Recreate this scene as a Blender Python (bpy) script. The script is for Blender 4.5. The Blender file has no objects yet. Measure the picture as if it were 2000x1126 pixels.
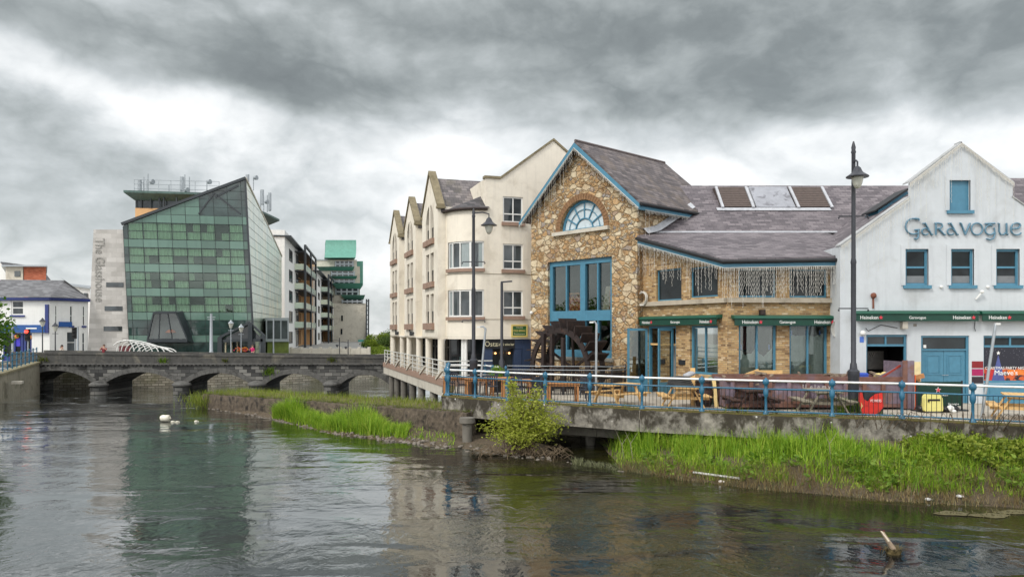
import bpy, math, random
from mathutils import Vector, Matrix
from mathutils.geometry import tessellate_polygon
random.seed(7)
R = math.radians
scene = bpy.context.scene
COL = scene.collection
CAMZ, FPX, HOR = 4.4, 1440.0, 643.0      # eye height above the water, focal length and horizon of the photo
DECK = 1.65                              # promenade level

# ---------------------------------------------------------------- camera, sky, sun, exposure
cam = bpy.data.cameras.new('camera')
cam.sensor_width = 36
cam.lens = FPX / 2000 * 36
cam.shift_y = (HOR - 563) / 2000
cam.clip_end = 3000
camo = bpy.data.objects.new('camera', cam)
camo.location = (0, 0, CAMZ)
camo.rotation_euler = (R(90), 0, 0)
COL.objects.link(camo)
scene.camera = camo
scene.view_settings.view_transform = 'Standard'
scene.view_settings.look = 'None'
scene.view_settings.exposure = 0.6
scene.view_settings.gamma = 1
scene.cycles.max_bounces = 8
scene.cycles.transparent_max_bounces = 12
scene.cycles.caustics_reflective = False
scene.cycles.caustics_refractive = False

SUN = Vector((-.62, -.60, .85)).normalized()
sl = bpy.data.lights.new('sun', 'SUN')
sl.energy = 1.35
sl.angle = R(14)
sl.color = (1, .955, .89)
so = bpy.data.objects.new('sun', sl)
so.rotation_euler = SUN.to_track_quat('Z', 'Y').to_euler()
so.location = (-20, -20, 40)
COL.objects.link(so)

world = bpy.data.worlds.new('World')
scene.world = world
world.use_nodes = True


class NT:
    """small wrapper for wiring shader nodes"""
    def __init__(s, nt):
        s.nt = nt
    def n(s, t, ins=None, **kw):
        nd = s.nt.nodes.new('ShaderNode' + t)
        for k, v in kw.items():
            setattr(nd, k, v)
        for k, v in (ins or {}).items():
            sk = nd.inputs[k]
            if isinstance(v, bpy.types.NodeSocket):
                s.nt.links.new(v, sk)
            else:
                sk.default_value = v
        return nd
    def math(s, op, a, b=0.0, c=None, clamp=False):
        ins = {0: a, 1: b}
        if c is not None:
            ins[2] = c
        return s.n('Math', ins, operation=op, use_clamp=clamp).outputs[0]
    def dot(s, v, d):
        return s.n('VectorMath', {0: v, 1: tuple(d)}, operation='DOT_PRODUCT').outputs['Value']
    def noise(s, v, scale, detail=4, rough=.55, dist=0.0):
        return s.n('TexNoise', {'Vector': v, 'Scale': scale, 'Detail': detail, 'Roughness': rough, 'Distortion': dist}).outputs['Fac']
    def ramp(s, f, stops, interp='LINEAR'):
        nd = s.n('ValToRGB', {'Fac': f})
        cr = nd.color_ramp
        cr.interpolation = interp
        while len(cr.elements) < len(stops):
            cr.elements.new(.5)
        for e, (p, c) in zip(cr.elements, stops):
            e.position = p
            e.color = (*c, 1) if len(c) == 3 else c
        return nd.outputs['Color']
    def step(s, f, lo, hi):
        return s.n('MapRange', {'Value': f, 'From Min': lo, 'From Max': hi, 'To Min': 0.0, 'To Max': 1.0}, interpolation_type='SMOOTHSTEP').outputs[0]
    def mix(s, f, a, b, mode='MIX'):
        nd = s.n('Mix', data_type='RGBA', blend_type=mode)
        for i, v in ((0, f), (6, a), (7, b)):
            sk = nd.inputs[i]
            if isinstance(v, bpy.types.NodeSocket):
                s.nt.links.new(v, sk)
            elif i == 0:
                sk.default_value = v
            else:
                sk.default_value = (*v, 1) if len(v) == 3 else v
        return nd.outputs[2]
    def comb(s, x, y, z):
        return s.n('CombineXYZ', {0: x, 1: y, 2: z}).outputs[0]
    def link(s, a, b):
        s.nt.links.new(a, b)


w = NT(world.node_tree)
world.node_tree.nodes.clear()
d = w.n('TexCoord').outputs['Generated']
sp = w.n('SeparateXYZ', {0: d})
dx, dy, dz = sp.outputs
zc = w.math('MAXIMUM', dz, 0.0)
den = w.math('ADD', zc, .16)
pu = w.math('DIVIDE', dx, den)
pv = w.math('DIVIDE', dy, den)
pl = w.comb(pu, pv, 3.7)
el = w.math('ARCTAN2', dz, w.math('SQRT', w.math('ADD', w.math('MULTIPLY', dx, dx), w.math('MULTIPLY', dy, dy))))
az = w.math('ARCTAN2', dx, dy)
sv = w.comb(w.math('MULTIPLY', az, 1.0), w.math('MULTIPLY', el, 1.65), .35)
n1 = w.noise(pl, .9, 7, .55, .1)
w1 = w.noise(sv, 2.3, 5, .55)
w2 = w.noise(w.n('VectorMath', {0: sv, 1: (5.2, 1.3, 2.8)}, operation='ADD').outputs[0], 2.3, 5, .55)
n2 = w.noise(sv, 4.0, 10, .56)
n3 = w.noise(sv, 11.0, 8, .58)
wv = w.n('VectorMath', {0: sv, 1: w.n('VectorMath', {0: w.n('TexNoise', {'Vector': sv, 'Scale': 6.0, 'Detail': 4.0}).outputs['Color'], 3: .12}, operation='SCALE').outputs[0]}, operation='ADD').outputs[0]
puff = w.math('MULTIPLY', w.math('ABSOLUTE', w.math('SUBTRACT', w.noise(wv, 5.0, 7, .55), .5)), 2.0)
wa = w.math('ADD', az, w.math('MULTIPLY', w.math('SUBTRACT', w1, .5), .42))
we = w.math('ADD', el, w.math('ADD', w.math('MULTIPLY', w.math('SUBTRACT', w2, .5), .19), w.math('MULTIPLY', w.math('SUBTRACT', n3, .5), .035)))
# tone of the cloud by height: pale near the horizon, a heavy dark deck above, then masses and gaps
val = w.n('Separate' + 'Color', {0: w.ramp(we, [(0, (.70,) * 3), (.12, (.73,) * 3), (.205, (.82,) * 3), (.248, (.68,) * 3), (.285, (.43,) * 3), (.345, (.37,) * 3), (.44, (.45,) * 3)])}).outputs[0]
def blob(a, e, sa, se, amp):
    global val
    u_ = w.math('DIVIDE', w.math('SUBTRACT', wa, a), sa)
    v_ = w.math('DIVIDE', w.math('SUBTRACT', we, e), se)
    g_ = w.math('EXPONENT', w.math('MULTIPLY', w.math('ADD', w.math('MULTIPLY', u_, u_), w.math('MULTIPLY', v_, v_)), -1.0))
    val = w.math('ADD', val, w.math('MULTIPLY', g_, amp))
for q in ((-.60, .40, .10, .05, .30), (-.58, .28, .09, .035, .32), (-.42, .25, .10, .028, .30), (-.50, .15, .18, .06, -.27), (-.62, .21, .07, .03, -.16), (-.30, .285, .14, .03, -.16),
          (-.27, .18, .09, .03, -.14), (.25, .345, .16, .05, -.09), (.56, .33, .10, .07, -.10), (.46, .24, .16, .03, .14), (.22, .275, .06, .02, -.12), (.63, .25, .035, .03, -.22), (-.12, .22, .14, .03, .14), (-.05, .12, .25, .05, .10), (.35, .19, .30, .035, .06), (.05, .17, .08, .03, -.14), (-.35, .37, .18, .03, .06)):
    blob(*q)
val = w.math('ADD', val, w.math('MULTIPLY', w.math('SUBTRACT', puff, .17), .55))
val = w.math('ADD', val, w.math('ADD', w.math('MULTIPLY', w.math('SUBTRACT', n2, .5), .50), w.math('MULTIPLY', w.math('SUBTRACT', n3, .5), .30)))
cloud = w.ramp(val, [(.0, (.115, .126, .125)), (.25, (.182, .200, .198)), (.42, (.285, .308, .306)), (.60, (.43, .455, .46)), (.76, (.60, .617, .62)), (.96, (.80, .806, .80))])
# the cloud is thinner and brighter behind the viewer, where the light comes from
back = w.step(w.math('MULTIPLY', dy, -1.0), -.15, .6)
cloud = w.mix(back, cloud, w.ramp(n1, [(.36, (.42, .44, .46)), (.5, (1.0, 1.01, 1.02)), (.62, (1.55, 1.55, 1.53))]))
zen = w.step(dz, .42, .8)
cloud = w.mix(zen, cloud, (.85, .87, .9))
sky = w.n('TexSky', sky_type='NISHITA', sun_disc=False, sun_elevation=math.asin(SUN.z), sun_rotation=math.atan2(SUN.x, SUN.y))
bgs = w.n('Background', {'Color': sky.outputs[0], 'Strength': .1})
bgc = w.n('Background', {'Color': cloud, 'Strength': 1.0})
ms = w.n('MixShader', {0: .93, 1: bgs.outputs[0], 2: bgc.outputs[0]})
wo = w.n('OutputWorld', {0: ms.outputs[0]})


# ---------------------------------------------------------------- mesh and object helpers
def gx(px, Y): return (px - 1000) / FPX * Y
def gz(py, Y): return CAMZ + (HOR - py) / FPX * Y
def onfloor(px, py, z=DECK):
    Y = (CAMZ - z) * FPX / (py - HOR)
    return gx(px, Y), Y
def V(*a): return Vector(a if len(a) == 3 else a[0])

WL = {}                                   # world place of every object that carries parts


class MB:
    def __init__(s):
        s.v, s.f, s.m, s.mi = [], [], [], 0
    def mesh(s, vs, fs):
        i = len(s.v)
        s.v += [tuple(p) for p in vs]
        s.f += [[j + i for j in f] for f in fs]
        s.m += [s.mi] * len(fs)
        return s
    def face(s, pts):
        return s.mesh(pts, [list(range(len(pts)))])
    def obox(s, o, ex, ey, ez):
        o, ex, ey, ez = V(o), V(ex), V(ey), V(ez)
        vs = [o, o + ex, o + ex + ey, o + ey, o + ez, o + ex + ez, o + ex + ey + ez, o + ey + ez]
        return s.mesh(vs, [(0, 3, 2, 1), (4, 5, 6, 7), (0, 1, 5, 4), (1, 2, 6, 5), (2, 3, 7, 6), (3, 0, 4, 7)])
    def box(s, x0, x1, y0, y1, z0, z1):
        return s.obox((x0, y0, z0), (x1 - x0, 0, 0), (0, y1 - y0, 0), (0, 0, z1 - z0))
    def bar(s, p0, p1, a, b=None, up=(0, 0, 1)):
        p0, p1 = V(p0), V(p1)
        b = b or a
        t = (p1 - p0)
        up = V(up)
        if abs(t.normalized().dot(up)) > .98:
            up = V(1, 0, 0)
        x = t.cross(up).normalized()
        y = x.cross(t).normalized()
        return s.obox(p0 - x * a / 2 - y * b / 2, x * a, y * b, t)
    def tube(s, pts, r, n=8):
        pts = [V(p) for p in pts]
        rs = r if isinstance(r, (list, tuple)) else [r] * len(pts)
        vs, fs = [], []
        px = None
        for i, p in enumerate(pts):
            t = (pts[min(i + 1, len(pts) - 1)] - pts[max(i - 1, 0)]).normalized()
            if px is None:
                a = V(0, 0, 1) if abs(t.z) < .9 else V(1, 0, 0)
                px = t.cross(a).normalized()
            else:
                px = (px - t * px.dot(t)).normalized()
            py = t.cross(px)
            for k in range(n):
                an = 2 * math.pi * k / n
                vs.append(p + (px * math.cos(an) + py * math.sin(an)) * rs[i])
        for i in range(len(pts) - 1):
            for k in range(n):
                k2 = (k + 1) % n
                fs.append((i * n + k, i * n + k2, (i + 1) * n + k2, (i + 1) * n + k))
        fs.append(tuple(range(n))[::-1])
        fs.append(tuple(range((len(pts) - 1) * n, len(pts) * n)))
        return s.mesh(vs, fs)
    def lathe(s, c, prof, n=12, a0=0, a1=360):
        c = V(c)
        full = abs(a1 - a0) >= 359.9
        m = n if full else n + 1
        vs, fs = [], []
        for r_, z in prof:
            for k in range(m):
                an = R(a0 + (a1 - a0) * k / n)
                vs.append(c + V(r_ * math.cos(an), r_ * math.sin(an), z))
        for i in range(len(prof) - 1):
            for k in range(n):
                k2 = (k + 1) % m
                fs.append((i * m + k, i * m + k2, (i + 1) * m + k2, (i + 1) * m + k))
        if full:
            fs.append(tuple(range(m))[::-1])
            fs.append(tuple(range((len(prof) - 1) * m, len(prof) * m)))
        return s.mesh(vs, fs)
    def prism(s, pts, vec):
        pts = [V(p) for p in pts]
        vec = V(vec)
        n = len(pts)
        tri = tessellate_polygon([pts])
        vs = pts + [p + vec for p in pts]
        fs = [tuple(t) for t in tri] + [tuple(j + n for j in t[::-1]) for t in tri]
        fs += [(i, (i + 1) % n, n + (i + 1) % n, n + i) for i in range(n)]
        return s.mesh(vs, fs)
    def ball(s, c, r, n=10, m=6, sz=1.0):
        prof = [(max(r * math.sin(math.pi * i / m), .0005), -r * sz * math.cos(math.pi * i / m)) for i in range(m + 1)]
        return s.lathe(c, prof, n)
    def build(s, name, mats, parent=None, smooth=None):
        me = bpy.data.meshes.new(name)
        off = WL.get(parent.name, V(0, 0, 0)) if parent else V(0, 0, 0)
        me.from_pydata([tuple(V(p) - off) for p in s.v], [], s.f)
        mats = mats if isinstance(mats, (list, tuple)) else [mats]
        for m in mats:
            me.materials.append(m)
        if len(mats) > 1:
            me.polygons.foreach_set('material_index', s.m)
        if smooth:
            me.polygons.foreach_set('use_smooth', [True] * len(me.polygons))
            me.set_sharp_from_angle(angle=R(smooth))
        me.update()
        o = bpy.data.objects.new(name, me)
        COL.objects.link(o)
        if parent:
            o.parent = parent
            WL[o.name] = off
        return o


def tag(o, label, cat=None, group=None, kind=None):
    if label: o['label'] = label
    if cat: o['category'] = cat
    if group: o['group'] = group
    if kind: o['kind'] = kind
    return o
def thing(name, loc, label, cat, group=None, rz=0):
    o = bpy.data.objects.new(name, None)
    o.location = loc
    o.rotation_euler = (0, 0, rz)
    o.empty_display_size = .2
    COL.objects.link(o)
    WL[o.name] = V(loc)
    return tag(o, label, cat, group)
def struct(o):
    o['kind'] = 'structure'
    return o
def stuff(o, label, cat):
    return tag(o, label, cat, kind='stuff')
def copy_tree(o, loc=None, rz=None, label=None, parent=None, scale=None):
    c = o.copy()
    COL.objects.link(c)
    if parent: c.parent = parent
    if loc is not None: c.location = loc
    if rz is not None: c.rotation_euler = (0, 0, rz)
    if scale is not None: c.scale = scale
    if label: c['label'] = label
    for ch in list(o.children):
        copy_tree(ch, parent=c)
    return c


class Fr:
    """a facade's own frame: a metres to the right, z up, d out of the wall"""
    def __init__(s, o, u):
        s.o = V(o[0], o[1], 0)
        s.u = V(u[0], u[1], 0).normalized()
        s.n = V(s.u.y, -s.u.x, 0)
    def P(s, a, z, d=0.0):
        p = s.o + s.u * a + s.n * d
        return V(p.x, p.y, z)
    def a(s, px):
        k = (px - 1000) / FPX
        return (s.o.y * k - s.o.x) / (s.u.x - s.u.y * k)
    def z(s, px, py):
        return gz(py, s.P(s.a(px), 0).y)
    def box(s, mb, a0, a1, z0, z1, d0, d1):
        o = s.P(a0, z0, d0)
        return mb.obox(o, s.u * (a1 - a0), s.n * (d1 - d0), V(0, 0, z1 - z0))
    def wall(s, mb, outline, holes=(), rev=.15, d=0.0):
        polys = [[V(a, z, 0) for a, z in outline]] + [[V(a, z, 0) for a, z in h] for h in holes]
        flat = [p for q in polys for p in q]
        mb.mesh([s.P(p.x, p.y, d) for p in flat], [tuple(t) for t in tessellate_polygon(polys)])
        for h in holes:
            n = len(h)
            for i in range(n):
                (a0, z0), (a1, z1) = h[i], h[(i + 1) % n]
                mb.face([s.P(a0, z0, d), s.P(a1, z1, d), s.P(a1, z1, d - rev), s.P(a0, z0, d - rev)])
        return mb
def rect(a0, a1, z0, z1): return [(a0, z0), (a1, z0), (a1, z1), (a0, z1)]

def window(fr, a0, a1, z0, z1, parent, fm, gm, d=-.12, fw=.06, cols=(), rows=(), sill=None, name='window', dep=.07, pane='pane'):
    f = MB()
    fr.box(f, a0, a0 + fw, z0, z1, d, d + dep)
    fr.box(f, a1 - fw, a1, z0, z1, d, d + dep)
    fr.box(f, a0 + fw, a1 - fw, z0, z0 + fw, d, d + dep)
    fr.box(f, a0 + fw, a1 - fw, z1 - fw, z1, d, d + dep)
    for c in cols:
        x = a0 + (a1 - a0) * c
        fr.box(f, x - fw * .4, x + fw * .4, z0 + fw, z1 - fw, d + .004, d + dep - .004)
    for q in rows:
        c0, c1 = 0, 1
        if isinstance(q, tuple): q, c0, c1 = q
        zz = z0 + (z1 - z0) * q
        fr.box(f, a0 + (a1 - a0) * c0 + fw * .5, a0 + (a1 - a0) * c1 - fw * .5, zz - fw * .4, zz + fw * .4, d + .008, d + dep - .008)
    o = f.build(name, fm, parent)
    if gm:
        g = MB()
        fr.box(g, a0 + fw * .5, a1 - fw * .5, z0 + fw * .5, z1 - fw * .5, d + .012, d + .03)
        g.build(pane, gm, o)
    if sill:
        sm, sh, sd = sill
        b = MB()
        fr.box(b, a0 - .08, a1 + .08, z0 - sh, z0, d, sd)
        b.build('sill', sm, o)
    return o

def text(body, size, fr, a, z, d, mat, parent, name='lettering', align='CENTER', rot=0, ext=.012, width=None):
    cu = bpy.data.curves.new(name, 'FONT')
    cu.body = body
    cu.size = size
    cu.extrude = ext
    cu.align_x = align
    cu.resolution_u = 3
    ob = bpy.data.objects.new('tmp', cu)
    COL.objects.link(ob)
    dg = bpy.context.evaluated_depsgraph_get()
    me = bpy.data.meshes.new_from_object(ob.evaluated_get(dg))
    bpy.data.objects.remove(ob)
    ca, sa = math.cos(rot), math.sin(rot)
    m = MB()
    xs = [v.co.x for v in me.vertices] or [0, 1]
    k = width / (max(xs) - min(xs)) if width else 1
    m.mesh([fr.P(a + v.co.x * k * ca - v.co.y * sa, z + v.co.x * k * sa + v.co.y * ca, d + v.co.z) for v in me.vertices], [tuple(p.vertices) for p in me.polygons])
    return m.build(name, mat, parent)


# ---------------------------------------------------------------- materials
def srgb(r, g, b):
    return tuple(((x / 255 + .055) / 1.055) ** 2.4 if x > 10 else x / 255 / 12.92 for x in (r, g, b))
def newmat(name):
    m = bpy.data.materials.new(name)
    m.use_nodes = True
    t = NT(m.node_tree)
    return m, t, m.node_tree.nodes['Principled BSDF']
def mul(c, k): return tuple(min(x * k, 1) for x in c)

def pm(name, col, rough=.7, var=.18, sc=6.0, bump=0.0, metal=0.0, stain=None, stain_amt=.5, stain_sc=.9, streak=0.0, spec=.5, coord='pos'):
    """paint, plaster, metal, wood: base colour broken by noise, optional stains and vertical streaks"""
    m, t, b = newmat(name)
    p = t.n('NewGeometry').outputs['Position'] if coord == 'pos' else t.n('TexCoord').outputs['Object']
    n = t.noise(p, sc, 6, .6)
    c = t.ramp(n, [(.28, mul(col, 1 - var)), (.72, mul(col, 1 + var))])
    if stain:
        s1 = t.noise(p, stain_sc, 7, .65, .5)
        c = t.mix(t.math('MULTIPLY', t.step(s1, .5, .68), stain_amt), c, stain)
    if streak:
        q = t.n('Mapping', {'Vector': p, 'Scale': (5, 5, .35)}).outputs[0]
        s2 = t.noise(q, 1.0, 5, .6)
        c = t.mix(t.math('MULTIPLY', t.step(s2, .48, .75), streak), c, mul(col, .38))
    t.link(c, b.inputs['Base Color'])
    b.inputs['Roughness'].default_value = rough
    b.inputs['Metallic'].default_value = metal
    b.inputs['Specular IOR Level'].default_value = spec
    if bump:
        bn = t.n('Bump', {'Strength': bump, 'Distance': .02, 'Height': t.noise(p, sc * 5, 5, .6)})
        t.link(bn.outputs[0], b.inputs['Normal'])
    return m

def brickm(name, u, v, cols, mortar, bw=.22, bh=.075, ms=.009, rough=.85, bump=.5, dirt=None, dirt_amt=.5, dirt_sc=.8, off=.5):
    """coursed units (bricks, slates, ashlar) laid along u and v, each with its own tone"""
    m, t, b = newmat(name)
    p = t.n('NewGeometry').outputs['Position']
    uu, vv = t.dot(p, u), t.dot(p, v)
    q = t.comb(uu, vv, 0.0)
    bt = t.n('TexBrick', {'Vector': q, 'Color1': (0, 0, 0, 1), 'Color2': (1, 1, 1, 1), 'Mortar': (.5, .5, .5, 1), 'Scale': 1.0, 'Mortar Size': ms, 'Mortar Smooth': .15, 'Brick Width': bw, 'Row Height': bh, 'Bias': 0.0}, offset=off)
    tone = t.math('ADD', t.math('MULTIPLY', bt.outputs['Color'], .75), t.math('MULTIPLY', t.noise(p, 2.5 / bw * .22, 5, .65), .28))
    c = t.ramp(tone, cols)
    n = t.noise(p, 30, 4, .6)
    c = t.mix(t.math('MULTIPLY', n, .3), c, mul(cols[0][1], .6))
    c = t.mix(bt.outputs['Fac'], c, mortar)
    if dirt:
        c = t.mix(t.math('MULTIPLY', t.step(t.noise(p, dirt_sc, 7, .65, .4), .48, .66), dirt_amt), c, dirt)
    t.link(c, b.inputs['Base Color'])
    b.inputs['Roughness'].default_value = rough
    h = t.math('SUBTRACT', t.math('ADD', t.math('MULTIPLY', n, .3), t.math('MULTIPLY', bt.outputs['Color'], .4)), bt.outputs['Fac'])
    bn = t.n('Bump', {'Strength': bump, 'Distance': .02, 'Height': h})
    t.link(bn.outputs[0], b.inputs['Normal'])
    return m

def glassm(name, tint, refl=.25, rough=.02, opaque=False, fres=True):
    """thin window glass: tinted see-through plus mirror"""
    m, t, b = newmat(name)
    if opaque:
        p = t.n('NewGeometry').outputs['Position']
        c = t.ramp(t.noise(p, .7, 3, .5, .8), [(.35, mul(tint, .5)), (.65, mul(tint, 1.5))])
        t.link(c, b.inputs['Base Color'])
        b.inputs['Roughness'].default_value = rough
        b.inputs['Specular IOR Level'].default_value = refl
        bn = t.n('Bump', {'Strength': .03, 'Distance': .1, 'Height': t.noise(p, .9, 2)})
        t.link(bn.outputs[0], b.inputs['Normal'])
        return m
    tr = t.n('BsdfTransparent', {0: (*tint, 1)})
    gl = t.n('BsdfGlossy', {'Color': (.9, .95, .93, 1), 'Roughness': rough})
    lw = t.n('LayerWeight', {'Blend': .25})
    f = t.math('ADD', t.math('MULTIPLY', lw.outputs['Fresnel'], .6), refl, clamp=True)
    ms = t.n('MixShader', {0: f, 1: tr.outputs[0], 2: gl.outputs[0]})
    out = m.node_tree.nodes['Material Output']
    t.link(ms.outputs[0], out.inputs[0])
    return m

def leafm(name, cols, rough=.55, sc=3.0, tl_=.32):
    m, t, b = newmat(name)
    p = t.n('NewGeometry').outputs['Position']
    oi = t.n('NewGeometry').outputs['Random Per Island']
    f = t.math('ADD', t.math('MULTIPLY', oi, .6), t.math('MULTIPLY', t.noise(p, sc, 3), .4))
    t.link(t.ramp(f, cols), b.inputs['Base Color'])
    b.inputs['Roughness'].default_value = rough
    b.inputs['Specular IOR Level'].default_value = .25
    tl = t.n('BsdfTranslucent', {'Color': t.ramp(f, [(q, mul(c, 1.1)) for q, c in cols])})
    mx = t.n('MixShader', {0: tl_, 1: b.outputs[0], 2: tl.outputs[0]})
    t.link(mx.outputs[0], m.node_tree.nodes['Material Output'].inputs[0])
    return m

M = {}
M['cream'] = pm('cream render', srgb(229, 221, 205), .9, .05, 2.5, .15, stain=srgb(178, 166, 146), stain_amt=.4, stain_sc=.55, streak=.15)
M['red_sill'] = pm('red stone', srgb(150, 124, 108), .85, .15, 7, .2)
M['upvc'] = pm('white frame paint', srgb(228, 228, 224), .4, .03, 5)
M['white'] = pm('white render', srgb(198, 203, 206), .9, .05, 2.2, .15, stain=srgb(164, 166, 164), stain_amt=.45, stain_sc=.55, streak=.18)
M['white_house'] = pm('white painted render', srgb(226, 226, 222), .9, .05, 2, .1, streak=.12)
M['blue'] = pm('river blue paint', srgb(72, 126, 150), .45, .12, 5, .05)
M['rail_blue'] = pm('blue gloss paint', srgb(46, 102, 130), .38, .16, 7, .1, stain=srgb(28, 66, 88), stain_amt=.5, stain_sc=5)
M['rail_white'] = pm('white gloss paint', srgb(232, 232, 230), .4, .06, 6, stain=srgb(170, 160, 148), stain_amt=.35, stain_sc=5)
M['navy'] = pm('navy paint', srgb(46, 62, 90), .5, .1, 4)
M['royal'] = pm('royal blue paint', srgb(44, 58, 118), .5, .1, 4)
M['shop_blue'] = pm('bright shop blue', srgb(34, 82, 146), .5, .1, 3)
M['black'] = pm('black iron paint', srgb(34, 36, 40), .45, .2, 8, .1)
M['pole'] = pm('dark lamp paint', srgb(50, 52, 58), .4, .15, 6)
M['galv'] = pm('galvanised steel', srgb(158, 164, 168), .45, .12, 8, metal=.35)
M['gutter'] = pm('black gutter', srgb(28, 28, 30), .5, .2, 5)
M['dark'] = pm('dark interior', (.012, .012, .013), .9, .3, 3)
M['lead'] = pm('lead flashing', srgb(176, 178, 182), .6, .2, 6, .1)
M['conc'] = pm('weathered concrete', srgb(150, 146, 136), .9, .2, 4, .5, stain=srgb(60, 56, 46), stain_amt=.8, stain_sc=1.3, streak=.4)
M['conc_pale'] = pm('pale concrete', srgb(196, 190, 176), .9, .08, 3, .3, stain=srgb(150, 142, 128), stain_amt=.5, streak=.2)
M['green_awn'] = pm('awning green', srgb(8, 62, 48), .6, .15, 4)
M['green_cas'] = pm('awning cassette green', srgb(16, 80, 60), .4, .1, 4)
M['lettering'] = pm('white lettering', srgb(235, 235, 232), .6, .02, 4)
M['redstar'] = pm('red star', srgb(214, 60, 76), .6, .05, 4)
M['wood_new'] = pm('new pine', srgb(214, 176, 118), .7, .2, 9, .2, coord='obj')
M['wood_orange'] = pm('oiled orange wood', srgb(186, 130, 80), .6, .2, 9, .2, coord='obj')
M['wood_dark'] = pm('dark stained wood', srgb(72, 50, 42), .8, .3, 9, .4, coord='obj')
M['wood_grey'] = pm('weathered wood', srgb(142, 134, 116), .85, .25, 9, .4, coord='obj')
M['wheel'] = pm('wet dark oak', srgb(40, 29, 26), .7, .4, 9, .5, stain=srgb(84, 60, 48), stain_amt=.5, stain_sc=4)
M['screen'] = pm('black stained boards', srgb(38, 32, 30), .75, .3, 8, .3)
M['chair'] = pm('dark grey chair', srgb(48, 56, 68), .6, .15, 6, coord='obj')
M['iron_oxide'] = pm('skip rust paint', srgb(116, 82, 70), .7, .3, 4, .3, stain=srgb(112, 92, 104), stain_amt=.7, stain_sc=1.1, streak=.3)
M['skip_purple'] = pm('skip faded purple', srgb(122, 108, 120), .7, .3, 5, .3, stain=srgb(124, 88, 70), stain_amt=.95, stain_sc=1.6)
M['lights'] = pm('cream light flex', srgb(206, 203, 194), .7, .1, 20)
M['bark'] = pm('bark', srgb(84, 70, 54), .95, .3, 9, .5)
M['win'] = glassm('window glass dark', (.016, .021, .023), .32, .03, opaque=True)
M['win_mid'] = glassm('window glass mid', (.05, .06, .065), .6, .04, opaque=True)
M['clear'] = glassm('clear shop glass', (.72, .76, .76), .10)
M['frost'] = pm('frosted fan glass', srgb(196, 208, 212), .15, .12, 2.5, stain=srgb(140, 152, 152), stain_amt=.6, stain_sc=1.5)
M['lampglass'] = pm('lamp glass', srgb(196, 196, 184), .2, .05, 4)
M['copper'] = pm('green copper', srgb(92, 146, 130), .6, .14, 1.5, streak=.25)
M['tan_clad'] = pm('tan cladding', srgb(206, 164, 116), .75, .06, 3)

# ---------------------------------------------------------------- river, ground, banks
def water_mat():
    m, t, b = newmat('river water')
    p = t.n('NewGeometry').outputs['Position']
    x, y, z = t.n('SeparateXYZ', {0: p}).outputs
    q = t.n('Mapping', {'Vector': p, 'Scale': (.55, 1.25, 1)}).outputs[0]
    nb = t.noise(q, .22, 5, .6, .6)
    right = t.step(t.math('ADD', x, t.math('MULTIPLY', nb, 8)), -3, 9)
    weed = t.math('MULTIPLY', t.step(t.noise(q, .35, 6, .62, .8), .42, .62), right)
    c = t.ramp(nb, [(.35, (.007, .0075, .0075)), (.65, (.016, .015, .012))])
    c = t.mix(t.math('MULTIPLY', weed, .8), c, (.036, .036, .006))
    bed = t.step(t.noise(q, .5, 6, .6, .3), .56, .7)
    c = t.mix(t.math('MULTIPLY', bed, t.math('MULTIPLY', right, .6)), c, (.050, .030, .014))
    # broken water: thin streaks below the bridge and wakes along the current
    fs = t.n('Mapping', {'Vector': p, 'Scale': (.5, 2.4, 1), 'Rotation': (0, 0, R(-8))}).outputs[0]
    f1 = t.noise(fs, 1.1, 9, .72, .5)
    rap = t.math('MULTIPLY', t.step(y, 33, 43), t.step(t.math('MULTIPLY', x, -1), 8, 18))
    thr = t.math('SUBTRACT', .675, t.math('MULTIPLY', rap, .085))
    foam = t.step(t.math('SUBTRACT', f1, thr), .0, .05)
    foam = t.math('MULTIPLY', foam, t.math('ADD', .4, t.math('MULTIPLY', rap, .4)))
    c = t.mix(foam, c, (.55, .57, .56))
    t.link(c, b.inputs['Base Color'])
    t.link(t.math('ADD', .035, t.math('MULTIPLY', foam, .5)), b.inputs['Roughness'])
    b.inputs['IOR'].default_value = 2.1
    w1 = t.noise(t.n('Mapping', {'Vector': p, 'Scale': (.9, .75, 1), 'Rotation': (0, 0, R(14))}).outputs[0], 1.1, 3, .5, .9)
    w2 = t.noise(t.n('Mapping', {'Vector': p, 'Scale': (1, .8, 1), 'Rotation': (0, 0, R(-12))}).outputs[0], 4.6, 4, .55, .7)
    w3 = t.noise(q, .35, 3, .5, .5)
    calm = t.math('ADD', .30, t.math('MULTIPLY', t.step(w3, .36, .62), 1.0))
    calm = t.math('MULTIPLY', calm, t.math('ADD', 1.0, t.math('MULTIPLY', right, .7)))
    h = t.math('MULTIPLY', t.math('ADD', t.math('MULTIPLY', w1, 1.0), t.math('MULTIPLY', w2, .30)), calm)
    bn = t.n('Bump', {'Strength': 1.0, 'Distance': .026, 'Height': h})
    t.link(bn.outputs[0], b.inputs['Normal'])
    b.inputs['Specular IOR Level'].default_value = 0.0
    fr = t.n('Fresnel', {'IOR': 1.34, 'Normal': bn.outputs[0]}).outputs[0]
    gl = t.n('BsdfGlossy', {'Color': (.95, .97, .97, 1), 'Roughness': t.math('ADD', .03, t.math('MULTIPLY', foam, .5)), 'Normal': bn.outputs[0]})
    fac = t.math('ADD', t.math('SUBTRACT', .20, t.math('MULTIPLY', right, .09)), t.math('MULTIPLY', fr, 1.0), clamp=True)
    mx = t.n('MixShader', {0: t.math('MULTIPLY', fac, t.math('SUBTRACT', 1.0, t.math('MULTIPLY', foam, .7))), 1: b.outputs[0], 2: gl.outputs[0]})
    t.link(mx.outputs[0], m.node_tree.nodes['Material Output'].inputs[0])
    return m
M['water'] = water_mat()

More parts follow.
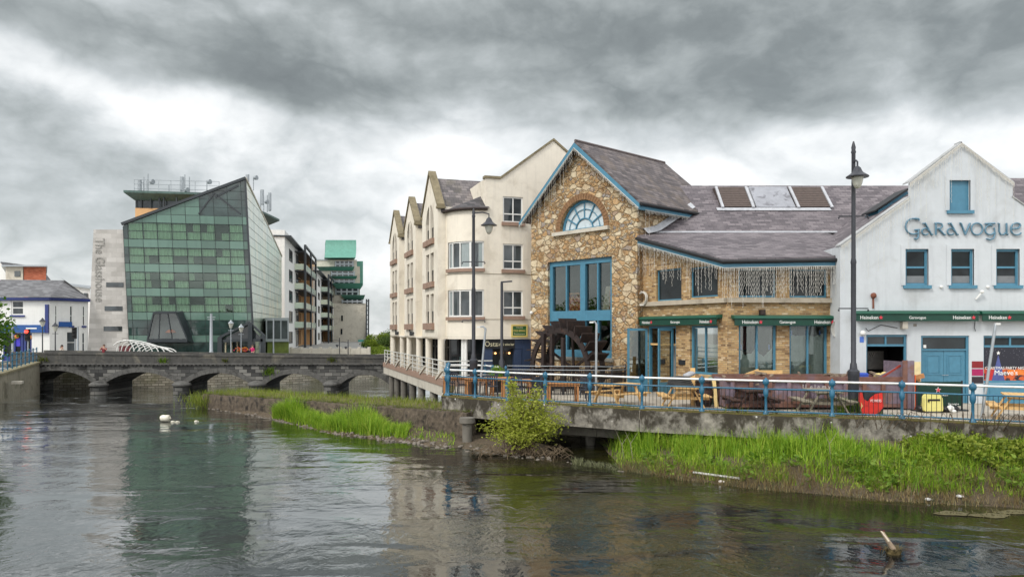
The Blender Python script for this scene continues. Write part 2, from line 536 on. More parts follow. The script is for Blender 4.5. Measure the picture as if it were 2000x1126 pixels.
def wz(y): return 0.0 if y < 44 else (-.55 if y > 54 else -.55 * (y - 44) / 10)
mb = MB()
ys = [-40, 0, 12, 20, 28, 36, 44, 46, 48, 50, 52, 54, 60, 70, 100, 160, 320]
for i in range(len(ys) - 1):
    for xa, xb in ((-80, -30), (-30, 10), (10, 60)):
        mb.face([(xa, ys[i], wz(ys[i])), (xb, ys[i], wz(ys[i])), (xb, ys[i + 1], wz(ys[i + 1])), (xa, ys[i + 1], wz(ys[i + 1]))])
struct(mb.build('river', M['water']))

M['asphalt'] = pm('asphalt', (.06, .06, .062), .9, .2, 8, .2)
M['paving'] = pm('concrete paving', srgb(176, 168, 154), .9, .12, 3, .2, stain=srgb(120, 112, 98), stain_amt=.6, stain_sc=1.0)
M['mud'] = pm('river mud and litter', srgb(104, 92, 68), .95, .4, 5, .9, stain=srgb(66, 58, 36), stain_amt=.8, stain_sc=1.2)
M['gravel'] = pm('bank gravel', srgb(92, 80, 64), .95, .5, 14, 1.0, stain=srgb(60, 58, 32), stain_amt=.8, stain_sc=.9)

FAR = [(-52, 57.6), (-36.5, 61.5), (-26, 64.5), (-20, 68.5), (-14.5, 75), (-11.5, 84), (-11, 130)]
QUAY = [(-24, -40), (-25, 25), (-32, 46), (-35.9, 56.0), (-40, 56.5)]
mb = MB()
outline = QUAY + FAR + [(-11, 420), (-420, 420), (-420, -40)]
pts = [V(a, b, 1.5) for a, b in outline]
mb.mesh(pts, [tuple(t) for t in tessellate_polygon([pts])])
struct(mb.build('ground', pm('far ground paving', srgb(150, 148, 142), .9, .1, .7)))
# road over the bridge approach
mb = MB()
mb.face([(-60, 57.2, 1.505), (-36.2, 56.9, 1.505), (-36.2, 60.6, 1.505), (-60, 61.2, 1.505)])
struct(mb.build('road', M['asphalt']))

M['rubble_lit'] = brickm('far wall stone paled as if lit', (.97, .2, 0), (0, 0, 1), [(.1, srgb(150, 144, 128)), (.5, srgb(186, 178, 160)), (.9, srgb(214, 206, 186))], srgb(96, 90, 74), .55, .22, .02, .95, .8, srgb(104, 104, 62), .6, .6)  # stone colour raised so the wall looks lit despite the bridge's shadow
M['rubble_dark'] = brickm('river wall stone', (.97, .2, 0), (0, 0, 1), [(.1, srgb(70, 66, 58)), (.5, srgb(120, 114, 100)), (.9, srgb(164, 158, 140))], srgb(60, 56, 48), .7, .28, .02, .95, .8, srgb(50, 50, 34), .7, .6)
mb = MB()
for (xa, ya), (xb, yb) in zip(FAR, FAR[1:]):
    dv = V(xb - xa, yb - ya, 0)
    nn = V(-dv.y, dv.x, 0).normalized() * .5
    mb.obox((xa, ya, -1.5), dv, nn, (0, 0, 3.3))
tag(mb.build('river_wall', M['rubble_lit']), 'rough stone embankment wall seen through the bridge arches', 'wall')

# quay wall on the left bank with its sloping coping
M['quay'] = pm('stained quay concrete', srgb(152, 146, 128), .9, .15, 3, .4, stain=srgb(92, 88, 66), stain_amt=.7, streak=.5)
mb = MB()
qa, qb = V(-25, 25, 0), V(-32.0, 46, 0)
qc = V(-36.0, 56.0, 0)
def qwall(a, b, za, zb, t0, t1, o):
    dv = b - a
    nn = V(dv.y, -dv.x, 0).normalized()
    p = [a - nn * t0, a + nn * t1, b + nn * t1, b - nn * t0]
    vs = [V(q.x, q.y, -1.4 if o is None else z_ - o) for q, z_ in zip(p, (za, za, zb, zb))] + [V(q.x, q.y, z_) for q, z_ in zip(p, (za, za, zb, zb))]
    return mb.mesh(vs, [(0, 1, 2, 3), (4, 5, 6, 7), (0, 1, 5, 4), (1, 2, 6, 5), (2, 3, 7, 6), (3, 0, 4, 7)])
qwall(qa, qb, 1.35, 1.52, .3, .12, None)
qwall(qb, qc, 1.52, 1.82, .3, .12, None)
root = thing('quay_wall', (-32, 46, 0), 'pale streaked concrete quay wall left of the stone bridge', 'wall')
mb.build('wall', M['quay'], root)
mb = MB()
qwall(qa, qb, 1.66, 1.68, .36, .2, .14)
qwall(qb, qc, 1.68, 1.97, .36, .2, .14)
mb.build('coping', pm('mossy coping', srgb(140, 132, 104), .9, .2, 4, .4, stain=srgb(96, 100, 48), stain_amt=.7), root)
mb = MB()
mb.box(-.34, .34, -.25, .2, 0, .3)
pip = MB(); pip.obox((-31.95, 47.0, .92), (-.25, .6, 0), (.55, .2, 0), (0, 0, .16)); pip.build('outfall', M['conc_pale'], root)

# ---- promenade edge, shoreline and bank
EDGE = [(-2.61, 30.3), (-1.465, 29.3), (-.16, 28.2), (1.23, 27.2), (2.79, 26.4), (4.46, 25.3), (6.31, 24.5), (8.16, 23.7), (10.03, 23.1), (11.9, 22.5), (13.5, 21.6), (15.3, 20.7), (17.1, 19.8)]
SHORE = [(-20, 43.2), (-17.8, 41.6), (-14.2, 38.6), (-11.4, 35.6), (-7.65, 31.0), (-4.36, 28.6), (-2.6, 27.1), (-1.27, 26.3), (0, 25.3), (1.7, 24.2), (3.36, 22.9), (4.92, 21.5), (6.25, 20.4), (8.1, 19.6), (9.65, 18.8), (11.4, 18.3), (12.7, 18.0), (16, 16.4), (20, 14.5)]
W0, W1 = V(-17.6, 41.9, 0), V(-1.75, 28.75, 0)
def interp(tab, x):
    for (xa, ya), (xb, yb) in zip(tab, tab[1:]):
        if x <= xb:
            k = max(0, (x - xa) / (xb - xa))
            return ya + (yb - ya) * k
    return tab[-1][1]
def wall_y(x): return W0.y + (W1.y - W0.y) * (x - W0.x) / (W1.x - W0.x)
def inner_y(x):
    if x < -2.2: return wall_y(x)
    return interp(EDGE + [(24, 16.4)], x) + .1
ZIN = [(-20, -.15), (-16, .0), (-12, .22), (-5, .38), (-2, .24), (-.5, .22), (1.1, .12), (1.7, -.12), (3.2, -.12), (3.7, .14), (4.2, .34), (5, .45), (8, .78), (10, 1.05), (13, 1.22), (24, 1.4)]
def hash2(x, y):
    s = math.sin(x * 12.9898 + y * 78.233) * 43758.5453
    return s - math.floor(s)
from mathutils import noise as mnoise
def bank_z(x, t):
    zi = interp(ZIN, x)
    tt = max(0, min(1, t))
    z = -.10 + (zi + .10) * (tt ** .75)
    if t < 0: z = -.10 + t * 1.6
    return z + .09 * mnoise.noise(V(x * 1.1, t * 4, 3)) * min(1, max(0, t + .2) * 3) + .04 * mnoise.noise(V(x * 4, t * 13, 9))
def bank_p(x, t):
    ya, yb = interp(SHORE, x), inner_y(x)
    return V(x, ya + (yb - ya) * t, bank_z(x, t))
mb = MB()
xs = [-19 + i * .22 for i in range(int(41 / .22))]
ts = [-.35, -.18, -.06, .0, .08, .18, .3, .45, .6, .8, 1.0, 1.35, 2.2]
vs, fs = [], []
for x in xs:
    for t_ in ts:
        p = bank_p(x, t_ if x > -2 or t_ <= 1 else 1.0)
        vs.append(p)
nt_ = len(ts)
for i in range(len(xs) - 1):
    for j in range(nt_ - 1):
        fs.append((i * nt_ + j, (i + 1) * nt_ + j, (i + 1) * nt_ + j + 1, i * nt_ + j + 1))
mb.mesh(vs, fs)
struct(mb.build('riverbank', M['gravel'], smooth=60))

# low stone wall with the grassy spit behind it
M['spit_wall'] = pm('lichened wall stone', srgb(88, 78, 66), .95, .6, 5.5, 1.0, stain=srgb(30, 26, 21), stain_amt=.95, stain_sc=2.2)
wd = (W1 - W0).normalized()
wn = V(-wd.y, wd.x, 0)
L_ = (W1 - W0).length
mb = MB()
N_ = 150
vs, fs = [], []
for i in range(N_ + 1):
    s_ = L_ * i / N_
    zt = .74 + .42 * s_ / L_ + .05 * mnoise.noise(V(s_ * 1.3, 0, 5))
    p = W0 + wd * s_
    o_ = .09 * mnoise.noise(V(s_ * 2.4, 4, 1)) + .05 * mnoise.noise(V(s_ * 7, 2, 1))
    for off, z in ((-.12 + o_, -.5), (-.05 + o_, .25), (o_, zt - .04), (.06 + o_, zt), (.5, zt + .02), (.55, -.5)):
        q = p + wn * off
        vs.append(V(q.x, q.y, z + .02 * mnoise.noise(V(s_ * 5, off * 9, 2))))
for i in range(N_):
    for j in range(5):
        fs.append((i * 6 + j, (i + 1) * 6 + j, (i + 1) * 6 + j + 1, i * 6 + j + 1))
fs += [(0, 1, 2, 3, 4, 5), tuple(N_ * 6 + k for k in range(6))]
mb.mesh(vs, fs)
tag(mb.build('stone_wall', M['spit_wall'], smooth=50), 'low dark lichened stone wall running out into the river', 'wall')
def spit_p(s_, k):
    p = W0 + wd * s_ + wn * (.5 + 3.6 * k)
    z = .72 + .40 * s_ / L_ + .06 * mnoise.noise(V(s_, k * 3, 1))
    if k > .75: z -= (k - .75) * 5.5
    return V(p.x, p.y, z)
mb = MB()
ks = [0, .2, .4, .6, .75, .88, 1.05]
vs = [spit_p(L_ * i / N_, k) for i in range(N_ + 6) for k in ks]
n_ = len(ks)
mb.mesh(vs, [(i * n_ + j, (i + 1) * n_ + j, (i + 1) * n_ + j + 1, i * n_ + j + 1) for i in range(N_ + 5) for j in range(n_ - 1)] + [tuple(range(n_))])
struct(mb.build('spit', M['mud'], smooth=60))

# promenade slab, its edge beam, supports and the wall in the void beneath
ed = [V(a, b, 0) for a, b in EDGE]
outl = [p + V(-.10, -.22, 0) for p in ed] + [V(30, 14, 0), V(60, 14, 0), V(60, 62, 0), V(-1.5, 62, 0), V(-1.5, 42.2, 0), V(-3.15, 36.4, 0)]
mb = MB()
mb.prism([V(p.x, p.y, DECK - .30) for p in outl], (0, 0, .30))
struct(mb.build('promenade', M['paving']))
m, t, b = newmat('mossy beam concrete')
p = t.n('NewGeometry').outputs['Position']
z_ = t.n('SeparateXYZ', {0: p}).outputs[2]
c = t.ramp(t.noise(p, 4, 7, .65), [(.3, srgb(96, 92, 85)), (.55, srgb(140, 135, 125)), (.75, srgb(172, 166, 154))])
runs = t.noise(t.n('Mapping', {'Vector': p, 'Scale': (1.25, 1.25, .9)}).outputs[0], 1.3, 9, .68, .3)
dep = t.math('MULTIPLY', t.math('SUBTRACT', z_, DECK - .40), .26)
c = t.mix(t.math('MULTIPLY', t.step(t.math('ADD', runs, dep), .47, .62), .92), c, srgb(46, 40, 28))
c = t.mix(t.math('MULTIPLY', t.step(t.noise(p, 1.1, 5, .6), .55, .68), .75), c, srgb(58, 54, 46))
c = t.mix(t.step(t.math('ADD', t.math('MULTIPLY', t.noise(p, 3.5, 5, .6), .12), z_), DECK + .055, DECK + .085), c, srgb(92, 84, 38))
spot = t.n('TexVoronoi', {'Vector': p, 'Scale': 2.2}, feature='F1').outputs['Distance']
c = t.mix(t.math('SUBTRACT', 1.0, t.step(spot, .05, .09)), c, srgb(214, 212, 206))
t.link(c, b.inputs['Base Color']); b.inputs['Roughness'].default_value = .95
bn = t.n('Bump', {'Strength': .8, 'Distance': .03, 'Height': t.noise(p, 12, 6, .65)}); t.link(bn.outputs[0], b.inputs['Normal'])
M['beam'] = m
M['beam_low'] = pm('lower beam concrete', srgb(112, 108, 100), .95, .2, 3, .5, stain=srgb(52, 48, 40), stain_amt=.8)
mb = MB()
b2 = MB()
for p, q in zip(ed, ed[1:]):
    dv = (q - p)
    nn = V(dv.y, -dv.x, 0).normalized()
    a0 = p + nn * .26 - dv.normalized() * .02
    mb.obox((a0.x, a0.y, DECK - .72), dv * 1.01, -nn * .5, (0, 0, .755))
    a1 = p - nn * .55
    if p.x > .5: b2.obox((a1.x, a1.y, .5), dv * 1.02, -nn * .35, (0, 0, .45))
lp = ed[0] + V(-.26, -.15, 0)
mb.obox((lp.x, lp.y, DECK - .72), (-.3, 6.1, 0), (.4, .02, 0), (0, 0, .75))
root = thing('deck_edge', (4, 25, 0), 'stained mossy concrete edge beam under the blue railing', 'concrete beam')
mb.build('beam', M['beam'], root)
b2.build('lower_beam', M['beam_low'], root)
for x, y in ((-1.72, 28.35), (3.0, 28.2), (6.4, 26.6)):
    c = MB()
    c.lathe((x, y, -.4), [(.19, 0), (.19, 1.2), (.3, 1.22), (.3, 1.42)], 14)
    c.build('pier', M['beam_low'], root, smooth=40)
c = MB(); c.lathe((10.75, 22.3, -.2), [(.15, 0), (.15, .8)], 10); c.build('outfall_pipe', M['conc_pale'], root, smooth=40)
mb = MB()
back = [p + V(.6, 3.4, 0) for p in ed]
for p, q in zip(back, back[1:]):
    mb.obox((p.x, p.y, -.8), q - p, (.1, .5, 0), (0, 0, 2.1))
mb.obox((-2.1, 33.5, -.8), (1.2, 9, 0), (-.4, .1, 0), (0, 0, 2.1))
mb.obox((-1.2, 42.2, -.8), (-4.2, 14, 0), (.5, .1, 0), (0, 0, 2.1))
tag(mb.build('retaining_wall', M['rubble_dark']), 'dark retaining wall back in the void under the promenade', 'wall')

# ---------------------------------------------------------------- stone arch bridge
BR = Fr((-36.3, 55.98), (28.0, 1.0))
bu = BR.u
M['ashlar'] = brickm('bridge stone', tuple(bu), (0, 0, 1), [(.1, srgb(50, 50, 50)), (.5, srgb(88, 88, 86)), (.9, srgb(146, 144, 138))], srgb(40, 39, 37), .62, .27, .014, .9, .8, srgb(30, 30, 28), .9, .7)
M['voussoir'] = pm('arch ring stone', srgb(96, 95, 92), .9, .3, 4, .6, stain=srgb(40, 39, 36), stain_amt=.7, stain_sc=1.5)
M['parapet'] = pm('parapet stone', srgb(76, 75, 72), .92, .3, 3, .6, stain=srgb(140, 134, 118), stain_amt=.5, stain_sc=.8, streak=.45)
root = thing('stone_bridge', BR.P(14, 0), 'grey stone bridge of five low arches across the river', 'bridge')
LEN = 28.3
arches = [(35, 183, 723, 748), (202, 348, 726, 750), (361, 490, 727.5, 751), (514, 637, 729, 753), (660, 764, 731, 755)]
def ptop(a): return 2.68 - .40 * a / 28
bot = []
rings = []
for p0, p1, yc, ysp in arches:
    a0, a1 = BR.a(p0), BR.a(p1)
    zc_ = BR.z((p0 + p1) / 2, yc)
    zs_ = BR.z((p0 + p1) / 2, ysp)
    rise = zc_ - zs_
    h = (a1 - a0) / 2
    rad = (h * h + rise * rise) / (2 * rise)
    th = math.asin(h / rad)
    arc = []
    for i in range(19):
        an = -th + 2 * th * i / 18
        arc.append(((a0 + a1) / 2 + rad * math.sin(an), zs_ + rad * math.cos(an) - (rad - rise)))
    rings.append((arc, (a0 + a1) / 2, zs_ - (rad - rise), rad))
    bot += [(a0, -1.6)] + arc + [(a1, -1.6)]
face = [(-.2 + BR.a(20), -1.6)] + bot + [(LEN, -1.6), (LEN, 1.70), (BR.a(20) - .2, 1.78)]
mb = MB()
for dd in (0, -4.6):
    BR.wall(mb, face, (), 0, dd)
for arc, _, _, _ in rings:
    pp = [(arc[0][0], -1.6)] + arc + [(arc[-1][0], -1.6)]
    for (xa, za), (xb, zb) in zip(pp, pp[1:]):
        mb.face([BR.P(xa, za, 0), BR.P(xb, zb, 0), BR.P(xb, zb, -4.6), BR.P(xa, za, -4.6)])
mb.face([BR.P(LEN, -1.6), BR.P(LEN, 1.7), BR.P(LEN, 1.7, -4.6), BR.P(LEN, -1.6, -4.6)])
mb.build('spandrel_wall', M['ashlar'], root)
mb = MB()
BR.box(mb, -1, LEN, 1.40, 1.55, -4.3, -.3)
mb.build('roadway', M['asphalt'], root)
for arc, cx, cz, rad in rings:
    mb = MB()
    for (xa, za), (xb, zb) in zip(arc, arc[1:]):
        o0 = (cx + (xa - cx) * (rad + .36) / rad, cz + (za - cz) * (rad + .36) / rad)
        o1 = (cx + (xb - cx) * (rad + .36) / rad, cz + (zb - cz) * (rad + .36) / rad)
        g = .006
        mb.prism([BR.P(xa + g, za, -.02), BR.P(xb - g, zb, -.02), BR.P(o1[0] - g, o1[1], -.02), BR.P(o0[0] + g, o0[1], -.02)], BR.n * .07)
    mb.build('arch_ring', M['voussoir'], root)
for side, d0, d1 in (('front', -.32, .02), ('back', -4.6, -4.28)):
    mb = MB()
    a0 = BR.a(20)
    for i in range(14):
        x0, x1 = a0 + (LEN - a0) * i / 14, a0 + (LEN - a0) * (i + 1) / 14
        vs = [BR.P(x0, 1.72, d1), BR.P(x1 - .01, 1.72, d1), BR.P(x1 - .01, 1.72, d0), BR.P(x0, 1.72, d0)]
        vt = [BR.P(x0, ptop(x0) - .14, d1), BR.P(x1 - .01, ptop(x1) - .14, d1), BR.P(x1 - .01, ptop(x1) - .14, d0), BR.P(x0, ptop(x0) - .14, d0)]
        mb.mesh(vs + vt, [(0, 1, 2, 3), (4, 5, 6, 7), (0, 1, 5, 4), (1, 2, 6, 5), (2, 3, 7, 6), (3, 0, 4, 7)])
    pw = mb.build('parapet', M['parapet'], root)
    mb = MB()
    mb.obox(BR.P(a0, ptop(a0) - .14, d0 - .05), BR.u * (LEN - a0) + V(0, 0, ptop(LEN) - ptop(a0)), BR.n * (d1 - d0 + .1), V(0, 0, .14))
    mb.build('coping', M['parapet'], pw)
mb = MB()
a0 = BR.a(20)
mb.obox(BR.P(a0, 1.74, -.1), BR.u * (LEN - a0) + V(0, 0, -.04), BR.n * .24, V(0, 0, .10))
for i in range(95):
    x = a0 + (LEN - a0) * (i + .5) / 95
    BR.box(mb, x - .075, x + .075, 1.63, 1.73, -.05, .10)
mb.build('string_course', M['voussoir'], root)
for px in (193, 355, 502, 648):
    a = BR.a(px)
    c = BR.P(a, 0, .0)
    mb = MB()
    mb.lathe((c.x, c.y, -1.6), [(.62, 0), (.60, 1.72)], 14)
    cw = mb.build('cutwater', M['ashlar'], root, smooth=40)
    mb = MB()
    mb.lathe((c.x, c.y, .12), [(.70, 0), (.70, .12), (.55, .25), (.25, .36), (.02, .40)], 14)
    mb.build('cap', M['voussoir'], cw, smooth=40)

# ---------------------------------------------------------------- cream apartment house with gabled bays and round corner
FC = Fr((-9.07, 54.9), (.308, -.951))
cu_, cn_ = tuple(FC.u), tuple(FC.n)
M['slate_cream'] = brickm('cream house slates', cn_, (0, 0, 1), [(.1, srgb(84, 80, 80)), (.5, srgb(112, 106, 106)), (.9, srgb(140, 132, 130))], srgb(64, 60, 60), .32, .17, .008, .7, .5, srgb(92, 88, 72), .6, .8)
M['coping'] = pm('lichen coping', srgb(128, 118, 94), .9, .25, 4, .4, stain=srgb(96, 88, 62), stain_amt=.7, stain_sc=2)
M['shopglass'] = glassm('dark shop glass', (.03, .036, .038), .5, .04, opaque=True)
cream = thing('apartment_house', FC.P(8, DECK), 'cream rendered apartment house with three gabled bays and a round corner turret', 'apartment house')
A_ = V(-3.51, 39.14, 0)
C_ = V(-1.89, 39.66, 0)
RT = 1.7
def tur(phi, z, r=RT):
    an = R(197.95 + phi)
    return V(C_.x + r * math.cos(an), C_.y + r * math.sin(an), z)
B_ = tur(90, 0)
FT = Fr((B_.x, B_.y), (.951, .308))
ZB, ZE = 3.9, 10.9
bays = [(0.0, 4.1, 12.75), (6.3, 10.3, 12.65), (12.4, 16.75, 13.0)]
shell = MB()
sills = []
for s0, s1, za in bays:
    mid = (s0 + s1) / 2
    hol = []
    for zb, zt in ((4.75, 6.35), (7.0, 8.6)):
        hol += [rect(mid - 1.05, mid - .17, zb, zt), rect(mid + .17, mid + 1.05, zb, zt)]
    def arc_half(sg):
        pts = []
        for i in range(9):
            x = .17 + .9 * i / 8
            pts.append((mid + sg * x, 9.95 + 1.35 * math.sqrt(max(0, 1 - (x / 1.12) ** 2))))
        return pts
    lf, rt = arc_half(-1), arc_half(1)
    hol += [[(mid - 1.07, 9.35)] + lf[::-1] + [(mid - .17, 9.35)], [(mid + .17, 9.35)] + rt + [(mid + 1.07, 9.35)]]
    FC.wall(shell, [(s0, ZB), (s1, ZB), (s1, ZE), (mid, za), (s0, ZE)], hol, .55)
    for s in (s0, s1):
        shell.face([FC.P(s, ZB, 0), FC.P(s, ZB, -1), FC.P(s, ZE, -1), FC.P(s, ZE, 0)])
    # gable roofs running back
rec = []
for (a0, a1) in ((4.1, 6.3), (10.3, 12.4)):
    FC.wall(shell, rect(a0, a1, ZB, 10.8), [rect(a0 + .7, a0 + 1.2, zb, zb + 1.3) for zb in (5.0, 7.2)], .2, -.9)
shell.face([FC.P(0, DECK), FC.P(0, DECK, -9), FC.P(0, 10.8, -9), FC.P(0, ZE, 0)])
# turret wall in rings of cells with the two bowed windows left open
phis = [0, 4, 8, 12, 18, 24, 30, 36, 42, 48, 54, 60, 66, 72, 78, 84, 87, 90]
zs_ = [4.0, 5.05, 6.45, 7.55, 8.95, 10.6]
for i in range(len(phis) - 1):
    for j in range(5):
        if j in (1, 3) and phis[i] >= 12 and phis[i + 1] <= 87: continue
        p, q, za, zb = phis[i], phis[i + 1], zs_[j], zs_[j + 1]
        shell.face([tur(p, za), tur(q, za), tur(q, zb), tur(p, zb)])
A0 = FC.P(16.75, 0, 0)
shell.face([V(A0.x, A0.y, ZB), V(*(tur(0, ZB))), tur(0, 10.7), V(A0.x, A0.y, ZE)])
# tall gable facing the promenade
gw = [(.94, 2.04, 9.98, 11.32), (.94, 2.04, 7.52, 8.86), (.94, 2.04, 5.10, 6.43)]
FT.wall(shell, [(0, 4.0), (7.5, 4.0), (7.5, 12.2), (6.66, 12.2), (3.75, 14.42), (.8, 12.2), (0, 12.2)], [rect(*g) for g in gw], .14)
shell.face([FT.P(0, 4.0), FT.P(0, 4.0, -9), FT.P(0, 12.2, -9), FT.P(0, 12.2)])
shell.face([FT.P(7.5, DECK), FT.P(7.5, DECK, -9), FT.P(7.5, 12.2, -9), FT.P(7.5, 12.2)])
# underside of the first floor
foot = [FC.P(0, ZB), FC.P(16.75, ZB)] + [tur(p, ZB) for p in phis] + [FT.P(7.5, ZB), FT.P(7.5, ZB, -9), FC.P(0, ZB, -9)]
shell.prism(foot, (0, 0, .09))
shell.build('wall', M['cream'], cream)
for s0, s1, za in bays:
    mid = (s0 + s1) / 2
    mb = MB()
    for sa in (s0 - .05, s1 + .05):
        e0, r0 = FC.P(sa, ZE - .32, -.16), FC.P(mid, za - .32, -.16)
        mb.prism([e0, r0, r0 + V(0, 0, .14), e0 + V(0, 0, .14)], FC.n * -7.5)
    mb.build('roof', M['slate_cream'], cream)
    mb = MB()
    for sa in (s0 - .08, s1 + .08):
        e0, r0 = FC.P(sa, ZE - .02, .08), FC.P(mid, za + .06, .08)
        mb.prism([e0, r0, r0 + V(0, 0, .16), e0 + V(0, 0, .16)], FC.n * -.42)
        FC.box(mb, sa - .16, sa + .16, ZE - .12, ZE + .02, -.36, .1)
    mb.build('coping', M['coping'], cream)
    g = MB(); g.bar(FC.P(s1 + .16, ZE - .42, -.5), FC.P(s1 + .16, ZE - .42, -2.4), .12); g.build('gutter', M['wheel'], cream)
    for zb, zt, hh in ((4.75, 6.35, .36), (7.0, 8.6, .3), (9.35, 11.3, .3)):
        f = MB()
        for q in (-1, 1):
            x0, x1 = sorted((mid + q * .17, mid + q * 1.05))
            FC.box(f, x0, x1, zb, zt, -.62, -.56)
        o = f.build('balcony_door', M['win'], cream)
        b = MB()
        for q in (-1, 1):
            x0, x1 = sorted((mid + q * .20, mid + q * 1.02))
            FC.box(b, x0, x1, zb + .62, zb + .66, -.12, -.09)
            for k in range(6):
                xx = x0 + (x1 - x0) * k / 5
                FC.box(b, xx - .012, xx + .012, zb, zb + .62, -.115, -.095)
        b.build('balcony_rail', M['black'], cream)
        b = MB()
        FC.box(b, mid - 1.25, mid - .05, zb - hh, zb, -.05, .16)
        FC.box(b, mid + .05, mid + 1.25, zb - hh, zb, -.05, .16)
        b.build('sill', M['red_sill'], cream)
for a0 in (4.1, 10.3):
    for zb in (5.0, 7.2):
        g = MB(); FC.box(g, a0 + .7, a0 + 1.2, zb, zb + 1.3, -1.08, -1.04); g.build('window', M['win'], cream)
mb = MB()
e0, r0 = FC.P(0, 10.75, -.9), FC.P(0, 12.5, -5)
mb.prism([e0, r0, FC.P(0, 12.5, -6), FC.P(0, 10.75, -9)], FC.u * 16)
mb.build('roof', M['slate_cream'], cream)
# tall gable's roof and coping
mb = MB()
mb.prism([FT.P(.6, 12.0, -.3), FT.P(3.75, 14.28, -.3), FT.P(6.9, 12.0, -.3)], FT.n * -8.7)
mb.build('roof', M['slate_cream'], cream)
mb = MB()
for p, q in (((-.06, 12.2), (.8, 12.2)), ((.8, 12.2), (3.75, 14.42)), ((3.75, 14.42), (6.7, 12.2)), ((6.7, 12.2), (7.5, 12.2))):
    mb.prism([FT.P(p[0], p[1], .07), FT.P(q[0], q[1], .07), FT.P(q[0], q[1] + .13, .07), FT.P(p[0], p[1] + .13, .07)], FT.n * -.42)
mb.build('coping', M['coping'], cream)
for g in gw:
    window(FT, *g, cream, M['upvc'], M['win_mid'], d=-.13, fw=.075, cols=(.52,), rows=((.33, 0, 1),), sill=(M['red_sill'], .18, .12))
# bowed turret windows
for z0, z1 in ((7.55, 8.95), (5.05, 6.45)):
    f, g, s = MB(), MB(), MB()
    steps = [12 + 75 * i / 20 for i in range(21)]
    for p, q in zip(steps, steps[1:]):
        for zz, hh in ((z0, .08), (z1 - .08, .08)):
            vs = [tur(p, zz, RT - .14), tur(q, zz, RT - .14), tur(q, zz, RT - .05), tur(p, zz, RT - .05)]
            f.mesh(vs + [v + V(0, 0, hh) for v in vs], [(0, 1, 2, 3), (4, 5, 6, 7), (0, 1, 5, 4), (2, 3, 7, 6)])
        g.face([tur(p, z0, RT - .11), tur(q, z0, RT - .11), tur(q, z1, RT - .11), tur(p, z1, RT - .11)])
        vs = [tur(p - 1, z0 - .17, RT - .14), tur(q + 1, z0 - .17, RT - .14), tur(q + 1, z0 - .17, RT + .13), tur(p - 1, z0 - .17, RT + .13)]
        s.mesh(vs + [v + V(0, 0, .168) for v in vs], [(0, 1, 2, 3), (4, 5, 6, 7), (0, 1, 5, 4), (2, 3, 7, 6)])
    for ph, ww in ((13, .06), (25, .05), (43, .06), (63, .10), (86, .06)):
        a_, b_ = tur(ph, 0, RT - .15), tur(ph, 0, RT - .04)
        t_ = V(-(b_ - a_).y, (b_ - a_).x, 0).normalized() * ww
        f.obox(a_ - t_ / 2 + V(0, 0, z0), t_, b_ - a_, V(0, 0, z1 - z0))
    o = f.build('window', M['upvc'], cream)
    g.build('pane', M['win_mid'], o)
    c = MB()
    for pa, pb in ((16, 24), (45, 61), (78, 85)) if z0 > 7 else ((15, 20),):
        n = 8
        for i in range(n):
            p, q = pa + (pb - pa) * i / n, pa + (pb - pa) * (i + 1) / n
            c.face([tur(p, z0 + .08, RT - .10 + .015 * (i % 2)), tur(q, z0 + .08, RT - .10 + .015 * ((i + 1) % 2)), tur(q, z1 - .08, RT - .10 + .015 * ((i + 1) % 2)), tur(p, z1 - .08, RT - .10 + .015 * (i % 2))])
    c.build('curtain', pm('curtain behind glass', srgb(150, 160, 160), .6, .1, 4), o)
    s.build('sill', M['red_sill'], o)
# turret roof and gutter
mb = MB()
apx = V(-1.62, 39.0, 11.45)
ring = [tur(p, 10.66, RT + .14) for p in range(-6, 97, 6)]
for p, q in zip(ring, ring[1:]):
    mb.face([p, q, apx])
bk = V(-2.4, 40.6, 11.2)
mb.face([ring[0], apx, bk])
mb.build('turret_roof', brickm('turret slates', (.9, .4, 0), (0, 0, 1), [(.1, srgb(58, 56, 58)), (.5, srgb(78, 75, 77)), (.9, srgb(100, 96, 97))], srgb(44, 42, 44), .3, .13, .008, .7, .5), cream)
mb = MB()
mb.tube([tur(p, 10.6, RT + .14) for p in range(-4, 95, 6)], .075, 8)
mb.build('gutter', M['wheel'], cream, smooth=60)
mb = MB()
for z in (4.93, 7.28):
    pts = [tur(p, z, RT + .012) for p in range(0, 91, 6)] + [FT.P(4, z, .012)]
    mb.tube(pts, .014, 5)
mb.build('render_joint', pm('render joint', srgb(160, 150, 132), .9, .1), cream)
mb = MB()
dp = V(*tur(-1, 0, RT + .02))
mb.tube([V(dp.x, dp.y, 10.5), V(dp.x, dp.y, 4.0), V(dp.x - .12, dp.y - .1, 3.5), V(dp.x - .14, dp.y - .1, DECK)], .045, 8)
mb.build('downpipe', M['upvc'], cream, smooth=60)
# columns of the open ground floor and the glazed shop wall behind
for s in (.2, 4.3, 7.0, 10.4, 13.3, 16.6):
    c = FC.P(s, 0, -.22)
    mb = MB(); mb.lathe((c.x, c.y, DECK), [(.2, 0), (.2, ZB - DECK)], 16); mb.build('column', M['cream'], cream, smooth=40)
for ph in (44, 51):
    c = tur(ph, 0, RT - .28)
    mb = MB(); mb.lathe((c.x, c.y, DECK), [(.09, 0), (.09, 2.3)], 12); mb.build('column', M['upvc'], cream, smooth=40)
mb = MB(); FC.box(mb, .3, 16.4, DECK, ZB, -2.5, -2.4); mb.build('shop_window', M['shopglass'], cream)
mb = MB()
for i in range(14):
    s = .4 + i * 1.22
    FC.box(mb, s - .05, s + .05, DECK, ZB, -2.4, -2.3)
FC.box(mb, .3, 16.4, 3.2, 3.32, -2.39, -2.31)
mb.build('shop_frame', M['gutter'], cream)
FS2 = Fr(FT.P(-1.62, 0, -1.2)[:2], tuple(FT.u)[:2])
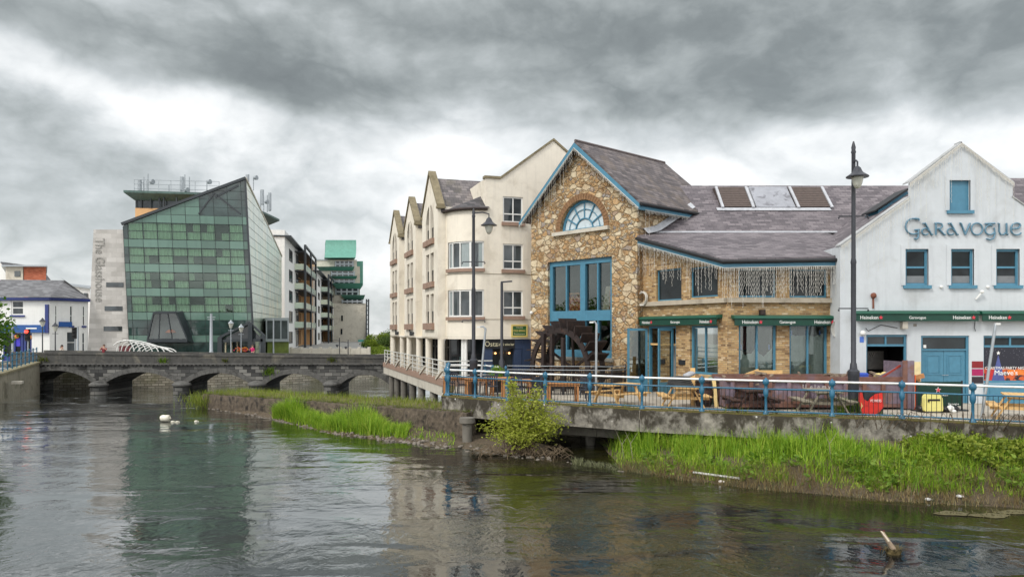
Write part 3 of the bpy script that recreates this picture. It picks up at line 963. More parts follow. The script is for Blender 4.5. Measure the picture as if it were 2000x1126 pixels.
mb = MB(); FS2.box(mb, 0, 1.95, DECK, 3.9, -.1, 0); mb.build('shop_window', M['shopglass'], cream)
mb = MB()
for a in (.0, .42, .86, 1.3, 1.8):
    FS2.box(mb, a, a + .08, DECK, 3.9, 0, .06)
FS2.box(mb, 0, 1.9, 3.0, 3.1, 0, .05)
mb.build('shop_frame', M['gutter'], cream)
mb = MB(); FS2.box(mb, .50, .86, 1.8, 2.98, .005, .02); mb.build('door', pm('pale door glass', srgb(108, 128, 126), .2, .15, 2), cream)
sf = MB()
FT.box(sf, -.02, .42, DECK, 3.98, -.6, -.14)
FT.box(sf, 1.62, 2.02, DECK, 3.4, -.6, -.14)
FT.box(sf, 2.05, 2.6, DECK, 3.98, -.6, -.1)
FT.box(sf, .42, 2.05, 3.4, 3.98, -.6, -.12)
sfo = sf.build('shop_front', M['navy'], cream)
mb = MB(); FT.box(mb, .42, 1.62, DECK, 3.4, -.55, -.5); mb.build('shop_window', M['shopglass'], sfo)
mb = MB()
for k, a in enumerate((.62, 1.0, 1.38)):
    p = FT.P(a, 3.16, -.3)
    mb.ball(p, .055, 8, 6)
lampm, tt_, bb_ = newmat('warm bulb')
bb_.inputs['Emission Color'].default_value = (1, .45, .12, 1); bb_.inputs['Emission Strength'].default_value = 2.2
mb.build('bulb', lampm, sfo)
fs = MB(); FT.box(fs, .0, 1.62, 3.42, 3.9, -.119, -.09); sg = fs.build('fascia_sign', M['gutter'], sfo)
pale = pm('sign lettering', srgb(206, 200, 168), .6, .03)
text('Östa', .36, FT, .33, 3.53, -.08, pale, sg, ext=.006)
text('Cafe & wine bar', .2, FT, 1.1, 3.56, -.08, pale, sg, ext=.006, width=.95)
# green and gold board on the cream wall
gb = thing('sign_board', FT.P(1.75, 4.05), 'green board with a gold frame on the cream wall above the navy shop front', 'sign')
mb = MB(); FT.box(mb, 1.42, 2.24, 4.05, 4.62, .01, .05); bd = mb.build('board', pm('sign green', srgb(40, 92, 44), .6, .1), gb)
mb = MB()
for q in ((1.38, 2.28, 4.58, 4.66), (1.38, 2.28, 4.0, 4.08), (1.38, 1.46, 4.08, 4.58), (2.2, 2.28, 4.08, 4.58)):
    FT.box(mb, *q, .02, .075)
mb.build('frame', pm('gold frame', srgb(214, 192, 112), .5, .08), gb)
text('ITALIAN', .1, FT, 1.83, 4.47, .052, pale, bd, ext=.004)
text('FOOD SERVING', .16, FT, 1.83, 4.28, .052, pm('gold letters', srgb(220, 196, 110), .5, .05), bd, ext=.004, width=.66)
text('Restaurant', .12, FT, 1.83, 4.13, .052, pale, bd, ext=.004, width=.6)
# dark scripted shop names on the river side
for s in (2.6, 8.4):
    mb = MB()
    pts = []
    for i in range(40):
        k = i / 39
        pts.append(FC.P(s + 1.5 * k, 4.15 + .13 * math.sin(k * 34) * (1 - .4 * k) + (.12 if i < 5 else 0), .05))
    mb.tube(pts, .035, 5)
    mb.build('lettering', M['black'], cream)

# ---- terrace on stilts in front of it
terr = thing('terrace', FC.P(10, 0, .3), 'riverside terrace on concrete stilts with white railings beside the cream house', 'terrace')
S0, S1, TO = -.3, 20.2, .5
mb = MB(); FC.box(mb, S0, S1, DECK - .5, DECK, -2.0, TO - .05); mb.build('slab', M['conc_pale'], terr)
mb = MB(); FC.box(mb, S0, S1, DECK, DECK + .30, TO - .3, TO); FC.box(mb, S1 - .3, S1, DECK, DECK + .28, -2, TO - .3); mb.build('kerb', M['red_sill'], terr)
for s in (1.9, 4.3, 7.0, 10.2, 13.0, 16.4):
    c = FC.P(s, 0, .15)
    mb = MB(); mb.lathe((c.x, c.y, -.9), [(.22, 0), (.22, 2.1)], 14); mb.build('stilt', M['beam_low'] if s < 12 else M['conc'], terr, smooth=40)
mb = MB()
for zz, rr in ((2.86, .03), (2.62, .022), (2.4, .022), (2.18, .022)):
    mb.tube([FC.P(S0, zz, TO - .12), FC.P(S1 - .1, zz, TO - .12), FC.P(S1 - .1, zz, -2.0)], rr, 6)
for i in range(15):
    s = S0 + .1 + (S1 - S0 - .2) * i / 14
    mb.bar(FC.P(s, DECK + .3, TO - .12), FC.P(s, 2.86, TO - .12), .05)
mb.build('railing', pm('grey white rail', srgb(206, 206, 200), .45, .08), terr)
for i in range(5):
    s = 1.5 + i * 4.3
    mb = MB(); mb.bar(FC.P(s, DECK + .28, TO + .02), FC.P(s + .9, DECK + .75, TO - .1), .1)
    mb.build('brace', M['conc_pale'], terr)

# ---------------------------------------------------------------- old mill with the water wheel
FS = Fr((.966, 37.6), (.667, -.745))
su, sn = tuple(FS.u), tuple(FS.n)
def rubble_mat():
    m, t, b = newmat('honey rubble stone')
    p = t.n('NewGeometry').outputs['Position']
    nz = t.n('TexNoise', {'Vector': p, 'Scale': 1.6, 'Detail': 3}).outputs['Color']
    q = t.n('Mix', {0: .22, 4: p, 5: nz}, data_type='VECTOR').outputs[1]
    q = t.n('Mix', {0: .035, 4: q, 5: t.n('TexNoise', {'Vector': p, 'Scale': 9.0, 'Detail': 3}).outputs['Color']}, data_type='VECTOR').outputs[1]
    q = t.n('Mapping', {'Vector': q, 'Scale': (1, 1, 1.4)}).outputs[0]
    def vor(sc, ft):
        return t.n('TexVoronoi', {'Vector': q, 'Scale': sc, 'Randomness': .95}, feature=ft)
    big, bige = vor(3.9, 'F1'), vor(3.9, 'DISTANCE_TO_EDGE').outputs['Distance']
    sm, sme = vor(9.2, 'F1'), vor(9.2, 'DISTANCE_TO_EDGE').outputs['Distance']
    br, bg_, bb = t.n('SeparateColor', {0: big.outputs['Color']}).outputs
    sr, sg_, sb = t.n('SeparateColor', {0: sm.outputs['Color']}).outputs
    sel = t.math('LESS_THAN', br, .45)
    tone = t.n('Mix', {0: sel, 2: bg_, 3: sg_}).outputs[0]
    edge = t.n('Mix', {0: sel, 2: t.math('MULTIPLY', bige, 1.0), 3: t.math('MINIMUM', t.math('MULTIPLY', sme, 1.7), t.math('MULTIPLY', bige, 1.0))}).outputs[0]
    stones_b = t.ramp(tone, [(.0, srgb(204, 188, 156)), (.4, srgb(216, 202, 172)), (.55, srgb(194, 174, 140)), (.74, srgb(196, 162, 118)), (.88, srgb(176, 138, 92)), (.95, srgb(150, 146, 142))])
    stones_s = t.ramp(tone, [(.0, srgb(198, 168, 126)), (.3, srgb(176, 138, 90)), (.5, srgb(204, 182, 144)), (.7, srgb(160, 122, 80)), (.85, srgb(198, 186, 156)), (.95, srgb(138, 134, 130))])
    c = t.mix(sel, stones_b, stones_s)
    gr = t.noise(p, 9, 7, .68)
    c = t.mix(t.math('MULTIPLY', t.step(gr, .46, .68), .5), c, srgb(146, 104, 60))
    c = t.mix(t.math('MULTIPLY', t.step(t.noise(p, 5, 6, .6), .5, .7), .35), c, srgb(226, 212, 182))
    c = t.mix(t.math('MULTIPLY', t.step(t.noise(p, .55, 5, .6), .45, .62), .35), c, srgb(150, 116, 78))
    mo = t.math('SUBTRACT', 1.0, t.step(edge, .008, .042))
    c = t.mix(t.math('MULTIPLY', mo, .8), c, t.ramp(t.noise(p, 1.4, 4), [(.35, srgb(112, 86, 58)), (.65, srgb(176, 150, 112))]))
    t.link(c, b.inputs['Base Color'])
    b.inputs['Roughness'].default_value = .9
    h = t.math('ADD', t.math('MULTIPLY', t.step(edge, .0, .12), 1.0), t.math('MULTIPLY', gr, .5))
    bn = t.n('Bump', {'Strength': .9, 'Distance': .07, 'Height': h})
    t.link(bn.outputs[0], b.inputs['Normal'])
    return m
M['rubble'] = rubble_mat()
M['slate_mill'] = brickm('mill roof slates', sn, (0, 0, 1), [(.1, srgb(72, 65, 65)), (.5, srgb(96, 88, 88)), (.9, srgb(126, 116, 114))], srgb(50, 45, 46), .34, .15, .009, .65, .6, srgb(112, 98, 84), .5, 1.2)
mill = thing('stone_mill', FS.P(3.4, DECK), 'honey coloured rubble stone mill with steep slate gable, fan window and big blue window', 'mill building')
W_, ZE2, ZR2 = 6.84, 10.1, 13.05
ca, cz_, rr = 3.5, 9.14, 1.4
fan = [(ca + rr * math.cos(math.pi * i / 20), cz_ + rr * math.sin(math.pi * i / 20)) for i in range(21)]
BW = (1.225, 5.37, 3.08, 7.74)
mb = MB()
FS.wall(mb, [(0, DECK - .3), (W_, DECK - .3), (W_, ZE2), (W_ / 2, ZR2), (0, ZE2)], [rect(*BW), fan], .32)
FM = Fr(FS.P(W_, 0)[:2], (-sn[0], -sn[1]))
FM.wall(mb, rect(0, 7.0, DECK - .3, ZE2))
mb.face([FS.P(0, DECK - .3), FS.P(0, DECK - .3, -7), FS.P(0, ZE2, -7), FS.P(0, ZE2)])
mb.face([FS.P(0, DECK, -7), FS.P(W_, DECK, -7), FS.P(W_, ZE2, -7), FS.P(W_ / 2, ZR2, -7), FS.P(0, ZE2, -7)])
mb.build('wall', M['rubble'], mill)
mb = MB()
for sg in (-1, 1):
    e0 = FS.P(W_ / 2 + sg * (W_ / 2 + .42), ZE2 - .26, .36)
    r0 = FS.P(W_ / 2, ZR2 + .12, .36)
    mb.prism([e0, r0, r0 + V(0, 0, .13), e0 + V(0, 0, .13)], FS.n * -7.0)
mb.build('roof', M['slate_mill'], mill)
mb = MB()
mb.tube([FS.P(W_ / 2, ZR2 + .26, .36), FS.P(W_ / 2, ZR2 + .26, -6.6)], .07, 6)
mb.build('ridge_tile', pm('ridge tile', srgb(98, 88, 86), .8, .2), mill)
mb = MB()
for sg in (-1, 1):
    e0 = FS.P(W_ / 2 + sg * (W_ / 2 + .44), ZE2 - .50, .39)
    r0 = FS.P(W_ / 2, ZR2 - .10, .39)
    mb.prism([e0, r0, r0 + V(0, 0, .24), e0 + V(0, 0, .24)], FS.n * .05)
mb.build('barge_board', M['blue'], mill)
mb = MB()
FM.box(mb, -.36, 6.4, ZE2 - .50, ZE2 - .27, .33, .39)
mb.build('fascia_board', M['blue'], mill)
mb = MB()
mb.tube([FM.P(-.36, ZE2 - .26, .48), FM.P(6.3, ZE2 - .26, .48)], .07, 8)
mb.build('gutter', M['gutter'], mill)
# big blue window
f = MB()
a0, a1, z0, z1 = BW
D0, D1 = -.30, -.14
FS.box(f, a0, a0 + .2, z0, z1, D0, D1); FS.box(f, a1 - .2, a1, z0, z1, D0, D1)
FS.box(f, a0 + .2, a1 - .2, z1 - .24, z1, D0, D1 + .01); FS.box(f, a0 + .2, a1 - .2, z0, z0 + .34, D0, D1 + .01)
FS.box(f, 3.3, 3.62, z0 + .34, z1 - .24, D0, D1 + .02)
for x0, x1 in ((a0 + .2, 3.3), (3.62, a1 - .2)):
    FS.box(f, x0, x1, 4.82, 5.3, D0, D1 + .015)
    xm = (x0 + x1) / 2
    FS.box(f, xm - .04, xm + .04, z0 + .34, 4.82, D0, D1); FS.box(f, xm - .04, xm + .04, 5.3, z1 - .24, D0, D1)
bw = f.build('window', M['blue'], mill)
g = MB(); FS.box(g, a0 + .1, a1 - .1, z0 + .1, z1 - .1, -.26, -.25); g.build('pane', glassm('mill glass', (.78, .8, .78), .07), bw)
b = MB(); FS.box(b, a0 - .1, a1 + .12, z0 - .16, z0, -.3, .1); b.build('sill', M['conc'], bw)
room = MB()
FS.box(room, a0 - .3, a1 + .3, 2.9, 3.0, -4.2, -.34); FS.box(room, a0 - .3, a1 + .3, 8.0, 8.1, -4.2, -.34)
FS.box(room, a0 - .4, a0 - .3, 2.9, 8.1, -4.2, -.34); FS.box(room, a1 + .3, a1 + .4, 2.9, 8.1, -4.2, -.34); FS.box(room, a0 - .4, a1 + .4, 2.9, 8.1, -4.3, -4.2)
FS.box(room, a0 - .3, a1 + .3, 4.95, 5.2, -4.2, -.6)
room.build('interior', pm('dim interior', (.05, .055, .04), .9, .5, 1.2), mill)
def zig_mat():
    m, t, b = newmat('zigzag cloth')
    p = t.n('NewGeometry').outputs['Position']
    uu = t.dot(p, su)
    z = t.n('SeparateXYZ', {0: p}).outputs[2]
    tri = t.math('PINGPONG', uu, .14)
    v = t.math('FRACT', t.math('MULTIPLY', t.math('ADD', z, t.math('MULTIPLY', tri, 1.3)), 3.2))
    t.link(t.ramp(v, [(0, srgb(178, 66, 44)), (.45, srgb(226, 176, 120)), (.55, srgb(110, 34, 62)), (1, srgb(200, 96, 60))]), b.inputs['Base Color'])
    return m
zm = zig_mat()
for q in ((1.75, 2.75, 5.2, 6.1), (4.55, 5.1, 5.25, 6.25)):
    mb = MB(); FS.box(mb, *q, -.9, -.8); mb.build('patterned_screen', zm, mill)
mb = MB(); mb.obox(FS.P(3.95, 5.2, -1.0), FS.u * .4, FS.n * .05, V(0, 0, 1.25) + FS.u * .25); mb.build('leaning_panel', M['conc_pale'], mill)
mb = MB(); FS.box(mb, 2.0, 2.7, 6.12, 6.2, -1.0, -.7); mb.build('shelf', M['wood_orange'], mill)
# fan window
f = MB()
def arcp(r_, n=20): return [(ca + r_ * math.cos(math.pi * i / n), cz_ + r_ * math.sin(math.pi * i / n)) for i in range(n + 1)]
f.tube([FS.P(x, z, -.2) for x, z in arcp(rr - .05)], .07, 6)
f.tube([FS.P(x, z, -.19) for x, z in arcp(.55)], .035, 6)
f.tube([FS.P(x, z, -.19) for x, z in arcp(.98)], .02, 6)
for i in range(1, 6):
    an = math.pi * i / 6
    f.bar(FS.P(ca + .55 * math.cos(an), cz_ + .55 * math.sin(an), -.19), FS.P(ca + (rr - .06) * math.cos(an), cz_ + (rr - .06) * math.sin(an), -.19), .05)
FS.box(f, ca - rr, ca + rr, cz_, cz_ + .09, -.26, -.15)
fw_ = f.build('window', M['blue'], mill, smooth=50)
g = MB(); g.prism([FS.P(x, z, -.25) for x, z in arcp(rr)], FS.n * .02); g.build('pane', M['frost'], fw_)
b = MB(); FS.box(b, ca - rr - .45, ca + rr + .35, cz_ - .17, cz_, -.2, .16); b.build('sill', M['conc_pale'], fw_)
mb = MB()
for i in range(30):
    a0_, a1_ = math.pi * (i + .06) / 30, math.pi * (i + .94) / 30
    pts = [(rr + .01, a0_), (rr + .30, a0_), (rr + .30, a1_), (rr + .01, a1_)]
    mb.prism([FS.P(ca + r_ * math.cos(an), cz_ + r_ * math.sin(an), -.05) for r_, an in pts], FS.n * .085)
mb.build('brick_arch', pm('arch brick', srgb(132, 100, 70), .9, .3, 9, .4), mill)
mb = MB(); cp_ = FS.P(.12, 5.25, .08); mb.ball(cp_, .09, 8, 6); mb.bar(cp_, FS.P(.12, 5.25, -.02), .05); mb.build('camera_housing', M['upvc'], mill)

# ---- water wheel standing on the promenade in front of the big window
wc = FS.P(4.15, 2.62, 1.7)
wheel = thing('water_wheel', (wc.x, wc.y, DECK), 'dark timber water wheel with ragged paddles in front of the mill window', 'water wheel')
WR, WW = 1.86, .95
def wp(an, r_, d_): return wc + FS.u * (r_ * math.cos(an)) + V(0, 0, r_ * math.sin(an)) + FS.n * d_
for d_ in (-WW / 2, WW / 2):
    mb = MB()
    n = 40
    vs = []
    for i in range(n):
        an = 2 * math.pi * i / n
        vs += [wp(an, WR - .24, d_ - .05), wp(an, WR, d_ - .05), wp(an, WR, d_ + .05), wp(an, WR - .24, d_ + .05)]
    fsx = []
    for i in range(n):
        j = (i + 1) % n
        for k in range(4):
            fsx.append((i * 4 + k, j * 4 + k, j * 4 + (k + 1) % 4, i * 4 + (k + 1) % 4))
    mb.mesh(vs, fsx)
    mb.build('rim', M['wheel'], wheel)
    for k in range(6):
        an = math.pi * k / 3 - math.pi / 6 * (.9 if d_ < 0 else .5)
        if d_ > 0 and k not in (0, 3): continue
        mb = MB(); mb.bar(wp(an, .1, d_), wp(an, WR - .1, d_), .10, .08, FS.n); mb.build('spoke', M['wheel'], wheel)
for k in range(26):
    an = 2 * math.pi * k / 26
    rnd = random.Random(k)
    t_ = (FS.u * -math.sin(an) + V(0, 0, math.cos(an)))
    rad = (FS.u * math.cos(an) + V(0, 0, math.sin(an)))
    mb = MB()
    ln = .34 + rnd.random() * .16
    o = wp(an, WR - .06, -WW / 2 - .1)
    tilt = (rad * ln + t_ * .20)
    mb.obox(o, FS.n * (WW + .2), tilt, t_ * .045)
    if k % 3: mb.obox(o + t_ * .1, FS.n * (WW + .1), rad * ln * .5 + t_ * .16, t_ * .04)
    mb.build('paddle', M['wheel'], wheel)
mb = MB(); mb.tube([wc - FS.n * .75, wc + FS.n * .8], .11, 10); mb.build('axle', M['wheel'], wheel)
for k, x in enumerate((-.85, -.3, .4)):
    mb = MB(); q = wc + FS.u * x + FS.n * .62
    mb.bar(V(q.x, q.y, DECK), V(q.x, q.y, 4.2 if k < 2 else 4.05), .16, .16, FS.n); mb.build('post', M['wheel'], wheel)

# ---- black slatted screen with two wires round the wheel pit
def screen_pts():
    P = [onfloor(990, 0 + 760)[0:2]]
    return P
SC = [(gx(991, 31.8), 31.8), (gx(1040, 31.2), 31.2), (gx(1100, 31.0), 31.0), (gx(1160, 31.1), 31.1), (gx(1195, 31.3), 31.3), (gx(1222, 32.2), 32.2)]
scr = thing('slatted_screen', (SC[2][0], SC[2][1], DECK), 'black slatted timber screen with wires round the foot of the water wheel', 'screen')
for (xa, ya), (xb, yb) in zip(SC, SC[1:]):
    mb = MB()
    n = max(3, int(math.hypot(xb - xa, yb - ya) / .085))
    for i in range(n):
        x, y = xa + (xb - xa) * (i + .5) / n, ya + (yb - ya) * (i + .5) / n
        if hash2(i, xa) < .06: continue
        mb.bar((x, y, DECK), (x, y, 2.72 + .03 * hash2(i, 3)), .068, .03, (1, 0, 0))
    mb.bar((xa, ya + .04, 2.5), (xb, yb + .04, 2.5), .04, .1)
    mb.bar((xa, ya + .04, 1.95), (xb, yb + .04, 1.95), .04, .1)
    mb.build('slat_panel', M['screen'], scr)
for zz in (2.68, 2.84):
    mb = MB(); mb.tube([(x, y - .05, zz + .02 * math.sin(i)) for i, (x, y) in enumerate(SC)], .016, 5); mb.build('wire', M['galv'], scr)
mb = MB()
for x, y in SC:
    mb.bar((x, y - .02, DECK), (x, y - .02, 2.9), .05)
mb.build('posts', M['black'], scr)

# ---------------------------------------------------------------- brick wing of the bar
P1, P2, P0 = V(8.17, 28.0, 0), V(12.62, 28.4, 0), V(5.86, 32.7, 0)
FB = Fr(P1[:2], (P2 - P1)[:2])
FL = Fr(P0[:2], (P1 - P0)[:2])
BRK = [(.08, srgb(104, 80, 58)), (.28, srgb(170, 138, 94)), (.5, srgb(206, 176, 126)), (.72, srgb(186, 146, 94)), (.92, srgb(230, 212, 178))]
for nm, fr in (('brick_front', FB), ('brick_left', FL)):
    M[nm] = brickm('buff brick ' + nm[6:], tuple(fr.u), (0, 0, 1), BRK, srgb(150, 132, 106), .235, .08, .010, .9, .5, srgb(96, 66, 40), .4, 1.4)
RSL = [(.08, srgb(80, 74, 77)), (.5, srgb(104, 97, 100)), (.92, srgb(134, 126, 128))]
M['slate_bar'] = brickm('bar roof slates', (1, 0, 0), (0, .5, .9), RSL, srgb(70, 62, 70), .36, .17, .010, .65, .6, srgb(136, 128, 130), .35, .5)
wing = thing('brick_wing', FB.P(1, DECK), 'buff brick wing of the bar with wide slate roof and hanging icicle lights', 'bar building')
EV = lambda y: 6.95 + .3 * (y - 27.6)
LL = (P1 - P0).length
LF = (P2 - P1).length
def axl(px): return FL.a(px)
upL = [(axl(1282), axl(1331), 5.62, 6.95), (axl(1348), axl(1402), 5.68, 6.9)]
loL = [(axl(1265), axl(1320), DECK, 4.55), (axl(1348), axl(1402), 2.62, 4.55)]
upF = [(FB.a(1443), FB.a(1516), 5.62, 6.72), (FB.a(1542), FB.a(1616), 5.62, 6.72)]
loF = [(FB.a(1443), FB.a(1517), 2.6, 4.62), (FB.a(1542), FB.a(1617), 2.6, 4.62)]
mb = MB()
FL.wall(mb, [(-.3, DECK), (LL, DECK), (LL, EV(28.2)), (-.3, EV(32.7))], [rect(*q) for q in upL + loL], .2)
mb.build('wall', M['brick_left'], wing)
mb = MB()
FB.wall(mb, [(0, DECK), (LF, DECK), (LF, EV(28)), (0, EV(28))], [rect(*q) for q in upF + loF], .2)
mb.build('wall', M['brick_front'], wing)
def plane_slab(mb, pts, zf, th=.12):
    top = [V(x, y, zf(x, y)) for x, y in pts]
    mb.prism(top, (0, 0, -th))
zl = lambda x, y: EV(y) + .12
zu = lambda x, y: EV(33.3) + .12 + .75 * (y - 33.3)
mb = MB()
plane_slab(mb, [(7.86, 27.5), (12.9, 27.95), (14.2, 27.95), (14.2, 33.3), (5.6, 33.3), (5.5, 32.35)], zl)
plane_slab(mb, [(5.6, 33.31), (20, 33.31), (20, 37.1), (5.6, 37.1)], zu)
plane_slab(mb, [(5.6, 37.11), (20, 37.11), (20, 42), (5.6, 42)], lambda x, y: zu(0, 37.1) - .75 * (y - 37.1))
mb.build('roof', M['slate_bar'], wing)
mb = MB()
mb.obox((5.7, 33.2, zu(0, 33.2) + .05), (9, 0, 0), (0, .14, .06), (0, 0, .03))
q0 = FM.P(.5, 0, .03)
for i in range(8):
    a = .4 + i * .45
    p = FM.P(a, 0, .02); p2 = FM.P(a + .45, 0, .02)
    za, zb_ = max(zl(0, p.y), zu(0, p.y)), max(zl(0, p2.y), zu(0, p2.y))
    mb.mesh([V(p.x, p.y, za + .28), V(p2.x, p2.y, zb_ + .28), FM.P(a + .45, zb_ + .03, .28), FM.P(a, za + .03, .28)], [(0, 1, 2, 3)])
mb.build('flashing', M['lead'], wing)
mb = MB()
mb.prism([V(7.86, 27.48, EV(27.5) - .02), V(12.7, 27.93, EV(27.9) - .02), V(12.7, 27.93, EV(27.9) - .24), V(7.86, 27.48, EV(27.5) - .24)], (0, .06, 0))
mb.prism([V(5.5, 32.33, EV(32.3) - .02), V(7.86, 27.48, EV(27.5) - .02), V(7.86, 27.48, EV(27.5) - .24), V(5.5, 32.33, EV(32.3) - .24)], (.06, .03, 0))
mb.build('fascia_board', M['blue'], wing)
mb = MB()
mb.tube([(5.45, 32.3, EV(32.3) + .02), (7.84, 27.40, EV(27.4) + .02), (12.7, 27.85, EV(27.8) + .02)], .075, 8)
mb.build('gutter', M['gutter'], wing)
mb = MB()
FL.box(mb, -.1, LL, 5.42, 5.60, -.1, .16)
FB.box(mb, 0, LF, 5.42, 5.60, -.1, .16)
mb.build('stone_ledge', pm('pale ledge stone', srgb(178, 168, 150), .9, .12, 4, .3, stain=srgb(112, 102, 86), stain_amt=.5), wing)
mb = MB()
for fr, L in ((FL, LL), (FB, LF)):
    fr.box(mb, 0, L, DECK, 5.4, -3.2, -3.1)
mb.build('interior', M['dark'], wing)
for q in upL: window(FL, *q, wing, M['blue'], M['win'], d=-.16, fw=.06)
for q in upF: window(FB, *q, wing, M['blue'], M['win'], d=-.16, fw=.07)
sheet_m = glassm('cloudy plastic sheet', (.55, .6, .58), .16, .35)
dust = pm('grey dust sheet', srgb(136, 148, 140), .35, .25, 1.6, stain=srgb(170, 178, 170), stain_amt=.6, stain_sc=2.5)
def sheet(fr, a0, a1, z0, z1, par, sag):
    mb = MB()
    n, k = 16, 8
    vs = []
    for i in range(n + 1):
        for j in range(k + 1):
            x = a0 + (a1 - a0) * i / n
            top = z1 - sag * math.sin(math.pi * ((i / n * 2) % 1)) * (.6 + .4 * hash2(i, 5))
            z = z0 + (top - z0) * j / k
            vs.append(fr.P(x, z, -.24 + .025 * math.sin(i * 1.9 + j * .3) * j / k))
    mb.mesh(vs, [(i * (k + 1) + j, (i + 1) * (k + 1) + j, (i + 1) * (k + 1) + j + 1, i * (k + 1) + j + 1) for i in range(n) for j in range(k)])
    return mb.build('dust_sheet', dust, par, smooth=60)
tape = pm('blue tape', srgb(60, 110, 190), .5, .1)
for fr, q, zt, sg in ((FL, loL[1], 3.85, .05), (FB, loF[0], 3.7, .35), (FB, loF[1], 4.25, .12)):
    wo_ = window(fr, *q, wing, M['blue'], glassm('bar glass', (.82, .85, .84), .05), d=-.16, fw=.09, cols=(.5,))
    sheet(fr, q[0] + .09, q[1] - .09, q[2] + .05, zt, wo_, sg)
    mb = MB()
    for k in range(3):
        x = q[0] + (q[1] - q[0]) * (.12 + .37 * k)
        fr.box(mb, x - .02, x + .02, zt - .08, zt + .12, -.215, -.205)
    mb.build('tape', tape, wo_)
mb = MB(); FB.box(mb, loF[0][0] + .1, loF[0][0] + .9, 3.6, 4.6, -1.6, -1.5); mb.build('red_panel', pm('red interior', srgb(110, 30, 28), .7, .2), wing)
mb = MB(); FB.box(mb, loF[0][0] + .5, loF[1][1], 3.4, 3.5, -2.2, -1.4); mb.build('counter', M['wood_dark'], wing)
# open double doors
q = loL[0]
mb = MB()
FL.box(mb, q[0], q[0] + .1, q[2], q[3], -.18, -.06); FL.box(mb, q[1] - .1, q[1], q[2], q[3], -.18, -.06); FL.box(mb, q[0] + .1, q[1] - .1, q[3] - .1, q[3], -.18, -.06)
df = mb.build('door_frame', M['blue'], wing)
mb = MB(); FL.box(mb, q[0] + .1, q[1] - .1, 3.72, 3.8, -.16, -.08); mb.build('batten', M['wood_new'], df)
mb = MB(); FL.box(mb, q[0] + .2, q[0] + 1.1, DECK, 3.7, -1.2, -1.15); mb.build('plaster_board', pm('grey plaster', srgb(150, 146, 140), .9, .08), wing)
def leaf(hinge, ang, wd_):
    th = ang
    dirv = FL.u * math.cos(th) + FL.n * math.sin(th)
    fr = Fr(hinge[:2], dirv[:2])
    mb = MB()
    fr.box(mb, 0, .1, DECK + .02, 4.45, 0, .05); fr.box(mb, wd_ - .1, wd_, DECK + .02, 4.45, 0, .05)
    for z_, h_ in ((DECK + .02, .55), (4.35, .1)): fr.box(mb, .1, wd_ - .1, z_, z_ + h_, .004, .046)
    o = mb.build('door', M['blue'], wing)
    mb = MB(); fr.box(mb, .1, wd_ - .1, DECK + .57, 4.35, .02, .03); mb.build('pane', glassm('door glass', (.6, .64, .62), .2), o)
    mb = MB(); mb.bar(fr.P(wd_ - .06, 2.6, .07), fr.P(wd_ - .06, 2.9, .07), .03); mb.build('handle', M['galv'], o)
leaf(FL.P(q[0], 0, .0), R(115), .9)
leaf(FL.P(q[1] - .15, 0, .0), R(80), .9)
mb = MB()
FL.box(mb, axl(1322) + .15, axl(1322) + .55, 2.95, 3.15, 0, .04); mb.build('name_plate', M['black'], wing)
# roof louvres
lou = [(1404, 1466, True), (1469, 1548, False), (1550, 1617, True)]
Yb, Yt = 35.15, 36.35
zb0, zt0 = zu(0, Yb) + .02, gz(366, Yt)
for pa, pb, sl_ in lou:
    xa, xb = gx(pa, 35.6), gx(pb, 35.6)
    mb = MB()
    prof = [(Yb, zb0 - .1), (Yt, zt0), (Yt + .35, zt0), (37.0, zu(0, 37.0) - .1)]
    mb.prism([V(xa, y, z) for y, z in prof], (xb - xa, 0, 0))
    o = mb.build('roof_vent', M['lead'] if not sl_ else pm('vent brown', srgb(70, 58, 52), .8, .2), wing)
    if sl_:
        mb = MB()
        for k in range(11):
            t_ = (k + .6) / 11.5
            y, z = Yb + (Yt - Yb) * t_, zb0 + (zt0 - zb0) * t_
            mb.obox((xa + .12, y - .12, z - .02), (xb - xa - .24, 0, 0), (0, .1, .09), (0, -.012, .02))
        mb.build('louvre', pm('louvre slat', srgb(84, 72, 66), .7, .2), o)
        mb = MB()
        for x in (xa - .03, xb - .1):
            mb.obox((x, Yb - .1, zb0 - .02), (.12, 0, 0), (0, Yt - Yb, zt0 - zb0), (0, -.06, .05))
        mb.build('frame', M['lead'], o)
    else:
        mb = MB()
        mb.obox((xa + .05, Yb - .05, zb0), (xb - xa - .1, 0, 0), (0, Yt - Yb, zt0 - zb0), (0, -.03, .03))
        mb.build('hatch', pm('weathered lead sheet', srgb(150, 152, 158), .6, .15, 3, .2, stain=srgb(84, 82, 86), stain_amt=.7, stain_sc=2.2), o)
mb = MB(); xa, xb = gx(1400, 35), gx(1622, 35); mb.obox((xa, 34.9, zu(0, 34.9) + .03), (xb - xa, 0, 0), (0, .2, .15), (0, -.02, .03)); mb.build('flashing', M['lead'], wing)
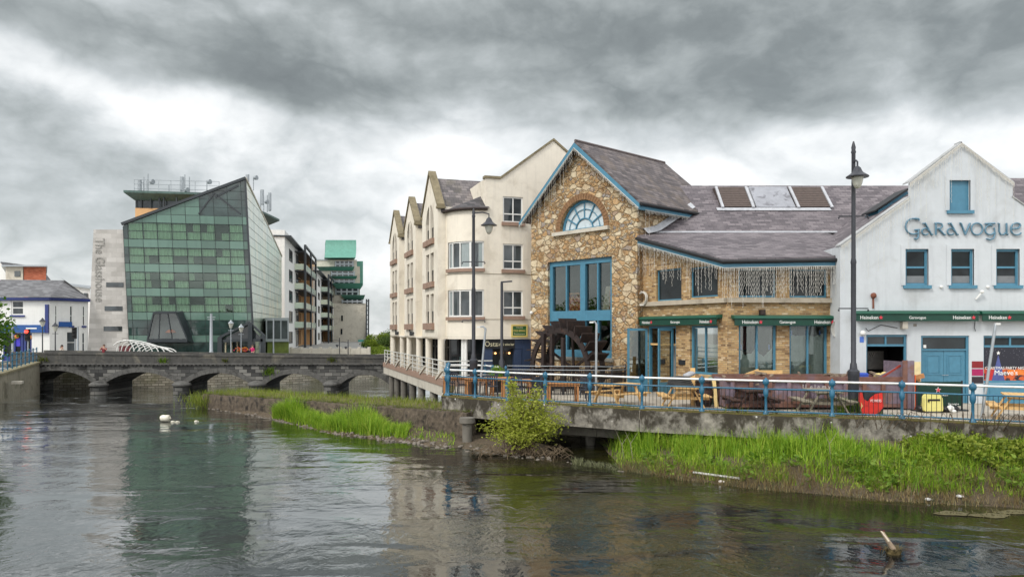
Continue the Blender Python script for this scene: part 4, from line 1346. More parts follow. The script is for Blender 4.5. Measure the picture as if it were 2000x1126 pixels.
# hose coil, satellite dish, lights
hose = thing('cable_coil', FL.P(.05, 5.3, .2), 'coil of pale cable hanging where the stone mill meets the brick wing', 'cable')
mb = MB()
pts = []
for i in range(70):
    an = i * .5
    pts.append(FL.P(.15 + (.3 + .02 * math.sin(i)) * math.cos(an), 5.75 + (.3 + .03 * math.sin(i * 1.7)) * math.sin(an), .2 + .05 * math.sin(i * .9)))
pts += [FL.P(-.1, 5.2, .2), FL.P(-.2, 4.9, .2), FL.P(-.1, 4.6, .22)]
mb.tube(pts, .022, 5)
mb.build('cable', M['lights'], hose)
dish = thing('satellite_dish', FB.P(LF - .25, 4.55, .1), 'small pale satellite dish where brick wing meets white pub', 'satellite dish')
mb = MB()
c = FB.P(LF - .3, 4.42, .35)
vs, fs_ = [], []
for i in range(5):
    for k in range(16):
        an = 2 * math.pi * k / 16
        r_ = .3 * i / 4 + .001
        vs.append(c + FB.u * r_ * math.cos(an) + V(0, 0, r_ * math.sin(an) * 1.15) + FB.n * (r_ * r_ * 1.0))
for i in range(4):
    for k in range(16):
        fs_.append((i * 16 + k, i * 16 + (k + 1) % 16, (i + 1) * 16 + (k + 1) % 16, (i + 1) * 16 + k))
mb.mesh(vs, fs_)
mb.build('dish', pm('dish grey', srgb(190, 188, 180), .6, .08), dish, smooth=60)
mb = MB(); mb.bar(c, FB.P(LF - .3, 4.35, 0), .05); mb.bar(c + V(0, 0, -.25), c + FB.n * .4, .025); mb.build('arm', M['galv'], dish)

# ---- awnings with lettering
def star(fr, a, z, d, r_, mat, par):
    mb = MB()
    pts = []
    for k in range(10):
        q_ = r_ if k % 2 == 0 else r_ * .42
        an = math.pi / 2 + k * math.pi / 5
        pts.append(fr.P(a + q_ * math.cos(an), z + q_ * math.sin(an), d))
    mb.prism(pts, fr.n * .01)
    return mb.build('star', mat, par)
def awning(fr, a0, a1, zt, label, words, par_group='green pub awnings'):
    root = thing('awning', fr.P((a0 + a1) / 2, zt, .1), label, 'awning', par_group)
    mb = MB()
    mb.prism([fr.P(a0, zt - .02, .0), fr.P(a0, zt + .10, .0), fr.P(a0, zt + .06, .30), fr.P(a0, zt - .03, .34), fr.P(a0, zt - .05, .30)], fr.u * (a1 - a0))
    mb.build('cassette', M['green_cas'], root)
    mb = MB()
    fr.box(mb, a0 + .02, a1 - .02, zt - .30, zt - .05, .27, .29)
    fr.box(mb, a0 + .02, a1 - .02, zt - .08, zt - .05, .02, .27)
    v_ = mb.build('valance', M['green_awn'], root)
    for w_, k, sz, wd_ in words:
        a = a0 + (a1 - a0) * k
        if w_ == 'Heineken':
            text(w_, sz, fr, a, zt - .23, .296, M['lettering'], v_, ext=.004, width=wd_)
            star(fr, a + wd_ / 2 + .1, zt - .17, .292, .085, M['redstar'], v_)
        else:
            text(w_, sz, fr, a, zt - .22, .296, M['lettering'], v_, ext=.004, width=wd_)
    return root
awning(FL, axl(1259), axl(1412) - .02, 4.88, 'green awning over the open doors of the brick wing', [('Heineken', .1, .17, .55), ('Garavogue', .5, .15, .6), ('Heineken', .86, .17, .55)])
awning(FB, FB.a(1428), FB.a(1633), 4.85, 'green awning over the two wide windows of the brick wing', [('Heineken', .15, .19, .62), ('Garavogue', .5, .16, .62), ('Heineken', .83, .19, .62)])
mb = MB(); FB.box(mb, FB.a(1482), FB.a(1492), 4.95, 5.15, 0, .16); mb.build('floodlight', M['wheel'], wing)

# ---------------------------------------------------------------- white pub
FP = Fr((12.24, 27.5), (1, 0))
def pa(px): return gx(px, 27.5) - 12.24
def pz(py): return gz(py, 27.5)
pub = thing('white_pub', FP.P(4, DECK), 'white rendered gabled pub with blue windows and blue raised lettering', 'pub')
ca_ = pa(1876)
zs1, xs1, zs2, zap = pz(385), pa(1774), pz(358), pz(279)
Wd = 2 * ca_
prof = [(0, DECK), (Wd, DECK), (Wd, pz(480)), (Wd - xs1, zs1), (Wd - xs1, zs2), (ca_, zap), (xs1, zs2), (xs1, zs1), (0, pz(480))]
wins = [(pa(a), pa(b), pz(557), pz(486)) for a, b in ((1768, 1813), (1857, 1902), (1945, 1991))]
topw = (pa(1854), pa(1895), pz(411), pz(352))
loww = (pa(1692), pa(1772), pz(742), pz(653))
doorw = (pa(1799), pa(1893), DECK, pz(655))
rw = (pa(1921), pa(2031), pz(748), pz(655))
mb = MB()
FP.wall(mb, prof, [rect(*q) for q in wins + [topw, loww, doorw, rw]], .2)
for s, z in ((0, pz(480)), (Wd, pz(480))):
    mb.face([FP.P(s, DECK), FP.P(s, DECK, -12), FP.P(s, z - .25, -12), FP.P(s, z)])
mb.build('wall', M['white'], pub)
mb = MB()
for (a0_, z0_), (a1_, z1_) in (((0, pz(480)), (xs1, zs1)), ((xs1, zs1), (xs1, zs2)), ((xs1, zs2), (ca_, zap)), ((ca_, zap), (Wd - xs1, zs2)), ((Wd - xs1, zs2), (Wd - xs1, zs1)), ((Wd - xs1, zs1), (Wd, pz(480)))):
    if a0_ == a1_: continue
    mb.prism([FP.P(a0_ - .03, z0_, .05), FP.P(a1_ + .03, z1_, .05), FP.P(a1_ + .03, z1_ + .05, .05), FP.P(a0_ - .03, z0_ + .05, .05)], (0, .40, 0))
mb.build('coping', pm('white coping', srgb(176, 178, 178), .8, .1, 4, stain=srgb(130, 130, 124), stain_amt=.5), pub)
M['slate_pub'] = brickm('pub slates', (0, 1, 0), (.6, 0, .8), RSL, srgb(70, 62, 70), .36, .17, .009, .6, .5)
mb = MB()
for sg in (-1, 1):
    e = FP.P(ca_ + sg * ca_, pz(480) - .3, -.4); r_ = FP.P(ca_, zap - 1.2, -.4)
    mb.prism([e, r_, r_ - V(0, 0, .15), e - V(0, 0, .15)], (0, 11.5, 0))
mb.build('roof', M['slate_pub'], pub)
for q in wins:
    wo_ = window(FP, *q, pub, M['blue'], M['win'], d=-.15, fw=.09, rows=(.5,), sill=(M['blue'], .12, .10))
    mb = MB()
    for x0, x1, y0, y1 in ((q[0] - .16, q[0], q[2], q[3] + .16), (q[1], q[1] + .16, q[2], q[3] + .16), (q[0], q[1], q[3], q[3] + .16)):
        FP.box(mb, x0, x1, y0, y1, -.05, .025)
    mb.build('surround', M['white'], wo_)
    b = MB(); FP.box(b, q[0] + .09, q[1] - .09, q[2] + .1, q[2] + .36, -.136, -.118); b.build('half_curtain', pm('grey net', srgb(118, 122, 124), .7, .1), wo_)
mb = MB(); FP.box(mb, *topw, -.16, -.1); tw = mb.build('shutter', M['blue'], pub)
b = MB(); FP.box(b, topw[0] - .1, topw[1] + .1, topw[2] - .12, topw[2], -.16, .1); b.build('sill', M['blue'], tw)
b = MB()
for x0, x1, y0, y1 in ((topw[0] - .16, topw[0], topw[2], topw[3] + .16), (topw[1], topw[1] + .16, topw[2], topw[3] + .16), (topw[0], topw[1], topw[3], topw[3] + .16)):
    FP.box(b, x0, x1, y0, y1, -.05, .025)
b.build('surround', M['white'], tw)
# lower left opening: top lights over an open dark bar front
q = loww
tl = (q[0], q[1], pz(676), q[3])
window(FP, *tl, pub, M['blue'], M['win'], d=-.15, fw=.08, cols=(.5,))
mb = MB()
FP.box(mb, q[0], q[0] + .07, q[2], tl[2], -.15, -.08); FP.box(mb, q[1] - .07, q[1], q[2], tl[2], -.15, -.08); FP.box(mb, q[0], q[1], q[2] - .02, q[2] + .07, -.15, -.04)
of = mb.build('opening_frame', M['blue'], pub)
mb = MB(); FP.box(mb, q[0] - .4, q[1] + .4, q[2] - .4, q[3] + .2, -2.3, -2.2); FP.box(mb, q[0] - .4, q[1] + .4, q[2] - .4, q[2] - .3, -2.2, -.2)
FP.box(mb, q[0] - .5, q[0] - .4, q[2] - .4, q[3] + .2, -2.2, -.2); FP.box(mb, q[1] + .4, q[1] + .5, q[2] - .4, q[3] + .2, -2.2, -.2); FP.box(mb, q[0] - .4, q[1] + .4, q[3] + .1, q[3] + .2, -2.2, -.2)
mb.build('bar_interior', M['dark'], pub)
mb = MB(); FP.box(mb, q[0] + .1, q[1] - .3, q[2] + .35, q[2] + 1.05, -1.2, -1.15); mir = mb.build('wall_mirror', pm('brown mural', srgb(62, 56, 50), .4, .5, 3, stain=srgb(110, 104, 96), stain_amt=.6, stain_sc=2.5), of)
text('BLAAW', .2, FP, q[0] + .55, q[2] + .84, -1.14, pm('faded letters', srgb(120, 114, 104), .6, .1), mir, ext=.004)
# double doors with transom
q = doorw
mb = MB()
FP.box(mb, q[0], q[0] + .08, q[2], q[3], -.16, -.05); FP.box(mb, q[1] - .08, q[1], q[2], q[3], -.16, -.05); FP.box(mb, q[0] + .08, q[1] - .08, q[3] - .07, q[3], -.16, -.05); FP.box(mb, q[0] + .08, q[1] - .08, pz(684), pz(681), -.16, -.05)
dfm = mb.build('door_frame', M['blue'], pub)
mb = MB(); FP.box(mb, q[0] + .08, q[1] - .08, pz(681), q[3] - .07, -.12, -.1); mb.build('transom_pane', M['win'], dfm)
mb = MB(); FP.box(mb, q[0] + .14, q[0] + .24, pz(679), pz(673), -.099, -.09); mb.build('sticker', M['upvc'], dfm)
mid = (q[0] + q[1]) / 2
for x0, x1 in ((q[0] + .085, mid - .006), (mid + .006, q[1] - .085)):
    mb = MB()
    zt_ = pz(684.5)
    FP.box(mb, x0, x1, DECK, zt_, -.13, -.10)
    for y0, y1 in ((DECK + .15, DECK + .85), (DECK + 1.05, zt_ - .15)):
        FP.box(mb, x0 + .12, x1 - .12, y0, y0 + .04, -.10, -.082); FP.box(mb, x0 + .12, x1 - .12, y1 - .04, y1, -.10, -.082)
        FP.box(mb, x0 + .12, x0 + .16, y0, y1, -.10, -.083); FP.box(mb, x1 - .16, x1 - .12, y0, y1, -.10, -.083)
        FP.box(mb, x0 + .2, x1 - .2, y0 + .08, y1 - .08, -.10, -.088)
    dd_ = mb.build('door', M['blue'], pub)
    mb = MB(); hx = mid - .07 if x0 < mid - .2 else mid + .05
    mb.tube([FP.P(hx, 2.7, -.09), FP.P(hx, 2.7, -.05), FP.P(hx + .1, 2.7, -.05)], .012, 6); mb.build('handle', M['galv'], dd_)
# poster window on the right
q = rw
window(FP, q[0], q[1], pz(678), q[3], pub, M['blue'], M['win'], d=-.15, fw=.08, cols=(.5,))
mb = MB(); FP.box(mb, q[0], q[0] + .05, q[2], pz(678), -.15, -.06); FP.box(mb, q[1] - .05, q[1], q[2], pz(678), -.15, -.06); FP.box(mb, q[0], q[1], q[2], q[2] + .1, -.15, -.04)
pf = mb.build('poster_frame', M['blue'], pub)
def poster_mat():
    m, t, b = newmat('snowy night print')
    p = t.n('NewGeometry').outputs['Position']
    x, y, z = t.n('SeparateXYZ', {0: p}).outputs
    v = t.n('TexVoronoi', {'Vector': p, 'Scale': 14.0}, feature='F1').outputs['Distance']
    fl = t.math('MULTIPLY', t.math('SUBTRACT', 1.0, t.step(v, .10, .2)), t.step(z, 3.1, 3.7))
    c = t.mix(fl, srgb(26, 26, 40), srgb(150, 150, 160))
    glow = t.math('MULTIPLY', t.step(t.noise(p, 5, 4), .42, .55), t.math('SUBTRACT', 1.0, t.step(z, 2.88, 3.02)))
    c = t.mix(glow, c, srgb(206, 92, 42))
    t.link(c, b.inputs['Base Color'])
    b.inputs['Roughness'].default_value = .35
    return m
mb = MB(); FP.box(mb, q[0] + .05, q[1] - .05, q[2] + .1, pz(678) - .0, -.13, -.1); po = mb.build('poster', poster_mat(), pub)
tx = pa(1953)
mb = MB(); mb.prism([FP.P(tx, pz(692), -.098), FP.P(tx - .25, pz(744), -.098), FP.P(tx + .25, pz(744), -.098)], FP.n * .004); mb.build('tree_print', pm('blue tree print', srgb(74, 84, 140), .5, .3, 20), po)
star(FP, tx, pz(689), -.096, .08, M['lettering'], po)
text('CHRISTMAS PARTY NIGHTS', .15, FP, pa(1972), pz(721), -.09, M['lettering'], po, ext=.002, width=1.72)
text("Maeve's", .26, FP, pa(1968), pz(732), -.09, M['lettering'], po, ext=.003, width=.86)
mb = MB(); FP.box(mb, pa(1971), q[1] - .06, pz(732), pz(721.5), -.1, -.096); mb.build('orange_band', pm('orange print', srgb(222, 120, 44), .5, .2), po)
mb = MB(); FP.box(mb, pa(1928), pa(1946), pz(742), pz(722), -.1, -.096); mb.build('red_patch', pm('red print', srgb(190, 40, 40), .5, .2), po)
mb = MB(); FP.box(mb, q[0], q[1], DECK, q[2] - .02, .0, .05); FP.box(mb, q[0] + .2, q[1] - .2, DECK + .15, q[2] - .2, .05, .065); mb.build('blue_panel', M['blue'], pub)
for y0, y1, colr in ((705, 718, srgb(132, 36, 40)), (720, 733, srgb(160, 32, 88)), (735, 748, srgb(50, 40, 46))):
    mb = MB(); FP.box(mb, pa(1898), pa(1920), pz(y1), pz(y0), .0, .012); mb.build('paint_patch', pm('paint swatch', colr, .8, .12), pub)
mb = MB(); FP.box(mb, pa(1782), pa(1798), pz(745), pz(706), .0, .012); mb.build('paint_patch', pm('yellow swatch', srgb(228, 210, 160), .8, .12), pub)
for b0, b1 in ((1664, 1903), (1908, 2062)):
    ws = [('Heineken', .11, .19, .66), ('Garavogue', .5, .15, .62), ('Heineken', .86, .19, .66)] if b0 < 1700 else [('Heineken', .2, .19, .66), ('Garavogue', .66, .15, .62)]
    awning(FP, pa(b0), pa(b1), pz(611), 'green awning over the blue double doors of the white pub' if b0 < 1700 else 'green awning over the party poster at the right edge', ws)

M['letter_blue'] = pm('faded blue letter paint', srgb(92, 130, 150), .55, .12, 5)
# raised uncial lettering, drawn as pen strokes
def ellipse(cx, cy, rx, ry, a0, a1, n=16): return [(cx + rx * math.cos(R(a0 + (a1 - a0) * i / n)), cy + ry * math.sin(R(a0 + (a1 - a0) * i / n))) for i in range(n + 1)]
GL = {
 'G': [ellipse(.62, .72, .58, .66, 62, 285, 22), [(.75, .08), (.98, .14), (1.0, .42)], [(.72, .42), (1.08, .44)], [(1.0, .2), (.98, -.22), (.84, -.36), (.7, -.3)], [(.72, 1.4), (1.02, 1.36), (1.06, 1.22)]],
 'a': [[(.12, .95), (.3, 1.0), (.78, 0), (.88, .04)], ellipse(.32, .28, .26, .27, 40, 320), [(.5, .5), (.58, .38)]],
 'r': [[(.12, 0), (.12, 1.0)], [(.02, .98), (.3, 1.0), (.56, .93), (.62, .75), (.5, .58), (.16, .5)], [(.34, .52), (.76, 0), (.84, .02)]],
 'v': [[(.0, 1.0), (.1, .98), (.42, .02)], [(.42, .02), (.78, 1.0)]],
 'o': [ellipse(.45, .5, .42, .5, 0, 360, 24)],
 'g': [[(.05, .94), (.8, .98)], ellipse(.42, .42, .36, .4, 60, 330), [(.42, .94), (.3, .8)], [(.74, .62), (.8, .1), (.7, -.3), (.42, -.42), (.16, -.32)]],
 'u': [[(.02, .98), (.14, .95), (.12, .3), (.24, .04), (.46, .02), (.64, .22)], [(.68, 1.0), (.68, .1), (.8, .02)]],
 'e': [ellipse(.5, .5, .44, .5, 60, 320), [(.08, .52), (.62, .56)], [(.62, .56), (.78, .8), (.7, .95)]],
}
letters = [('G', 1.2), ('a', .98), ('r', .92), ('a', .98), ('v', .84), ('o', 1.0), ('g', .98), ('u', .94), ('e', .9)]
tot = sum(w_ for _, w_ in letters)
X0, X1, hx = pa(1766), pa(1994), (pz(436) - pz(459))
sign = thing('raised_lettering', FP.P(X0, pz(459)), 'blue raised uncial letters spelling the pub name on the white gable', 'sign')
x = X0
kx = (X1 - X0) / tot
for ch, w_ in letters:
    mb = MB()
    for st in GL[ch]:
        # pen strokes: thicker on the downstroke
        for p, q in zip(st, st[1:]):
            pass
        pts = [FP.P(x + px_ * kx, pz(459) + py_ * hx, .06) for px_, py_ in st]
        mb.tube(pts, [(.030 if len(pts) > 4 else .035)] * len(pts), 6)
    mb.build('letter', M['letter_blue'], sign, smooth=60)
    x += w_ * kx
# small fittings
mb = MB(); FP.box(mb, pa(1758), pa(1768), pz(642), pz(628), 0, .2); fl = mb.build('flood_lamp', M['conc_pale'], pub)
mb = MB(); p = FP.P(pa(1683), pz(650), .1); mb.ball(p, .1, 10, 6); mb.bar(p, FP.P(pa(1683), pz(647), 0), .05); mb.build('camera_housing', M['upvc'], pub)
mb = MB(); FP.box(mb, pa(1679), pa(1687), pz(668), pz(657), 0, .012); mb.build('notice', pm('blue notice', srgb(70, 110, 190), .5, .2), pub)
mb = MB(); mb.bar(FP.P(pa(1705), pz(602), .02), FP.P(pa(1705), pz(580), .02), .05); mb.ball(FP.P(pa(1705), pz(577), .05), .11, 8, 6); mb.build('wall_lamp', pm('rusty fitting', srgb(120, 72, 54), .8, .2), pub)
mb = MB(); p = FP.P(pa(1913), pz(570), .15); mb.bar(p, FP.P(pa(1904), pz(584), .05), .05); mb.ball(p, .07, 8, 6); mb.build('camera_housing', M['upvc'], pub)
for px in (1837, 1928):
    mb = MB(); mb.ball(FP.P(pa(px), pz(560), .04), .06, 8, 6); mb.build('sensor', M['upvc'], pub)
mb = MB(); FP.box(mb, pa(1784), pa(1790), pz(637), pz(632), 0, .015); mb.build('vent_brick', M['conc'], pub)
mb = MB()
mb.tube([FP.P(pa(1690), pz(640), .03), FP.P(pa(1695), pz(646), .03), FP.P(pa(1720), pz(634), .03), FP.P(pa(1752), pz(640), .03)], .012, 5)
mb.tube([FP.P(pa(1903), pz(625), .04), FP.P(pa(1902), pz(640), .04), FP.P(pa(1904), pz(646), .04)], .012, 5)
mb.build('wall_cable', M['black'], pub)
# blue dormer cheek behind the left shoulder
mb = MB()
dY = 31.0
dpt = [(1712, 424), (1716, 410), (1772, 372), (1776, 384), (1776, 424)]
mb.prism([V(gx(a, dY), dY, gz(b, dY)) for a, b in dpt], (0, 1.1, 0)); dm = mb.build('dormer', M['blue'], pub)
mb = MB(); mb.prism([V(gx(a, dY - .1), dY - .1, gz(b, dY - .1)) for a, b in ((1709, 413), (1709, 410), (1776, 366), (1776, 370))], (.0, 1.2, 0)); mb.build('roof', M['gutter'], dm)
# neighbour at the right edge: only its slate roof shows
nb_ = thing('slate_house', (24, 33, DECK), 'grey slate roofed house just showing beyond the right gable of the pub', 'house')
mb = MB(); mb.box(20.9, 30, 31.5, 40, DECK, 8.2); mb.build('wall', M['white'], nb_)
mb = MB(); mb.prism([V(20.6, 31.2, 8.1), V(21.6, 35.6, 11.6), V(21.6, 35.6, 11.7), V(20.6, 31.2, 8.3)], (9, 0, 0)); mb.prism([V(20.6, 40.2, 8.1), V(21.6, 35.7, 11.6), V(21.6, 35.7, 11.7), V(20.6, 40.2, 8.3)], (9, 0, 0)); mb.build('roof', M['slate_bar'], nb_)

# ---------------------------------------------------------------- icicle lights: one curtain per eave, each strand a part
def strands(label, pts_fn, n, lens, seed, group='icicle light curtains', fringe=None, thick=.0062):
    rnd = random.Random(seed)
    p0 = pts_fn(.5)
    root = thing('icicle_lights', p0, label, 'string lights', group)
    rail = MB()
    rail.tube([pts_fn(i / 24) for i in range(25)], .012, 4)
    if fringe:
        for i in range(fringe):
            k = (i + .5) / fringe
            p = pts_fn(k)
            rail.tube([p, p + V(0, 0, -.09 - .07 * rnd.random())], [.013, .007], 4)
    rail.build('cable', M['lights'], root)
    for i in range(n):
        k = (i + rnd.random() * .8) / n
        L = lens(k, rnd)
        if L < .08: continue
        p = pts_fn(min(k, 1))
        m_ = max(3, int(L / .07))
        pts = []
        ph = rnd.random() * 9
        for j in range(m_ + 1):
            pts.append(p + V(.014 * math.sin(ph + j * 2.1), -.012 + .01 * math.cos(ph + j * 1.7), -L * j / m_))
        s = MB()
        s.tube(pts, [thick if j % 2 else thick * .55 for j in range(m_ + 1)], 4)
        s.build('strand', M['lights'], root)
    return root
def rake(side):
    def f(k):
        sg = side
        x0 = W_ / 2 + sg * (W_ / 2 + .42)
        a = x0 + (W_ / 2 - x0) * k
        z = (ZE2 - .44) + (ZR2 - .10 - ZE2 + .44) * k
        return FS.P(a, z, .46)
    return f
def rl(k, r_): return r_.choice([.15, .3, .5, .9, 1.3, 1.8, .4, .6]) * (1.2 if k < .55 else .7)
strands('white icicle lights along the left rake of the mill gable', rake(-1), 34, rl, 3, fringe=70)
strands('white icicle lights along the right rake of the mill gable', rake(1), 30, lambda k, r_: r_.choice([.1, .2, .3, .6, 2.4, 3.0, .2]) if k < .35 else r_.choice([.1, .15, .3, .5]), 4, fringe=70)
strands('white icicle lights on the side eave of the mill above the brick roof', lambda k: FM.P(.0 + 4.6 * k, ZE2 - .48, .42), 24, lambda k, r_: (r_.choice([1.5, 2.6, 3.2, .6]) if k < .1 else r_.choice([.08, .12, .2])), 5, fringe=46)
strands('dense icicle lights on the sloping eave of the brick wing', lambda k: V(5.5, 32.3, EV(32.3) - .2) + (V(7.86, 27.42, EV(27.4) - .2) - V(5.5, 32.3, EV(32.3) - .2)) * k, 54, lambda k, r_: r_.choice([.5, .8, 1.0, 1.2, .3, 1.35]), 6, fringe=60, thick=.0072)
strands('dense icicle lights on the level eave of the brick wing', lambda k: V(7.86, 27.42, EV(27.4) - .2) + (V(12.68, 27.88, EV(27.8) - .2) - V(7.86, 27.42, EV(27.4) - .2)) * k, 92, lambda k, r_: r_.choice([.7, 1.0, 1.1, 1.2, .35, 1.15, 1.5 if r_.random() < .2 else .9]), 7, fringe=60, thick=.0072)
def pubrake(side, part):
    def f(k):
        if part: a0_, z0_, a1_, z1_ = xs1, zs2, ca_, zap
        else: a0_, z0_, a1_, z1_ = 0, pz(480), xs1, zs1
        a = a0_ + (a1_ - a0_) * k
        z = z0_ + (z1_ - z0_) * k - .03
        if side > 0: a = Wd - a
        return FP.P(a, z, .10)
    return f
for sd, pt, lab in ((-1, 1, 'fine icicle lights under the left slope of the white gable top'), (1, 1, 'fine icicle lights under the right slope of the white gable top'), (-1, 0, 'fine icicle lights on the long left shoulder of the white gable')):
    strands(lab, pubrake(sd, pt), 30, lambda k, r_: r_.choice([.2, .5, .9, 1.4, 1.9, .3, .7]), 20 + sd + pt * 5, fringe=60)

# ---------------------------------------------------------------- glass hotel beyond the bridge
GR = 1.5
FG = Fr((-36.94, 70.0), (.982, .187))
hotel = thing('glass_hotel', FG.P(5, GR), 'green glass hotel with slanting pointed prow and pale stair tower', 'hotel')
def ga(px, py=None): return FG.a(px)
def gzf(px, py): return FG.z(px, py)
aL, aR = ga(240), ga(479)
zL, zA = gzf(240, 438), gzf(479, 348)
slope = (ga(497) - ga(479)) / (zA - GR)          # lean of the uprights, metres of a per metre of fall
def lean(a_top, z): return a_top + (zA - z) * slope
aLt = aL - (zA - zL) * slope                    # upright positions are named by where they meet the apex height
aRt = aR
def topz(a): return zL + (zA - zL) * (a - aL) / (aR - aL)
def clip(poly, f):
    out = []
    for i in range(len(poly)):
        p, q = poly[i], poly[(i + 1) % len(poly)]
        fp, fq = f(p), f(q)
        if fp >= 0: out.append(p)
        if (fp >= 0) != (fq >= 0):
            k = fp / (fp - fq)
            out.append((p[0] + (q[0] - p[0]) * k, p[1] + (q[1] - p[1]) * k))
    return out
def spand(name, base):
    m, t, b = newmat(name)
    p = t.n('NewGeometry').outputs['Position']
    oi = t.n('NewGeometry').outputs['Random Per Island']
    c = t.ramp(t.math('ADD', t.math('MULTIPLY', oi, .6), t.math('MULTIPLY', t.noise(p, .5, 4), .4)), [(.2, mul(base, .78)), (.8, mul(base, 1.2))])
    c = t.mix(t.math('MULTIPLY', t.step(t.noise(t.n('Mapping', {'Vector': p, 'Scale': (1.6, 1.6, .25)}).outputs[0], 1, 5), .5, .75), .3), c, mul(base, .6))
    t.link(c, b.inputs['Base Color'])
    b.inputs['Roughness'].default_value = .05
    b.inputs['Specular IOR Level'].default_value = .5
    return m
M['spandrel'] = spand('green spandrel glass', srgb(94, 122, 110))
M['vision'] = glassm('green vision glass', (.72, .85, .77), .04, .02)
M['vision_dark'] = glassm('dark lobby glass', (.03, .055, .05), .7, .03, opaque=True)
M['mullion'] = pm('dark mullion', srgb(30, 44, 42), .4, .1)
M['curtain'] = pm('pale hotel curtain', srgb(196, 200, 182), .9, .1, 3, streak=.3)
M['prow'] = pm('black steel', srgb(44, 50, 54), .45, .12, 3)
back = MB()
outline = [(lean(aLt, GR), GR), (lean(aRt, GR), GR), (aR, zA), (aL, zL)]
back.prism([FG.P(a, z, -.30) for a, z in outline], FG.n * -.3)
back.build('dark_backing', M['dark'], hotel)
rows = [(690, 668, 'dark'), (668, 654, 'sp'), (654, 640, 'dark'), (640, 625, 'dark'), (625, 609.5, 'sp'), (609.5, 594.5, 'vi'), (594.5, 579, 'vi'), (579, 563, 'sp'), (563, 548, 'vi'), (548, 532.5, 'vi'), (532.5, 516, 'sp'), (516, 500.5, 'vi'), (500.5, 485, 'vi'), (485, 469, 'sp'), (469, 453, 'vi'), (453, 437, 'vi'), (437, 420.5, 'sp'), (420.5, 404, 'top'), (404, 388, 'top'), (388, 371, 'top'), (371, 340, 'top')]
NC = 9
wide = (aRt - aLt - .42) / 8.35
cols = [aLt] + [aLt + .42 + wide * i for i in range(9)] + [aRt]
kinds = {}
bars, bold = MB(), MB()
rnd = random.Random(11)
shut = {}
pane_list = []
for ri, (y0, y1, kd) in enumerate(rows):
    za, zb = gz(y0, 71.2), gz(y1, 71.2)
    if ri == 0: za = GR
    for ci in range(len(cols) - 1):
        ca0, ca1 = cols[ci], cols[ci + 1]
        if ca1 - ca0 < .05: continue
        cell = [(lean(ca0, za), za), (lean(ca1, za), za), (lean(ca1, zb), zb), (lean(ca0, zb), zb)]
        cell = clip(cell, lambda p: topz(p[0]) - .12 - p[1])
        if len(cell) < 3: continue
        cx = sum(p[0] for p in cell) / len(cell); cz = sum(p[1] for p in cell) / len(cell)
        ins = [(cx + (p[0] - cx) * (1 - .05 / max(.3, (ca1 - ca0))), cz + (p[1] - cz) * (1 - .05 / max(.3, zb - za))) for p in cell]
        k = kd
        if kd == 'top': k = 'dark' if ci >= 6 and ri >= 17 else 'sp'
        if kd == 'vi' and ci in (0,): k = 'dark'
        if kd == 'vi' and ci == 9: k = 'dark'
        if k != 'vi':
            kinds.setdefault((k, ri, ci > 4 and kd == 'vi'), MB()).prism([FG.P(a, z, 0) for a, z in ins], FG.n * .03)
            continue
        pn = MB(); pn.prism([FG.P(a, z, 0) for a, z in ins], FG.n * .03)
        pane_list.append((pn, []))
        grp = (ri // 3, ci)
        if grp not in shut:
            r_ = rnd.random()
            shut[grp] = (0, .0) if r_ < .09 else ((0, .30 + .3 * rnd.random()) if r_ < .2 else ((.45, 1) if r_ < .3 else (0, 1)))
        rng = shut[grp]
        if rng[1] <= 0: continue
        curt = MB()
        n = 14
        pts0, pts1 = [], []
        def at_(e0, e1, f): return e0[0] + (e1[0] - e0[0]) * f
        for i in range(n + 1):
            f = rng[0] + (rng[1] - rng[0]) * i / n
            dd = -.13 - .07 * math.sin(i * 1.7 + ci * 2 + ri // 3)
            pts0.append(FG.P(at_(ins[0], ins[1], f), za, dd)); pts1.append(FG.P(at_(ins[-1], ins[2 if len(ins) > 3 else -2], f), zb, dd))
        for i in range(n): curt.face([pts0[i], pts0[i + 1], pts1[i + 1], pts1[i]])
        pane_list[-1][1].append(curt)
def gframe(z, w_, mbx):
    l, r_ = lean(aLt, z), lean(aRt, z)
    if z > zL: l = aL + (z - zL) / (zA - zL) * (aR - aL)
    mbx.obox(FG.P(l, z - w_ / 2, -.05), FG.u * (r_ - l), FG.n * .07, V(0, 0, w_))
for y0, y1, kd in rows[1:-1]: gframe(gz(y0, 71.2), .06, bars)
for y in (609.5, 579, 563, 532.5, 516, 485, 469, 437, 625): gframe(gz(y, 71.2), .09, bold)
for c in cols:
    zt = zA
    for i in range(60):
        if topz(lean(c, zt)) < zt: zt -= .25
    o = FG.P(lean(c, GR), GR, -.05)
    e = FG.P(lean(c, zt), zt, -.05)
    bars.bar(o, e, .06, .1, FG.n)
hg = bars.build('curtain_wall_frame', M['mullion'], hotel)
bold.build('floor_band', M['mullion'], hotel)
for (k_, r_, _), mb in kinds.items(): mb.build('spandrel_band' if k_ == 'sp' else 'dark_glazing', M['spandrel'] if k_ == 'sp' else M['vision_dark'], hotel)
for pn, cl in pane_list:
    po_ = pn.build('window_pane', M['vision'], hotel)
    for c_ in cl: c_.build('curtain', M['curtain'], po_, smooth=80)
mb = MB()
mb.bar(FG.P(aL - .1, zL + .02, .05), FG.P(aR + .05, zA + .02, .05), .25, .3, FG.n)
mb.bar(FG.P(aR, zA, 0), FG.P(lean(aRt, GR), GR, 0), .16, .2, FG.n)
mb.build('edge_trim', M['prow'], hotel)
mb = MB()
mb.bar(FG.P(ga(388), gzf(388, 418), .06), FG.P(ga(420), gzf(420, 376), .06), .12, .08, FG.n)
mb.bar(FG.P(ga(420), gzf(420, 378), .06), FG.P(ga(470), gzf(470, 418), .06), .12, .08, FG.n)
